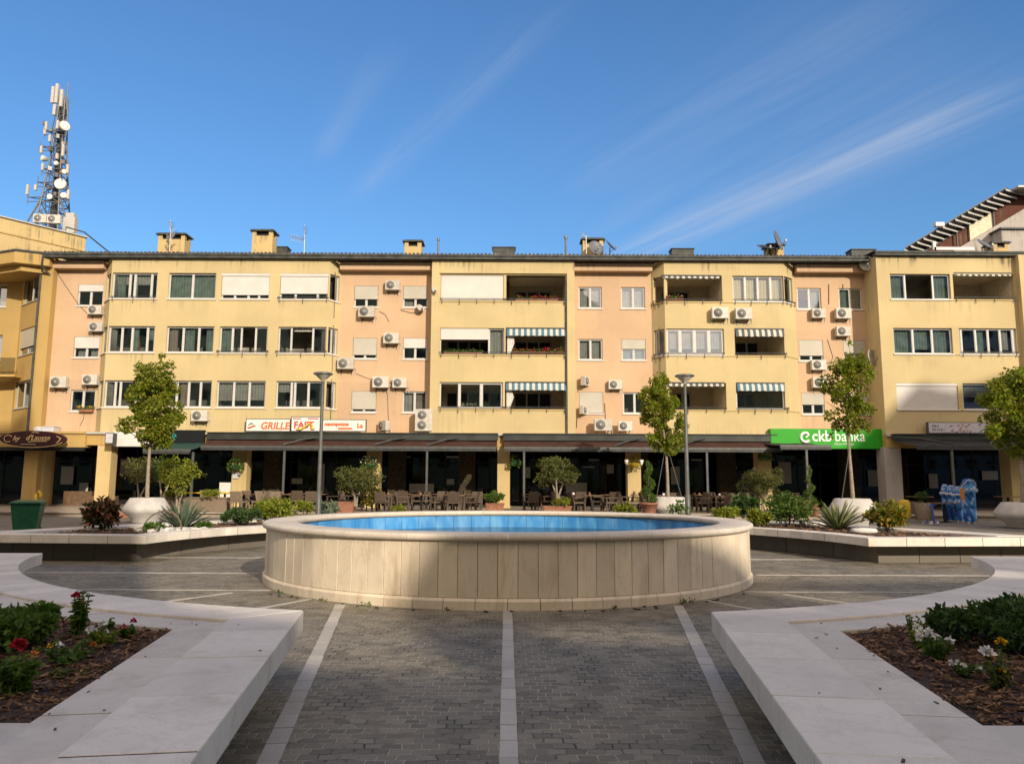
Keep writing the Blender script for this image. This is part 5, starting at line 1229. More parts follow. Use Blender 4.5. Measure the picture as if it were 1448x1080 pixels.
for px, py, Y, lab, rz, sc in (
    (137.5, 446, YP, 'air conditioner just below the top window at the left end of the block', 0, .85),
    (139, 470, YP, 'air conditioner just above the second floor window at the left end of the block', 0, .85),
    (87, 549, YP, 'air conditioner left of the lowest window at the left end, by the downpipe', 0, 1), (131, 545, YP, 'air conditioner above the lowest window at the left end, touching the yellow bay', 0, .92),
    (285, 596, YF, 'air conditioner under the yellow bay beside the black shop board', 0, .95),
    (519.5, 450, YP, 'air conditioner under the top left window of the pink section right of the glazed bay', 0, 1), (556, 412, YP, 'air conditioner between the two top windows of the pink section by the glazed bay', 0, .9),
    (490, 523, YP, 'air conditioner at the curved corner of the glazed bay, below the second floor', 0, 1), (554, 487, YP, 'air conditioner between the two second floor windows by the glazed bay', 0, .95),
    (539.5, 549, YP, 'left one of two neighbouring air conditioners above the lowest windows by the glazed bay', 0, 1), (566, 549, YP, 'right one of two neighbouring air conditioners above the lowest windows by the glazed bay', 0, .88),
    (823, 546, YP, 'air conditioner seen edge-on beside the middle bay with striped awnings', R(60), .85), (869, 551, YP, 'air conditioner above and between the two lowest windows right of the middle bay', 0, .82),
    (821, 586, YP, 'small air conditioner under the closed cream shutter right of the middle bay', R(60), .75),
    (851.5, 609.5, YP - .3, 'left one of two air conditioners standing on the awning box, larger', 0, 1.05), (883, 609.5, YP - .3, 'right one of two air conditioners standing on the awning box, smaller', 0, .85),
    (1016, 452, YF, 'left one of the two air conditioners under the top balconies of the splayed bay', 0, 1), (1049, 453, YF, 'right one of the two air conditioners under the top balconies of the splayed bay', 0, 1),
    (1155, 451, YP, 'air conditioner under the top left window of the last pink section', 0, .85), (1189.5, 452, YP, 'air conditioner under the top right window of the last pink section, upper of two', 0, .95),
    (1189.5, 476.5, YP, 'air conditioner directly below another one, beside the looped cable', 0, .88), (1155, 524, YP, 'air conditioner under the second floor left window of the last pink section', 0, .9),
    (1157, 549, YP, 'air conditioner above the lowest left window of the last pink section', 0, .95),
    (548, 609, YP - .4, 'air conditioner turned sideways on the awning box right of the grill sign', R(-50), .85)):
    ac(px, py, Y, lab, rz, sc)
p = at(58, 611, YF - .2); mb = MB(); mb.box(-.5, .5, -.3, .3, 0, .24); mb.box(-.1, .52, -.32, .32, .241, .27); o = mb.build('roof_box', 'sign_grey', None, .01, 1); o.location = (p.x, YF + .3, ZB + .03); tag(o, 'flat grey box lying on the shop roof behind the oval sign', 'box')
p = at(600, 610, YP - .35); tall0.location = (p.x, YP - .35, p.z)

# ---------------------------------------------------------------- striped balcony awnings
def stripe_awning(label, w, a0, a1, k, cloth, drop=.42, out=.12, box='dark_metal'):
    q = w.pt(a0, 0, 0); root = thing('balcony_awning', label, 'awning', (q[0], q[1] + YF, HEAD[k] - .02), 0, 'striped balcony awnings')
    L = a1 - a0; n = max(10, int(L / .11)); vs = []
    for i in range(n + 1):
        x = L * i / n; s_ = .035 * abs(math.sin(i * .9))
        vs += [(x, .02, 0), (x, -out * .6, -.14), (x, -out, -drop + s_)]
    mb = MB(); mb.add(vs, [(3 * i + j, 3 * i + 3 + j, 3 * i + 4 + j, 3 * i + 1 + j) for i in range(n) for j in (0, 1)], True); mb.build('cloth', cloth, root)
    mb = MB(); mb.box(-.03, L + .03, -.02, .10, .0, .055); mb.build('roller_box', box, root)
stripe_awning('blue and white striped awning over the second floor balcony with red flowers', wD, HD[1][1][0] + .05, HD[1][1][1] - .02, 1, 'cloth_blue')
stripe_awning('blue and white striped awning over the first floor balcony of the middle bay', wD, HD[0][1][0] + .05, HD[0][1][1] - .02, 0, 'cloth_blue')
stripe_awning('grey and cream striped awning of the splayed bay on the second floor', wF, HF[1][1][0] + .05, HF[1][1][1] - .02, 1, 'cloth_grey')
stripe_awning('teal and cream striped awning of the splayed bay on the first floor', wF, HF[0][1][0] + .05, HF[0][1][1] - .02, 0, 'cloth_blue')
stripe_awning('rolled grey striped awning in the top balcony of the splayed bay', wF, HF[2][0][0] - .1, HF[2][0][1] - .1, 2, 'cloth_grey', .16, .02)
stripe_awning('rolled striped awning in the top balcony of the right wing', wH, HH[2][1][0] + .1, HH[2][1][1] - .1, 2, 'cloth_grey', .16, .02)
stripe_awning('rolled pale awning in the first floor balcony of the splayed bay, behind the lamp', wF, HF[0][0][0], HF[0][0][1] - .1, 0, 'cloth_grey', .18, .02)
# tied-back balcony curtain
for k, nm in ((1, 'white curtain tied back in the balcony with red flowers'), (0, 'white curtain hanging in the first floor balcony of the middle bay')):
    q = wD.pt(HD[k][1][0] + .08, .12, SILL[k] + .02); mb = MB(); n = 10; vs = []
    for i in range(n + 1):
        f = i / n; y = .03 * math.sin(i * 2.1); vs += [(f * (.34 if k else .26), y, 1.0), (f * .38 + .0, y, .6), (f * .16, y, 0)]
    mb.add(vs, [(3 * i + j, 3 * i + 1 + j, 3 * i + 4 + j, 3 * i + 3 + j) for i in range(n) for j in (0, 1)], True)
    o = mb.build('balcony_curtain', 'curtain_white'); o.location = (q[0], q[1] + YF, q[2]); tag(o, nm, 'curtain')

# ---------------------------------------------------------------- foliage builders
def sph(n):
    v = rng.normal(size=(n, 3)); return v / np.linalg.norm(v, axis=1, keepdims=True)
def cluster_leaves(centers, radii, per, L, Wd, squash=.8, out=.55):
    P, N = [], []
    for c, r in zip(centers, radii):
        k = max(4, int(per * (r ** 2) / np.mean(np.array(radii) ** 2))); d = sph(k); rad = r * (0.35 + 0.65 * rng.random(k) ** .5)[:, None]
        P.append(np.array(c) + d * rad * np.array([1, 1, squash])); N.append(d * out + rng.normal(size=(k, 3)) * .55 + np.array([0, 0, -.1]))
    P, N = np.concatenate(P), np.concatenate(N); n = len(P)
    return P, N, L * rng.uniform(.6, 1.3, n), Wd * rng.uniform(.7, 1.25, n)
def shrub(name, label, cat, loc, w_, h_, n, leaf, mat, stems=5, group=None, base=.08, seed=0, flat=1.0, lumps=14):
    root = thing(name, label, cat, loc, 0, group); r_ = random.Random(seed + int(loc[0] * 100)); cs, rs = [], []
    for i in range(lumps):
        t = r_.uniform(0, 6.28); q = r_.random() ** .5; z = base + (h_ - base) * (.18 + .70 * r_.random() * (1 - .45 * q))
        cs.append((math.cos(t) * q * w_ * .40, math.sin(t) * q * w_ * .40, z)); rs.append(r_.uniform(.13, .22) * min(w_, h_ * 1.3))
    P, N, L, Wd = cluster_leaves(cs, rs, n // lumps, leaf, leaf * .52); P[:, 2] = np.maximum(P[:, 2], .02)
    leaves_mesh('foliage', P, N + np.array([0, 0, .35]), L, Wd, mat, root)
    mb = MB()
    for c in cs[:max(stems, 5)]: mb.tube([(c[0] * .15, c[1] * .15, -.06), (c[0] * .5, c[1] * .5, c[2] * .5), c], [.016, .012, .005], 5)
    mb.build('stem', 'bark', root); return root

def street_tree(label, base, h_trunk, crown_w, crown_h, n, seed, lean=(0, 0), sparse=0.0, mat='leaf_tree'):
    r_ = random.Random(seed); root = thing('street_tree', label, 'tree', base, 0, 'young trees in stone pots')
    H = h_trunk + crown_h; mb = MB()
    pts = [(lean[0] * t * t + .03 * math.sin(t * 5 + seed), lean[1] * t, H * .92 * t - .25) for t in np.linspace(0, 1, 9)]
    mb.tube(pts, [.075 * (1 - .85 * i / 8) + .006 for i in range(9)], 8); trunk = mb.build('trunk', 'bark_pale', root)
    cs, rs = [], []; br = MB(); nb_ = 22
    for i in range(nb_):
        f = (i + .5) / nb_; z = h_trunk + crown_h * (f * .92 + .02); prof = math.sin(math.pi * min(1, (.14 + f * .80))) ** .55
        ang = i * 2.4 + r_.uniform(-.5, .5); rad = crown_w / 2 * prof * r_.uniform(.55, .92)
        tx = lean[0] * (z / H) ** 2; c = (tx + math.cos(ang) * rad, math.sin(ang) * rad, z + r_.uniform(-.1, .15)); zb = max(h_trunk * .95, z - rad * .75)
        br.tube([(lean[0] * (zb / H) ** 2, 0, zb), ((tx + c[0]) / 2 * .9, c[1] * .45, (zb + z) / 2 - .05), c], [.028, .018, .006], 5)
        if r_.random() < sparse * .5: continue
        cs.append(c); rs.append(crown_w * r_.uniform(.07, .16))
        for _ in range(3):
            q = r_.uniform(.25, 1.0); cs.append((tx + (c[0] - tx) * q + r_.uniform(-.22, .22), c[1] * q + r_.uniform(-.22, .22), z + r_.uniform(-.32, .32))); rs.append(crown_w * r_.uniform(.045, .125))
    # loose twigs that break the outline
    for _ in range(14):
        i = r_.randrange(len(cs)); c = cs[i]; d = Vector((c[0], c[1], (c[2] - h_trunk - crown_h / 2) * .8)).normalized() * r_.uniform(.25, .5); e = (c[0] + d.x, c[1] + d.y, c[2] + d.z)
        br.tube([c, e], [.007, .004], 4); cs.append(e); rs.append(.10)
    br.build('branches', 'bark', trunk)
    P, N, L, Wd = cluster_leaves(cs, rs, int(1.5 * n) // len(cs), .108, .085, .85, .4)
    leaves_mesh('crown', P, N, L, Wd, mat, root, .18, .25); return root

def stone_pot(label, loc, r, h_):
    root = thing('tree_pot', label, 'planter pot', loc, 0, 'large stone tree pots')
    mb = MB(); mb.lathe([(r * .55, 0), (r * .60, .05), (r * .62, .16), (r * .93, .34 * h_ + .05), (r, .52 * h_), (r * .97, .62 * h_), (r * .72, h_ - .02), (r * .68, h_), (r * .60, h_), (r * .58, h_ - .09)], n=40); mb.build('bowl', 'pot_stone', root)
    mb = MB(); mb.lathe([(0, h_ - .08), (r * .6, h_ - .08)], n=24); mb.build('soil', 'soil', root); return root

def tree_in_pot(pot_lab, tree_lab, px, py, w_px, h_pot, trunk_top_py, crown, n, seed, lean=(0, 0), sparse=0, hex_=False):
    g_ = gnd(px, py, 0); sc = F_PX / g_.y; r = w_px / sc / 2
    if h_pot is None: h_pot = .9
    stone_pot(pot_lab, (g_.x, g_.y, 0), r, h_pot)
    zt = at(px, trunk_top_py, g_.y).z; top = at(px, crown[1], g_.y).z
    street_tree(tree_lab, (g_.x, g_.y, h_pot - .02), zt - h_pot, crown[0] / sc, top - zt, n, seed, lean, sparse)
tree_in_pot('pale stone pot of the left tree beside the grey agave', 'full leafy young tree in front of the glazed bay on the left', 206, 739, 62, .90, 628, (88, 518), 5600, 3)
tree_in_pot('pale stone pot of the leaning tree right of the fountain', 'dense young tree with leaning trunk, supported by wires, right of the middle', 946, 733, 60, .92, 636, (66, 531), 4700, 5, (-.45, 0))
tree_in_pot('pale stone pot behind the striped agave', 'sparse young tree in front of the green bank sign', 1207, 744, 66, .98, 606, (84, 506), 2700, 8, (.02, 0), .7)
tree_in_pot('grey stone pot cut by the right edge', 'young tree at the right edge in front of the right wing', 1450, 746, 76, .88, 640, (100, 522), 4900, 12)
# support wires of the leaning and the sparse tree
for px0, py0, px1, py1, px, py, lab in ((943, 620, 928, 705, 946, 733, 'thin support stake left of the leaning tree'), (943, 630, 966, 710, 946, 733, 'thin support stake right of the leaning tree'), (1201, 635, 1189, 715, 1207, 744, 'thin leaning support stake of the sparse tree')):
    Y = gnd(px, py).y; a, b = at(px0, py0, Y - .1), at(px1, py1, Y + .2); mb = MB(); mb.tube([(0, 0, 0), b - a], .018, 5); o = mb.build('support_stake', 'grey_metal'); o.location = a; tag(o, lab, 'stake')

# ---------------------------------------------------------------- lamp posts
def lamp_post(label, px, pbase, ptop, Y):
    b = at(px, pbase, Y); top = at(px, ptop, Y); root = thing('street_lamp', label, 'street lamp', (b.x, Y, 0), 0, 'street lamps'); H = top.z
    mb = MB(); mb.tube([(0, 0, 0), (0, 0, 1.1), (0, 0, 1.12), (0, 0, H - .35)], [.10, .098, .075, .055], 14); mb.lathe([(.16, 0), (.16, .04), (.10, .06)], n=14); mb.build('pole', 'post_grey', root)
    mb = MB(); mb.lathe([(.05, H - .32), (.06, H - .28), (.17, H - .19), (.28, H - .08), (.315, H - .05)], n=28); mb.build('reflector_bowl', 'ac_white', root)
    mb = MB(); mb.lathe([(.345, H - .06), (.35, H - .03), (.30, H), (.0, H + .015)], n=28); mb.build('lamp_cap', 'grey_metal', root)
lamp_post('tall slim street lamp in front of the grill sign', 450, 725, 527, 27.5)
lamp_post('tall slim street lamp beside the leaning tree', 973, 729, 530, 27.2)

# ---------------------------------------------------------------- mast with antennas on the pale block
T0, T1 = at(76, 322, 58), at(85, 122, 58); TH = T1.z - T0.z + 1.5
tw = thing('telecom_mast', 'grey lattice telecom mast crowded with dishes and panel antennas on the roof at the left', 'mast', (T0.x - .05, 58, T0.z - 1.5))
mb = MB(); cor = []
def hw(z): t = z / TH; return .85 * (1 - t) ** 1.8 + .20
for s_x, s_y in ((-1, -1), (1, -1), (1, 1), (-1, 1)):
    mb.tube([(s_x * hw(z), s_y * hw(z), z) for z in np.linspace(0, TH * .93, 9)], .07, 6)
k = 0; z = .3
while z < TH * .9:
    z2 = min(z + .75, TH * .92)
    for (ax, ay), (bx, by) in (((-1, -1), (1, -1)), ((1, -1), (1, 1)), ((1, 1), (-1, 1)), ((-1, 1), (-1, -1))):
        p_, q_ = ((ax, ay), (bx, by)) if k % 2 else ((bx, by), (ax, ay))
        mb.tube([(p_[0] * hw(z), p_[1] * hw(z), z), (q_[0] * hw(z2), q_[1] * hw(z2), z2)], .035, 5); mb.tube([(ax * hw(z), ay * hw(z), z), (bx * hw(z), by * hw(z), z)], .035, 5)
    z = z2; k += 1
    if z2 >= TH * .92: break
for s_ in (-1, 1): mb.tube([(s_ * .6, -.6, 3.9), (s_ * 1.75, -.8, 1.2)], .07, 6)
mb.build('lattice', 'grey_metal', tw)
mb = MB(); mb.box(-.17, .17, -.17, .17, 0, TH * .88); mb.build('cable_tray', 'dark_metal', tw)
def tz(py): return at(80, py, 58).z - tw.location.z
def tx_(px, py): return at(px, py, 58).x - tw.location.x
for px, py0, py1 in ((79.5, 127, 150), (85, 123, 150), (91.5, 131, 155), (82, 152, 167)):
    x = tx_(px, (py0 + py1) / 2); mb = MB(); mb.box(x - .115, x + .115, -.55, -.33, tz(py1), tz(py0)); mb.build('panel_antenna', 'dish_white', tw, .02, 1)
mb = MB(); mb.tube([(.25, 0, TH * .85), (.25, 0, TH + .25)], .05, 6); mb.tube([(.25, 0, TH + .2), (.25, 0, TH + .75)], .015, 5); mb.build('spike', 'grey_metal', tw)
def drum(px, py, r, face, yaw=0):
    x = tx_(px, py); z = tz(py); mb = MB(); mb.lathe([(r * .9, .0), (r, .03), (r, .22), (r * .55, .42), (r * .2, .5)], n=24); o = mb.build('microwave_dish', face, tw)
    mb2 = MB(); mb2.lathe([(0, -.035), (r * .5, -.03), (r * .9, 0)], n=24); o2 = mb2.build('radome', 'panel_white', o)
    o.location = (x, -.75, z); o.rotation_euler = (R(-90), 0, yaw)
drum(92.5, 265, .44, 'dish_white', .15); drum(100, 184, .40, 'dish_white', .9); drum(67, 229, .22, 'dish_white', -.5); drum(86.5, 236, .18, 'dish_white'); drum(97.5, 281, .24, 'dish_white', .4); drum(78, 283, .24, 'dish_grey'); drum(99, 248, .2, 'ink_yellow', .7)
for px, py0, py1 in ((73, 178, 190), (71, 188, 196), (78, 196, 206), (97, 206, 226), (66, 212, 222), (89, 176, 188), (47, 266, 280), (58, 266, 274), (104, 273, 286), (103, 238, 250), (88, 222, 230), (68, 236, 246)):
    x = tx_(px, py0); mb = MB(); mb.box(x - .09, x + .09, -.75, -.55, tz(py1), tz(py0)); mb.build('small_antenna', 'dish_white', tw, .02, 1)
mb = MB()
for py, a, b in ((212, 63, 98), (283, 46, 104), (190, 70, 100), (262, 60, 98), (243, 66, 104)):
    mb.tube([(tx_(a, py), -.6, tz(py)), (tx_(b, py), -.6, tz(py))], .045, 6); mb.tube([(tx_(a, py), -.6, tz(py) - .35), (tx_(b, py), -.6, tz(py) - .35)], .03, 6)
    for px in (a, b): mb.tube([(tx_(px, py), -.6, tz(py) - .55), (tx_(px, py), -.6, tz(py) + .5)], .035, 5); mb.tube([(tx_(px, py), -.6, tz(py)), (0, -.2, tz(py) - .2)], .03, 5)
for i in range(12):
    py = 180 + i * 9; x = tx_(70 + (i * 37) % 28, py); mb.obox((x, -.62, tz(py)), .2, .25, .32, .3 * i)
mb.build('antenna_frame', 'grey_metal', tw)
mb = MB(); zz_ = np.linspace(0, TH * .85, 14)
for q in range(3): mb.tube([(-.35 + .3 * q + .12 * math.sin(zv * 1.3 + q), -.5 + .05 * q, zv) for zv in zz_], .03, 5)
mb.build('cable', 'dark_metal', tw)
for px, py, lab in ((59.5, 317, 'left one of two air conditioners at the foot of the mast'), (79, 318, 'right one of two air conditioners at the foot of the mast')):
    p = at(px, py, 53.0); r = dup(ac0, (p.x, 53, p.z), .1, lab, 1.05)
p = at(94, 322, 53); mb = MB(); mb.box(-.42, .42, 0, .5, -.3, .85); mb.box(-.3, .3, .05, .45, .85, 1.2); o = mb.build('equipment_cabinet', 'dish_white', None, .02, 1); o.location = (p.x, 53.2, p.z); tag(o, 'pale equipment cabinet at the right foot of the mast', 'cabinet')

# ---------------------------------------------------------------- roof aerials and satellite dishes
def dish(label, px, py, Y, r, mat, yaw=0, tilt=20, pole=.6, arm=True):
    p = at(px, py, Y); root = thing('satellite_dish', label, 'satellite dish', tuple(p), 0, 'satellite dishes')
    mb = MB(); prof = [(r * t, .22 * r * t * t) for t in np.linspace(0, 1, 7)] + [(r, .22 * r - .02)] + [(r * t, .22 * r * t * t - .025) for t in np.linspace(.95, 0, 6)]
    mb.lathe(prof, n=28, sy=1.08); o = mb.build('reflector', mat, root); o.rotation_euler = (R(90 - tilt), 0, yaw)
    mb = MB(); mb.tube([(0, .1, -.05), (0, .22, -.1), (0, .22, -pole)], .028, 6); mb.build('mount', 'grey_metal', root)
    dv = Vector((math.sin(yaw), -math.cos(yaw), .15)) * r
    mb = MB(); mb.tube([(0, .02, -r * .9), tuple(dv * .9 + Vector((0, 0, -.15)))], .015, 5); mb.obox(tuple(dv * .9 + Vector((0, 0, -.12))), .09, .09, .13); mb.build('feed_arm', 'grey_metal', root)
dish('dark round satellite dish by the chimney right of the middle bay', 842, 351, 40.3, .40, 'dish_grey', .3)
dish('dark dish turned edge-on beside the round one on the roof', 863, 348, 40.3, .36, 'dish_grey', 1.15, 40)
dish('large dark satellite dish tilted up on the roof of the splayed bay', 1098, 341, 40.6, .55, 'dish_grey', .95, 15, .8)
dish('pale dish lying back on the roof left of the large dark one', 1083, 351, 40.8, .5, 'dish_grey', .2, 65)
dish('white satellite dish at the top corner of the right wing', 1226, 373, 39.3, .38, 'dish_white', -.35, 10, .3)
dish('grey satellite dish at the corner of the right wing above the sparse tree', 1231, 506, 39.3, .42, 'dish_white', .7, 5, .3)
dish('pale roof dish near the chimney of the right wing', 1392, 347, 40, .45, 'dish_grey', .5, 45)
dish('small white dish on the left edge of the middle bay', 614, 410, 39.2, .14, 'dish_white', .6, 10, .2)
dish('small pale dish between the upper pink windows by the middle bay', 594, 436, 39.8, .22, 'dish_white', .7, 30, .2)
def aerial(label, px, ptop, pbot, Y, els):
    b, t = at(px, pbot, Y), at(px, ptop, Y); root = thing('roof_aerial', label, 'aerial', (b.x, Y, b.z)); H = t.z - b.z
    mb = MB(); mb.tube([(0, 0, -.3), (0, 0, H)], .028, 6); mb.build('mast_pole', 'steel', root); mb = MB()
    for (z, dx, dy, L, n) in els:
        a = Vector((0, 0, H * z)); e = a + Vector((dx, dy, .25)); mb.tube([a, e], .02, 5)
        for i in range(n):
            q = a.lerp(e, (i + .6) / n); mb.tube([q + Vector((.0, -L, .03)), q + Vector((.12, L, .12))], .010, 4); mb.tube([q + Vector((0, 0, -L)), q + Vector((0, 0, L))], .010, 4)
    mb.build('yagi', 'steel', root)
aerial('white yagi aerial on the roof right of the second chimney', 430, 327, 356, 39.8, ((.55, -.8, .2, .22, 6), (.8, .1, -.5, .25, 4)))
aerial('tangle of aerials in front of the first chimney', 240, 317, 349, 39.8, ((.4, .35, -.3, .2, 5), (.75, .12, -.4, .22, 5), (.3, -.25, .1, .15, 3)))
aerial('thin aerial beside the chimney right of the middle bay', 829, 333, 356, 40.2, ((.85, -.25, 0, .1, 3),))
# ---------------------------------------------------------------- planting in the near planters
ZM = ZC - 0.07
def stem_leaf_plant(name, label, cat, loc, h_, spread, stems, leaf, mat, flowers=(), seed=1, per=26, group=None, mat2=None):
    """upright leafy bedding plant: separate stems with leaves, flower heads of small petals at the given stem tips"""
    r_ = random.Random(seed); root = thing(name, label, cat, loc, r_.uniform(0, 6), group); mb = MB(); P, N, L = [], [], []; tips = []
    for i in range(stems):
        a = r_.uniform(0, 6.28); q = (r_.random() ** .6) * spread; hh = h_ * r_.uniform(.62, 1.0) * (1 - .25 * q / max(spread, .01)); t = (math.cos(a) * q, math.sin(a) * q, hh)
        mb.tube([(t[0] * .15, t[1] * .15, -.03), (t[0] * .6, t[1] * .6, hh * .55), t], [.006, .005, .003], 5); tips.append(t)
        for k in range(per):
            f = r_.uniform(.18, 1.02); ph = r_.uniform(0, 6.28); pos = np.array([t[0] * f ** 1.1, t[1] * f ** 1.1, hh * f])
            P.append(pos); N.append([math.cos(ph), math.sin(ph), r_.uniform(-.15, .75)]); L.append(leaf * r_.uniform(.55, 1.25) * (1.1 - .35 * f))
    mb.build('stem', 'leaf_mid', root); P, N, L = np.array(P), np.array(N), np.array(L)
    leaves_mesh('foliage', P, N, L, L * .62, mat, root, .16, .3)
    for ti, (mat_f, r_f, n_f, up) in flowers:
        t = tips[ti % len(tips)]; c = np.array([t[0], t[1], t[2] + up]); m = n_f; d = sph(m); d[:, 2] = np.abs(d[:, 2]) * 1.2 - .25
        leaves_mesh('flower_head', c + d * r_f * .55 * rng.uniform(.5, 1.0, (m, 1)), d + rng.normal(size=(m, 3)) * .3, r_f * rng.uniform(.55, .95, m), r_f * rng.uniform(.5, .8, m), mat_f, root, .1, .3)
    return root
def nb_(px, py, z=ZM): g_ = gnd(px, py, z); return (g_.x, g_.y, z)
RD, PK, WH, YL, OR = 'flower_red', 'flower_pink', 'flower_white', 'flower_yellow', 'flower_orange'
def bush(label, px, py, w_, h_, n, leaf, mat, seed, lumps=20): return shrub('leafy_bush', label, 'bush', nb_(px, py), w_, h_, n, leaf, mat, seed=seed, lumps=lumps)
bush('big dark green bush at the left edge of the left foreground bed', 8, 922, .55, .30, 2600, .055, 'leaf_mid', 21, 26)
bush('low dense dark bush behind the white flowers at the right edge', 1400, 915, .78, .27, 4200, .048, 'leaf_dark', 22, 34)
bush('dark green bush at the very right edge of the right foreground bed', 1480, 925, .9, .36, 3600, .052, 'leaf_dark', 23, 30)
stem_leaf_plant('geranium', 'tall geranium topped with one deep red flower head in the left bed', 'flower', nb_(108, 903), .36, .10, 9, .055, 'leaf_mid', [(0, (RD, .028, 60, .03)), (1, (PK, .014, 20, .01))], 3, 24)
stem_leaf_plant('geranium', 'geranium with two bright red flower heads at the left edge, nearest the viewer', 'flower', nb_(20, 988), .24, .13, 12, .06, 'leaf_mid', [(0, (RD, .034, 90, .05)), (5, (RD, .032, 80, .055)), (3, (OR, .018, 24, .02))], 5, 24)
stem_leaf_plant('geranium', 'small geranium with pink and red flowers at the back corner of the left bed', 'flower', nb_(182, 906), .13, .09, 7, .045, 'leaf_mid', [(0, (RD, .02, 40, .02)), (2, (PK, .02, 36, .02)), (4, (PK, .018, 36, .01))], 8, 18)
stem_leaf_plant('bedding_plant', 'yellow green bedding plant with white blossoms in the middle of the left bed', 'flower', nb_(143, 920), .17, .10, 9, .045, 'leaf_lime', [(0, (WH, .026, 34, .02)), (1, (WH, .026, 34, .02)), (3, (WH, .02, 26, .01)), (6, (WH, .02, 26, -.03))], 9, 16)
stem_leaf_plant('bedding_plant', 'spreading bedding plant with white and orange blossoms left of the middle in the left bed', 'flower', nb_(98, 945), .18, .15, 11, .05, 'leaf_mid', [(0, (OR, .02, 24, .02)), (1, (YL, .018, 24, .03)), (2, (WH, .018, 20, .01)), (4, (WH, .018, 20, .01))], 12, 16)
stem_leaf_plant('bedding_plant', 'low flowerless seedling beside the kerb side of the left bed', 'flower', nb_(90, 962), .08, .09, 6, .05, 'leaf_olive', (), 14, 12)
stem_leaf_plant('bedding_plant', 'small leafy seedling at the back kerb of the left bed', 'flower', nb_(153, 893), .11, .04, 4, .04, 'leaf_mid', (), 15, 14)
stem_leaf_plant('bedding_plant', 'white flowering plant with several blossoms in front of the dark bush on the right', 'flower', nb_(1326, 940), .21, .12, 11, .045, 'leaf_mid', [(i, (WH, .028, 36, .02)) for i in (0, 1, 2, 3, 4)], 17, 16)
stem_leaf_plant('bedding_plant', 'tall yellow leaved plant at the back of the right bed', 'flower', nb_(1291, 905), .20, .07, 8, .04, 'leaf_lime', [(0, (WH, .025, 26, -.06)), (1, (WH, .022, 26, -.08))], 18, 14)
stem_leaf_plant('bedding_plant', 'low plant with small white blossoms alone on the mulch of the right bed', 'flower', nb_(1363, 962), .11, .08, 8, .035, 'leaf_mid', [(i, (WH, .018, 22, .012)) for i in (0, 2, 4, 5)], 19, 14)
stem_leaf_plant('bedding_plant', 'nearest white and yellow flowering plant in the right bed', 'flower', nb_(1418, 980), .25, .10, 9, .05, 'leaf_olive', [(0, (WH, .034, 44, .02)), (2, (YL, .026, 30, .03)), (3, (OR, .026, 24, .0)), (4, (YL, .018, 20, -.05))], 20, 16)
stem_leaf_plant('bedding_plant', 'yellow green plant between the white blossoms and the dark bush on the right', 'flower', nb_(1306, 922), .14, .09, 8, .045, 'leaf_lime', [(0, (WH, .03, 36, .02)), (3, (WH, .02, 26, .01))], 24, 14)

# fallen leaves and dirt on the benches
mb = MB(); r_ = random.Random(5)
for i in range(30):
    s_ = -1 if i % 2 else 1; t = r_.random(); off = r_.uniform(.12, .95) if r_.random() < .4 else r_.uniform(.62, .97)
    y = 2.9 + t * 3.0; x = s_ * (1.08 + (y - 2.9) * .145 + off); z = ZC + .002 if off < .56 else ZC - .018
    L = r_.uniform(.010, .030); mb.obox((x, y, z + .002), L, L * r_.uniform(.2, .5), .004, r_.uniform(0, 6), r_.uniform(-.3, .3), r_.uniform(-.3, .3))
for i in range(26):
    a = r_.uniform(.65, 2.5); rr = r_.uniform(4.0, 4.2); mb.obox((math.cos(a) * rr, FC[1] - math.sin(a) * rr, .012), .04, .02, .012, r_.uniform(0, 6))
tag(mb.build('leaf_litter', 'debris'), kind='stuff')
P = []
for i in range(9):
    a = r_.uniform(-1.0, .9) - math.pi / 2; P.append((math.cos(a) * 4.02, FC[1] + math.sin(a) * 4.02, 0))
P = np.array(P * 14) + rng.normal(size=(126, 3)) * .02; P[:, 2] = np.abs(P[:, 2]); o = leaves_mesh('weeds', P, np.abs(rng.normal(size=(126, 3))) * np.array([0, -1, .8]) + rng.normal(size=(126, 3)) * .4, .035, .018, 'leaf_mid', None); tag(o, kind='stuff')

# ---------------------------------------------------------------- planting in the far planters and the café front
ZFm = ZC - .06
def far(px, py): g_ = gnd(px, py, ZFm); return (g_.x, g_.y, ZFm)
def agave(label, loc, r, n, mat, seed, upright=.6, wid=.11):
    r_ = random.Random(seed); root = thing('agave', label, 'agave', loc); mb = MB()
    for i in range(n):
        a = i * 2.39996; f = i / n; el = R(20 + 66 * f ** .8) * (0.6 + .4 * upright) + r_.uniform(-.1, .1); L = r * r_.uniform(.8, 1.1); w_ = wid * r_.uniform(.8, 1.1)
        d = Vector((math.cos(a) * math.cos(el), math.sin(a) * math.cos(el), math.sin(el))); sd = Vector((-math.sin(a), math.cos(a), 0)); up = sd.cross(d) * -1
        vs = []
        for t, ww in ((0, .55), (.3, .95), (.6, .85), (.85, .42), (1, .02)):
            c = d * (L * t) - Vector((0, 0, 1)) * (.10 * L * t * t * math.cos(el)) + Vector((math.cos(a), math.sin(a), 0)) * .04
            vs += [c - sd * w_ * ww / 2 + up * .025 * ww, c - up * .01, c + sd * w_ * ww / 2 + up * .025 * ww]
        mb.add(vs, [(3 * k + j, 3 * k + j + 1, 3 * k + j + 4, 3 * k + j + 3) for k in range(4) for j in (0, 1)], True)
    mb.build('leaves', mat, root); return root
agave('large grey green agave in the far left planter', far(258, 748), .70, 46, 'leaf_agave', 1, .95, .065)
agave('large agave with yellow striped leaves in the far right planter', far(1184, 748), .72, 36, 'leaf_agave_striped', 2, .8, .085)
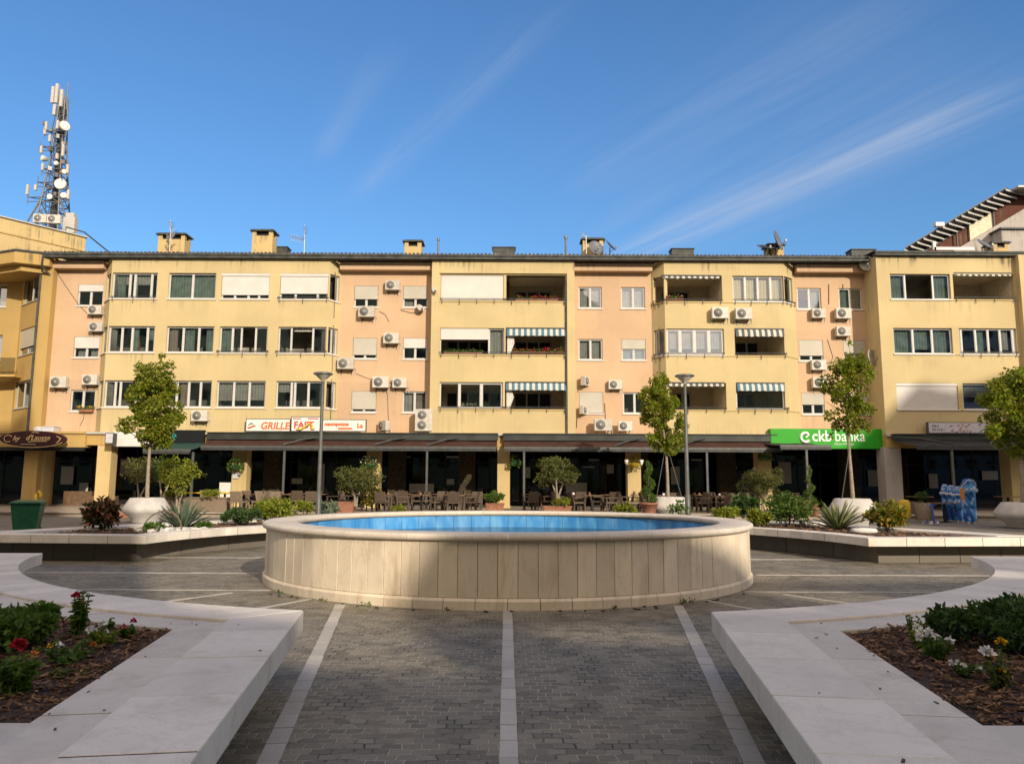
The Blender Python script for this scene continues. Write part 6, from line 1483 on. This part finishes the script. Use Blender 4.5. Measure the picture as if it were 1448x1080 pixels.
def sh(label, loc, w_, h_, n, leaf, mat, seed, lumps=16, name='garden_shrub', cat='shrub', flat=1): return shrub(name, label, cat, loc, w_, h_, n, leaf, mat, seed=seed, lumps=lumps)
sh('red tipped dark spiky shrub near the left end of the far left planter', far(147, 749), .78, .72, 1100, .13, 'leaf_purple', 31)
sh('dark green rounded hedge clump in the far left planter', far(341, 742), 1.0, .42, 2200, .07, 'leaf_dark', 32, 22)
sh('bright green loose shrub in the far left planter, right of the dark hedge', far(388, 738), 1.15, .75, 1700, .10, 'leaf_lime', 33, 20)
sh('small yellow green shrub by the foot of the left street lamp', far(431, 728), .65, .50, 800, .08, 'leaf_lime', 34)
sh('tiny green tuft beside the pebbles in the far left planter', far(287, 749), .5, .16, 300, .07, 'leaf_mid', 35, 8)
sh('tiny dark tuft in front of the ring in the far left planter', far(218, 752), .4, .18, 260, .08, 'leaf_mid', 36, 8)
sh('orange and green croton bush in the far right planter', far(1254, 751), .85, .72, 1300, .13, 'leaf_rust', 37, 16)
sh('tall dark green bush in the far right planter', far(1116, 744), 1.15, .92, 2400, .085, 'leaf_mid', 38, 22)
sh('low yellow green shrub at the left end of the far right planter', far(1073, 745), .78, .42, 1200, .075, 'leaf_lime', 39)
sh('low yellow green shrub behind the fountain rim on the right', far(1028, 737), .95, .45, 1200, .085, 'leaf_lime', 40)
sh('dark grassy clump between the two low yellow shrubs', far(1052, 730), .8, .75, 900, .16, 'leaf_dark', 41)
sh('small bare green tuft in front of the leaning tree pot', far(962, 731), .7, .62, 160, .12, 'leaf_mid', 42, 12)
# hoop, pebbles, stones
h0 = far(228, 752); root = tag((lambda m: m)(MB().tube([(math.cos(t) * .42, .12 * math.sin(t), math.sin(t) * .45 - .02) for t in np.linspace(.05, math.pi * .98, 14)], .016, 6).build('garden_hoop', 'bark')), 'bent wooden hoop arching over the far left planter beside the agave', 'hoop'); root.location = (h0[0], h0[1], ZFm)
mb = MB(); r_ = random.Random(4)
for i in range(60):
    q = far(250 + r_.gauss(0, 28), 751 + r_.uniform(-1.5, 1.2)); mb.obox((q[0], q[1], ZFm + .03), r_.uniform(.05, .16), r_.uniform(.05, .13), .07, r_.uniform(0, 3), r_.uniform(-.3, .3))
tag(mb.build('white_pebbles', 'pebble_white'), kind='stuff')
for px, py, sx_, lab in ((1094, 735, .34, 'flat white stone beside the tall dark bush'), (1150, 744, .36, 'long pale stone behind the striped agave'), (1222, 754, .3, 'flat grey stone between the striped agave and the croton')):
    q = far(px, py); mb = MB(); mb.lathe([(0, 0), (.8, .0), (1, .25), (.85, .6), (0, .7)], n=14, sx=1, sy=.6); o = mb.build('garden_stone', 'pebble_white'); o.location = q; o.scale = (sx_, sx_, .18); tag(o, lab, 'stone')

# potted plants along the café front
def gp(px, py, z=TER, Y=None):
    if Y: a = at(px, py, Y); return (a.x, Y, z)
    g_ = gnd(px, py, z); return (g_.x, g_.y, z)
def round_pot(label, loc, r, h_, mat='terracotta'):
    root = thing('plant_pot', label, 'pot', loc); mb = MB(); mb.lathe([(r * .68, 0), (r * .95, h_ * .82), (r * 1.06, h_ * .83), (r * 1.06, h_), (r * .92, h_), (r * .9, h_ - .05)], n=28); mb.build('pot', mat, root)
    mb = MB(); mb.lathe([(0, h_ - .05), (r * .92, h_ - .05)], n=20); mb.build('soil', 'soil', root); return root
def trough(label, loc, w_, d_, h_, mat='terracotta'):
    root = thing('plant_trough', label, 'trough', loc); t = .03; b0 = [(-w_ * .46, -d_ * .44), (w_ * .46, -d_ * .44), (w_ * .46, d_ * .44), (-w_ * .46, d_ * .44)]; b1 = [(-w_ / 2, -d_ / 2), (w_ / 2, -d_ / 2), (w_ / 2, d_ / 2), (-w_ / 2, d_ / 2)]
    mb = MB(); mb.hexa([(x, y, 0) for x, y in b0], [(x, y, h_ - .06) for x, y in b1]); mb.box(-w_ / 2 - .02, w_ / 2 + .02, -d_ / 2 - .02, -d_ / 2 + .04, h_ - .058, h_); mb.box(-w_ / 2 - .02, w_ / 2 + .02, d_ / 2 - .04, d_ / 2 + .02, h_ - .058, h_); mb.build('box', mat, root, .008, 1)
    mb = MB(); mb.box(-w_ / 2 + .03, w_ / 2 - .03, -d_ / 2 + .041, d_ / 2 - .041, h_ - .058, h_ - .02); mb.build('soil', 'soil', root); return root
def lolly(label, loc, h_, cw, chh, n, leaf, mat, seed, stems=1, name='small_tree', spiky=0.0):
    r_ = random.Random(seed); root = thing(name, label, 'small tree', loc); mb = MB(); zc = h_ - chh / 2; cs, rs = [], []
    for i in range(26):
        d = Vector((r_.gauss(0, 1), r_.gauss(0, 1), r_.gauss(0, 1))).normalized(); q = r_.uniform(.3, .88); cs.append((d.x * q * cw / 2, d.y * q * cw / 2, zc + d.z * q * chh / 2)); rs.append(cw * r_.uniform(.10, .19))
    for s_ in range(stems):
        a = s_ * 2.1 + .3; mb.tube([(.05 * math.cos(a), .05 * math.sin(a), -.05), (.08 * math.cos(a), .06 * math.sin(a), (h_ - chh) * .6), (.2 * cw * math.cos(a), .2 * cw * math.sin(a), h_ - chh * .75)], [.055, .045, .03], 7)
    for c in cs[:14]: mb.tube([(c[0] * .25, c[1] * .25, h_ - chh * .9), c], [.02, .006], 5)
    for i in range(int(spiky)):
        c = cs[i % 26]; d = (Vector(c) - Vector((0, 0, zc))).normalized(); cs.append(tuple(Vector(c) + d * cw * .2)); rs.append(.07)
    mb.build('trunk', 'bark_pale', root); P, N, L, Wd = cluster_leaves(cs, rs, n // 26, leaf, leaf * .45)
    leaves_mesh('crown', P, N, L, Wd, mat, root); return root
p = gp(788, 719, Y=33.6); trough('wide clay trough under the olive tree', p, 1.2, .5, .30, 'terracotta'); lolly('round topped olive tree in the clay trough right of the middle column', (p[0], p[1], TER + .25), 2.35, 1.85, 1.45, 4200, .10, 'leaf_olive', 51, 3, 'olive_tree', 8); sh('small shrub at the foot of the olive tree', (p[0] + .18, p[1] - .15, TER + .25), .8, .45, 500, .09, 'leaf_lime', 52)
p = gp(700, 719, Y=33.5); trough('terracotta trough in front of the middle column', p, .78, .4, .42); sh('bushy green plant in the terracotta trough by the middle column', (p[0], p[1], TER + .36), 1.0, .58, 1400, .09, 'leaf_mid', 53)
p = gp(487, 722, Y=33.3); trough('broad clay pot left of the fountain behind the rim', p, .85, .5, .45, 'terracotta'); lolly('wide spreading leafy shrub in the broad clay pot by the left lamp', (p[0] + .45, p[1], TER + .3), 1.55, 2.4, .95, 3600, .10, 'leaf_olive', 54, 3, 'potted_shrub', 6)
sh('reddish shrub behind the wide leafy shrub near the second column', gp(527, 720, Y=34.2), 1.0, 1.35, 1100, .10, 'leaf_rust', 55); sh('blue green spiky plant by the left lamp base', gp(463, 722, Y=31), .8, .5, 400, .2, 'leaf_agave', 56); agave('small grey agave at the foot of the left lamp', (gp(463, 720, Y=30)[0], 30, TER - .1), .6, 20, 'leaf_agave', 9)
sh('low bright green tuft behind the fountain rim below the second column', gp(562, 722, Y=31), .95, .38, 700, .09, 'leaf_lime', 57); sh('low green tuft behind the fountain rim left of the spiral tree', gp(884, 723, Y=30.5), .95, .52, 900, .09, 'leaf_lime', 58)
def spiral(label, loc, h_, w_, n, mat, seed):
    r_ = random.Random(seed); root = thing('topiary_tree', label, 'topiary', loc); cs, rs = [], []
    for i in range(26):
        f = i / 26; a = f * 15; q = w_ * .24 * (1 - .75 * f); cs.append((math.cos(a) * q, math.sin(a) * q, h_ * (.10 + .86 * f))); rs.append(w_ * (.30 - .17 * f) * r_.uniform(.8, 1.15))
    mb = MB(); mb.tube([(0, 0, -.05), (0, 0, h_ * .95)], [.04, .01], 6); mb.build('trunk', 'bark', root); P, N, L, Wd = cluster_leaves(cs, rs, n // 26, .06, .034); leaves_mesh('crown', P, N, L, Wd, mat, root); return root
p = gp(918, 722, Y=32.6); round_pot('terracotta pot of the spiral tree', p, .36, .48); spiral('slim spiral clipped tree in a terracotta pot left of the leaning tree', (p[0], p[1], TER + .42), 1.85, .72, 3000, 'leaf_mid', 61)
p = gp(894, 722, Y=33); round_pot('brown pot standing left of the spiral tree pot', p, .34, .5, 'rattan_light')
p = gp(1146, 716, Y=33.5); round_pot('terracotta pot of the slim climbing tree under the dark awning', p, .28, .45); spiral('slim loose green tree behind the awning post left of the bank', (p[0], p[1], TER + .4), 1.75, .55, 1300, 'leaf_mid', 62)
p = gp(1076, 716, Y=33.2); lolly('round clipped box tree on a pale trunk left of the bank sign', (p[0], p[1], TER), 2.05, 1.9, 1.45, 4600, .075, 'leaf_olive', 63, 1, 'box_tree')
p = gp(1138, 722, Y=31); round_pot('tall terracotta pot right of the tall dark bush', p, .24, .62); p = gp(1152, 722, Y=31.2); round_pot('small red pot right of the tall terracotta pot', p, .20, .35); sh('little plant in the small red pot', (p[0], p[1], TER + .3), .4, .4, 200, .09, 'leaf_mid', 64, 8)
p = gp(254, 720, Y=33); lolly('young lime green tree in the café by the small green awning', (p[0] - .1, p[1], TER), 2.45, 1.6, 1.6, 1500, .13, 'leaf_lime', 65, 2, 'small_tree', 10)
p = gp(196, 718, Y=36.5); lolly('dim olive tree in the shade behind the left tree pot', p, 2.5, 2.0, 1.4, 1300, .12, 'leaf_olive', 66, 2); p = gp(228, 718, Y=36.8); lolly('dim dark tree in the shade beside the lime green tree', p, 2.4, 1.9, 1.3, 1200, .12, 'leaf_dark', 67, 2)
for px, py, w_, lab, s_ in ((246, 708, 1.1, 'lime green plant row in the left café box', 71), (300, 702, .9, 'lime green trailing plant on the left café partition', 72), (1262 + 40, 700, .6, 'dark pot plant in the shade right of the bank', 73), (243, 690 + 12, .6, 'lime green pot plant beside the left tree pot', 74)):
    sh(lab, (at(px, py, 34.3).x, 34.3, TER + .55), w_, .42, 600, .09, 'leaf_lime' if s_ != 73 else 'leaf_dark', s_)
p = gp(275, 715, Y=34.6); mb = MB(); mb.box(-1.5, 1.5, -.22, .22, 0, .55); mb.box(-1.55, 1.55, -.26, .26, .55, .6); o = mb.build('plant_box', 'rattan_light', None, .01, 1); o.location = p; tag(o, 'long tan plant box dividing the left café', 'planter')
p = gp(308, 714, Y=35.4); mb = MB(); mb.box(-.6, .6, -.03, .03, .75, .82); mb.box(-1.6, -.62, -.03, .03, .75, .8); mb.box(-.02, .02, -.02, .02, 0, .75); o = mb.build('counter', 'yellow_plastic'); o.location = p; tag(o, 'narrow yellow topped counter in the left café', 'counter')

# hanging baskets and wall flower pots on the columns
def basket(label, px, py, Y, mat, n, r=.32, flower=None):
    p = at(px, py, Y); root = thing('hanging_basket', label, 'hanging basket', tuple(p), 0, 'flower baskets on the columns'); mb = MB(); mb.lathe([(0, -.02), (r * .55, 0), (r * .9, .18), (r * .95, .22)], n=18); mb.build('bowl', 'bin_green' if mat != 'yellow' else 'yellow_plastic', root)
    mb = MB(); mb.tube([(0, .1, .55), (0, .5, .6)], .015, 5)
    for a in (0, 2.1, 4.2): mb.tube([(r * .8 * math.cos(a), r * .8 * math.sin(a), .2), (0, .1, .55)], .006, 4)
    mb.build('hanger', 'dark_metal', root); d = sph(n); P = d * np.array([r * 1.15, r * .9, .22]) + np.array([0, 0, .26]); P[:, 2] -= .25 * rng.random(n) * (np.abs(d[:, 0]) > .6)
    leaves_mesh('foliage', P, d + rng.normal(size=(n, 3)) * .4 - np.array([0, 0, .3]), .11, .06, 'leaf_mid' if mat != 'yellow' else 'leaf_lime', root)
    if flower:
        k = 30; d = sph(k); leaves_mesh('flower_head', d * np.array([r * 1.2, r, .2]) + np.array([-.1, -.1, .4]), d, .06, .05, flower, root)
    return root
basket('hanging basket of green leaves on the first café column', 333, 663, YF - .35, 'g', 240); basket('hanging basket with white flowers on the second café column', 523, 662, YF - .35, 'g', 240, .32, WH); basket('small hanging basket to the right of the middle column', 728, 658, YF - .3, 'g', 170, .22)
basket('yellow flower bowl on the column left of the spiral tree', 897, 661, YF - .35, 'yellow', 80, .28, YL); basket('pale pink flower basket on the column behind the box tree', 1083, 650, YF - .35, 'g', 160, .28, PK)
for px, py, lab in ((886, 657, 'white flower cup left of the yellow bowl'), (907, 657, 'white flower cup right of the yellow bowl')):
    p = at(px, py, YF - .3); o = MB().lathe([(.05, 0), (.09, .12), (.13, .26), (.0, .2)], n=12).build('flower_cup', 'ink_white'); o.location = p; tag(o, lab, 'cup')
p = at(333, 672, YF - .02); mb = MB(); mb.box(-.15, .15, 0, .05, -.15, .15); o = mb.build('plaque', 'sign_grey'); o.location = p; tag(o, 'small grey plaque on the first café column', 'plaque')
p = at(318, 690, YF - .1); mb = MB(); mb.box(-.28, .28, 0, .06, -.6, .45); mb.box(-.28, .28, -.01, .07, .451, .62); o = mb.build('menu_board', 'panel_white'); o.location = (p.x, p.y, TER + .62); tag(o, 'white menu board leaning left of the first café column', 'board')

# flowers in boxes on balconies and sills
def flowerbox(label, w, a0, a1, k, cols, z=None, d=.0):
    q = w.pt((a0 + a1) / 2, d, 0); root = thing('flower_box', label, 'flower box', (q[0], q[1] + YF, (z if z else SILL[k]) + .02)); L = a1 - a0; mb = MB(); mb.box(-L / 2, L / 2, -.09, .09, 0, .13); mb.build('trough', 'terracotta', root)
    n = int(L * 110); P = np.stack([rng.uniform(-L / 2, L / 2, n), rng.normal(0, .06, n), .13 + np.abs(rng.normal(0, .07, n))], 1); leaves_mesh('foliage', P, rng.normal(size=(n, 3)) + np.array([0, -.3, .5]), .09, .06, 'leaf_mid', root)
    if cols:
        n = int(L * 60); P = np.stack([np.repeat(rng.uniform(-L / 2, L / 2, max(2, int(L * 3.4))), max(2, int(L * 60) // max(2, int(L * 3.4))))][0:1], 1); m = len(P); P = np.concatenate([P + rng.normal(0, .06, (m, 1)), rng.normal(-.04, .05, (m, 1)), .2 + np.abs(rng.normal(0, .06, (m, 1)))], 1); leaves_mesh('flower_head', P, rng.normal(size=(m, 3)), .06, .05, cols, root)
h = HD[1][1]; flowerbox('row of red geraniums along the second floor balcony of the middle bay', wD, h[0] + .35, h[1] - .1, 1, RD, d=.1)
h = HD[2][1]; flowerbox('short row of red flowers on the top balcony of the middle bay', wD, h[0] + .5, h[1] - .4, 2, RD, d=.3)
h = HD[1][0]; flowerbox('green window box behind the glazing of the middle bay', wD, h[0] + .2, h[0] + 2.2, 1, None, d=.3)
h = HD[0][0]; flowerbox('leafy pot plants inside the first floor veranda of the middle bay', wD, h[0] + 1.0, h[0] + 2.6, 0, WH, d=.5)
h = HF[2][0]; flowerbox('mixed flowers at the left of the top balcony of the splayed bay', wF, h[0] + .0, h[0] + 1.0, 2, PK, d=.1)
q = at(122, 578, YP - .15); flowerbox('overgrown window box with faded yellow flowers at the lowest left window', wA, wA.s_at(q.x) - .35, wA.s_at(q.x) + .35, 0, YL, z=5.02, d=-.12)
q = at(188, 492, YF); mb = MB(); mb.tube([(0, 0, 0), (.02, 0, .4), (.05, .02, .75)], [.10, .13, .05], 8); mb.lathe([(0, .72), (.09, .78), (.1, .86), (0, .95)], n=10); o = mb.build('window_ornament', 'flower_orange'); o.location = (q.x, YF + .45, SILL[1] + .03); tag(o, 'orange ornament standing behind the glass of the glazed bay', 'ornament')

# ---------------------------------------------------------------- café furniture
def make_chair(cloth, armed=True):
    t = thing('cafe_chair', '', 'chair'); w_, d_ = .56, .54
    mb = MB(); mb.box(-w_ / 2, w_ / 2, -d_ / 2, d_ / 2, .38, .45); mb.build('seat', cloth, t, .015, 2)
    mb = MB(); mb.hexa([(-w_ / 2, d_ / 2 - .06, .452), (w_ / 2, d_ / 2 - .06, .452), (w_ / 2, d_ / 2, .452), (-w_ / 2, d_ / 2, .452)], [(-w_ / 2 + .03, d_ / 2 + .06, .88), (w_ / 2 - .03, d_ / 2 + .06, .88), (w_ / 2 - .03, d_ / 2 + .11, .88), (-w_ / 2 + .03, d_ / 2 + .11, .88)]); mb.build('backrest', cloth, t, .02, 2)
    for sx_ in (-1, 1):
        for sy_ in (-1, 1):
            mb = MB(); x, y = sx_ * (w_ / 2 - .04), sy_ * (d_ / 2 - .04); mb.box(x - .022, x + .022, y - .022, y + .022, 0, .378); mb.build('leg', cloth, t)
        if armed:
            mb = MB(); x = sx_ * (w_ / 2 + .025); mb.box(x - .024, x + .024, -d_ / 2, d_ / 2 + .02, .62, .66); mb.box(x - .024, x + .024, -d_ / 2, -d_ / 2 + .05, 0, .618); mb.build('armrest', cloth, t, .008, 1)
    return t
def make_table(top, round_=False):
    t = thing('cafe_table', '', 'table'); mb = MB()
    if round_: mb.lathe([(0, .72), (.38, .72), (.38, .75), (0, .75)], n=24)
    else: mb.box(-.42, .42, -.42, .42, .72, .755)
    mb.build('tabletop', top, t, .006, 1); mb = MB(); mb.box(-.04, .04, -.04, .04, .03, .718); mb.box(-.25, .25, -.03, .03, 0, .03); mb.box(-.03, .03, -.25, -.031, 0, .03); mb.box(-.03, .03, .031, .25, 0, .03); mb.build('pedestal', 'black_metal', t); return t
ch_a, ch_b = make_chair('rattan'), make_chair('rattan_light', False); tb_a = make_table('table_wood'); used = {}
def put_copy(proto, loc, rz, label, group):
    r = proto if proto.name not in used else dup(proto, loc, rz); used[proto.name] = 1; r.location = loc; r.rotation_euler = (0, 0, rz); r['label'] = label; r['group'] = group
tables = [(318, 36.6), (345, 34.6), (375, 36.0), (400, 34.4), (424, 37.0), (449, 35.2), (512, 36.4), (545, 34.6), (570, 36.6), (596, 34.8), (625, 36.8), (642, 34.6), (672, 36.4), (752, 37.0), (815, 36.4), (838, 34.6), (864, 36.6), (905, 36.8), (940, 35.0), (990, 36.8), (1018, 34.8), (1045, 36.6), (1108, 36.6)]
ORD = ['first', 'second', 'third', 'fourth', 'fifth', 'sixth', 'seventh', 'eighth', 'ninth', 'tenth', 'eleventh', 'twelfth', 'thirteenth', 'fourteenth', 'fifteenth', 'sixteenth', 'seventeenth', 'eighteenth', 'nineteenth', 'twentieth', 'twenty-first', 'twenty-second', 'last']
r_ = random.Random(77)
for i, (px, Y) in enumerate(tables):
    q = at(px, 700, Y); wh = f'{ORD[i]} café table from the left' if i < 22 else 'last café table by the bank'
    put_copy(tb_a, (q.x, Y, TER), r_.uniform(-.1, .1), 'dark square ' + wh, 'café tables under the awnings')
    proto = ch_b if i in (0, 1, 3) else ch_a; col_ = 'tan' if proto is ch_b else 'dark brown'
    for (dx, dy, rz, side) in ((0, -.72, math.pi, 'on the fountain side of'), (-.74, 0, math.pi / 2, 'at the left of'), (.74, 0, -math.pi / 2, 'at the right of')):
        if r_.random() < .14: continue
        put_copy(proto, (q.x + dx + r_.uniform(-.08, .08), Y + dy + r_.uniform(-.08, .08), TER), rz + r_.uniform(-.35, .35), f'{col_} wicker chair {side} the {wh}', 'wicker chairs of the café')
    # little things on the table
    m_ = MB(); m_.lathe([(.05, .757), (.055, .82), (.03, .84)], n=10); c = m_.build('table_vase', 'terracotta' if i % 2 else 'ink_white'); c.location = (q.x + r_.uniform(-.15, .15), Y + r_.uniform(-.15, .1), TER); tag(c, ('red clay' if i % 2 else 'white') + ' pot on the ' + wh, 'vase', 'pots on the café tables')
# right-hand café: tub chairs, tables, bags
p = gp(1306, 733, Y=32.0); 
def tub(label, px, Y, rz, cloth='rattan'):
    q = at(px, 720, Y); t = thing('tub_chair', label, 'armchair', (q.x, Y, 0), rz); mb = MB(); n = 12
    vs = []
    for i in range(n + 1):
        a = math.pi * (-.12 + 1.24 * i / n); c, s_ = math.cos(a), math.sin(a)
        for r, z in ((.30, .06), (.36, .75), (.31, .75), (.26, .40)): vs.append((r * c, r * s_ * .95, z))
    mb.add(vs, [(4 * i + j, 4 * i + 4 + j, 4 * i + 5 + j, 4 * i + 1 + j) for i in range(n) for j in range(3)], True); mb.add([vs[0], vs[1], vs[2], vs[3]], [(0, 1, 2, 3)]); mb.add(vs[-4:], [(3, 2, 1, 0)]); mb.build('shell', cloth, t)
    mb = MB(); mb.lathe([(.27, .05), (.29, .36), (.28, .42), (0, .43)], n=20); mb.build('seat', cloth, t); return t
tub('brown tub armchair left of the blue displays', 1306, 31.5, 2.6, 'rattan_light'); tub('dark tub armchair behind the yellow bag at the right café', 1296, 34.0, .3)
for px, Y, lab in ((1334, 31.0, 'square table with pale top beside the blue displays'), (1425, 35.5, 'table standing in the dark behind the right stone pot'), (1300, 34.5, 'table behind the brown tub armchair')):
    q = at(px, 700, Y); t = dup(tb_a, (q.x, Y, 0 if Y < 33 else TER), 0, lab); t['group'] = 'tables of the right café'
q = at(1279, 720, 31.5); mb = MB(); mb.lathe([(.20, 0), (.25, .05), (.25, .62), (.18, .72), (.06, .75), (0, .75)], n=20, sx=1, sy=.6); o = mb.build('yellow_bag', 'yellow_plastic'); o.location = (q.x, 31.5, .12); tag(o, 'yellow rounded ride seat beside the shaded column', 'ride')
q = at(1321, 742, 29.0); root = thing('kids_scooter', 'small blue kick scooter with white wheels in front of the tables', 'scooter', (q.x, 29.0, 0), .3); mb = MB(); mb.tube([(0, 0, .1), (0, .05, .72)], .035, 8); mb.box(-.06, .06, -.02, .45, .07, .11); mb.build('frame', 'blue_plastic', root); mb = MB(); mb.tube([(-.2, .05, .72), (.2, .05, .72)], .022, 6); mb.build('handlebar', 'blue_plastic', root)
for x, y in ((-.14, 0), (.14, 0), (0, .45)): mb = MB(); mb.tube([(x - .03, y, .06), (x + .03, y, .06)], .065, 14); mb.build('wheel', 'panel_white', root)
# blue rolled inflatables on show
def patt():
    t = NT('blue_pattern', .35, .4); n = t.noise(t.map(t.obj(), (1, 1, .7)), 3.6, 2, .5, 1.0).outputs[0]
    c = t.mix(t.ramp(n, .42, .50), (.015, .07, .30), (.06, .26, .60)); c = t.mix(t.math('MULTIPLY', t.ramp(n, .57, .60), .85), c, (.60, .62, .80)); t.color(c)
patt()
def display(label, px, Y, w_, h_, hood=True):
    q = at(px, 735, Y); t = thing('display_figure', label, 'display', (q.x, Y, 0)); mb = MB(); r = w_ / 2; hb = h_ * .70
    mb.lathe([(r * .72, .06), (r * .82, .12), (r * .84, hb * .45), (r * .76, hb * .47), (r * .86, hb * .5), (r * .84, hb)], n=22, sy=.7); mb.build('body', 'blue_pattern', t)
    mb = MB(); mb.lathe([(r * 1.12, hb - .02), (r * 1.15, hb + .04), (r * .95, hb + .10), (r * .86, h_ * .86), (r * .55, h_ * .97), (0, h_)], n=22, sy=.7); mb.build('cap', 'blue_pattern', t)
    mb = MB(); 
    for k in range(7): a = math.pi + k * math.pi / 6; mb.lathe([(0, 0), (.055, .02), (.05, .08), (0, .11)], (math.cos(a) * r * 1.02, math.sin(a) * r * .70, hb + .03), 8)
    mb.tube([(math.cos(a) * r * .9, -r * .66 * math.sin(a) * .9 - .03, hb + .12 + h_ * .2 * math.sin(a)) for a in np.linspace(.2, 2.9, 9)], .022, 5); mb.build('trim', 'sign_grey', t)
    mb = MB(); 
    for a in (.8, 2.3, 3.9, 5.5): mb.tube([(math.cos(a) * r * .6, math.sin(a) * r * .45, .0), (math.cos(a) * r * .6, math.sin(a) * r * .45, .07)], .03, 8)
    mb.build('caster', 'panel_white', t); return t
display('tallest blue and white mushroom shaped display stand by the awning post', 1372, 30.0, .60, 1.72)
display('blue display stand just left of the tallest one', 1356, 31.2, .42, 1.42); display('second blue display stand, half hidden behind the table', 1346.5, 31.6, .34, 1.46); display('leftmost pale blue pointed display stand behind the table', 1338, 31.8, .30, 1.50)
q = at(1362, 725, 29.6); mb = MB(); mb.box(-.06, .06, -.03, .03, .9, 1.35); o = mb.build('orange_tag', 'flower_orange'); o.location = (q.x + .02, 29.6, 0); tag(o, 'orange panel hanging on the left side of the tallest blue display', 'panel')
# green wheelie bin
g_ = gnd(37, 752, 0); b = thing('wheelie_bin', 'dark green plastic bin standing behind the far left planter', 'bin', (at(38, 740, 22).x, 22.0, 0), .35); s_ = .86
mb = MB(); mb.hexa([(-.27, -.27, .08), (.27, -.27, .08), (.27, .27, .08), (-.27, .27, .08)], [(-.36, -.36, .82), (.36, -.36, .82), (.36, .36, .82), (-.36, .36, .82)]); mb.box(-.38, .38, -.38, .38, .82, .87); mb.build('body', 'bin_green', b, .02, 2)
mb = MB(); mb.hexa([(-.39, -.42, .872), (.39, -.42, .872), (.39, .40, .872), (-.39, .40, .872)], [(-.36, -.40, .92), (.36, -.40, .92), (.33, .36, .96), (-.33, .36, .96)]); mb.tube([(-.3, .42, .9), (.3, .42, .9)], .025, 8); mb.build('lid', 'bin_green', b, .015, 2)
for s_ in (-1, 1): mb = MB(); mb.tube([(s_ * .24, .25, .10), (s_ * .31, .25, .10)], .10, 16); mb.build('wheel', 'black_metal', b)
# low pallets/steps by the left column, pale step edge
q = gp(166, 716, Y=32.2); mb = MB()
for k in range(3): mb.box(-1.2 + .0 * k, 1.2, -.0 + .28 * k, .28 + .28 * k, 0, .075 + .07 * k)
o = mb.build('entrance_steps', 'terracotta'); o.location = (q[0] + .2, 32.0, 0); tag(o, kind='structure')
q = at(47, 705, 36.0); mb = MB(); mb.tube([(0, 0, 0), (0, 0, .7), (.1, 0, .8), (.22, 0, .7), (.2, 0, .55)], .07, 8); o = mb.build('hydrant_post', 'yellow_plastic'); o.location = (q.x, 36.2, TER); tag(o, 'small yellow bent pipe post beside the far left column', 'post')
q = at(65, 700, 38.0); mb = MB(); mb.prism([(-1.2, 0), (1.6, 0), (1.6, .3), (-1.2, .3)], 0, .5); mb.prism([(-1.2, -.01), (.3, -.01), (.3, .31), (-1.2, .31)], .5, .75); o = mb.build('counter_wall', 'table_wood'); o.location = (q.x, 41.6, TER); tag(o, 'low curved cream counter in the shade behind the green bin', 'counter')  # cream counter in dark brown, its shade put into the colour
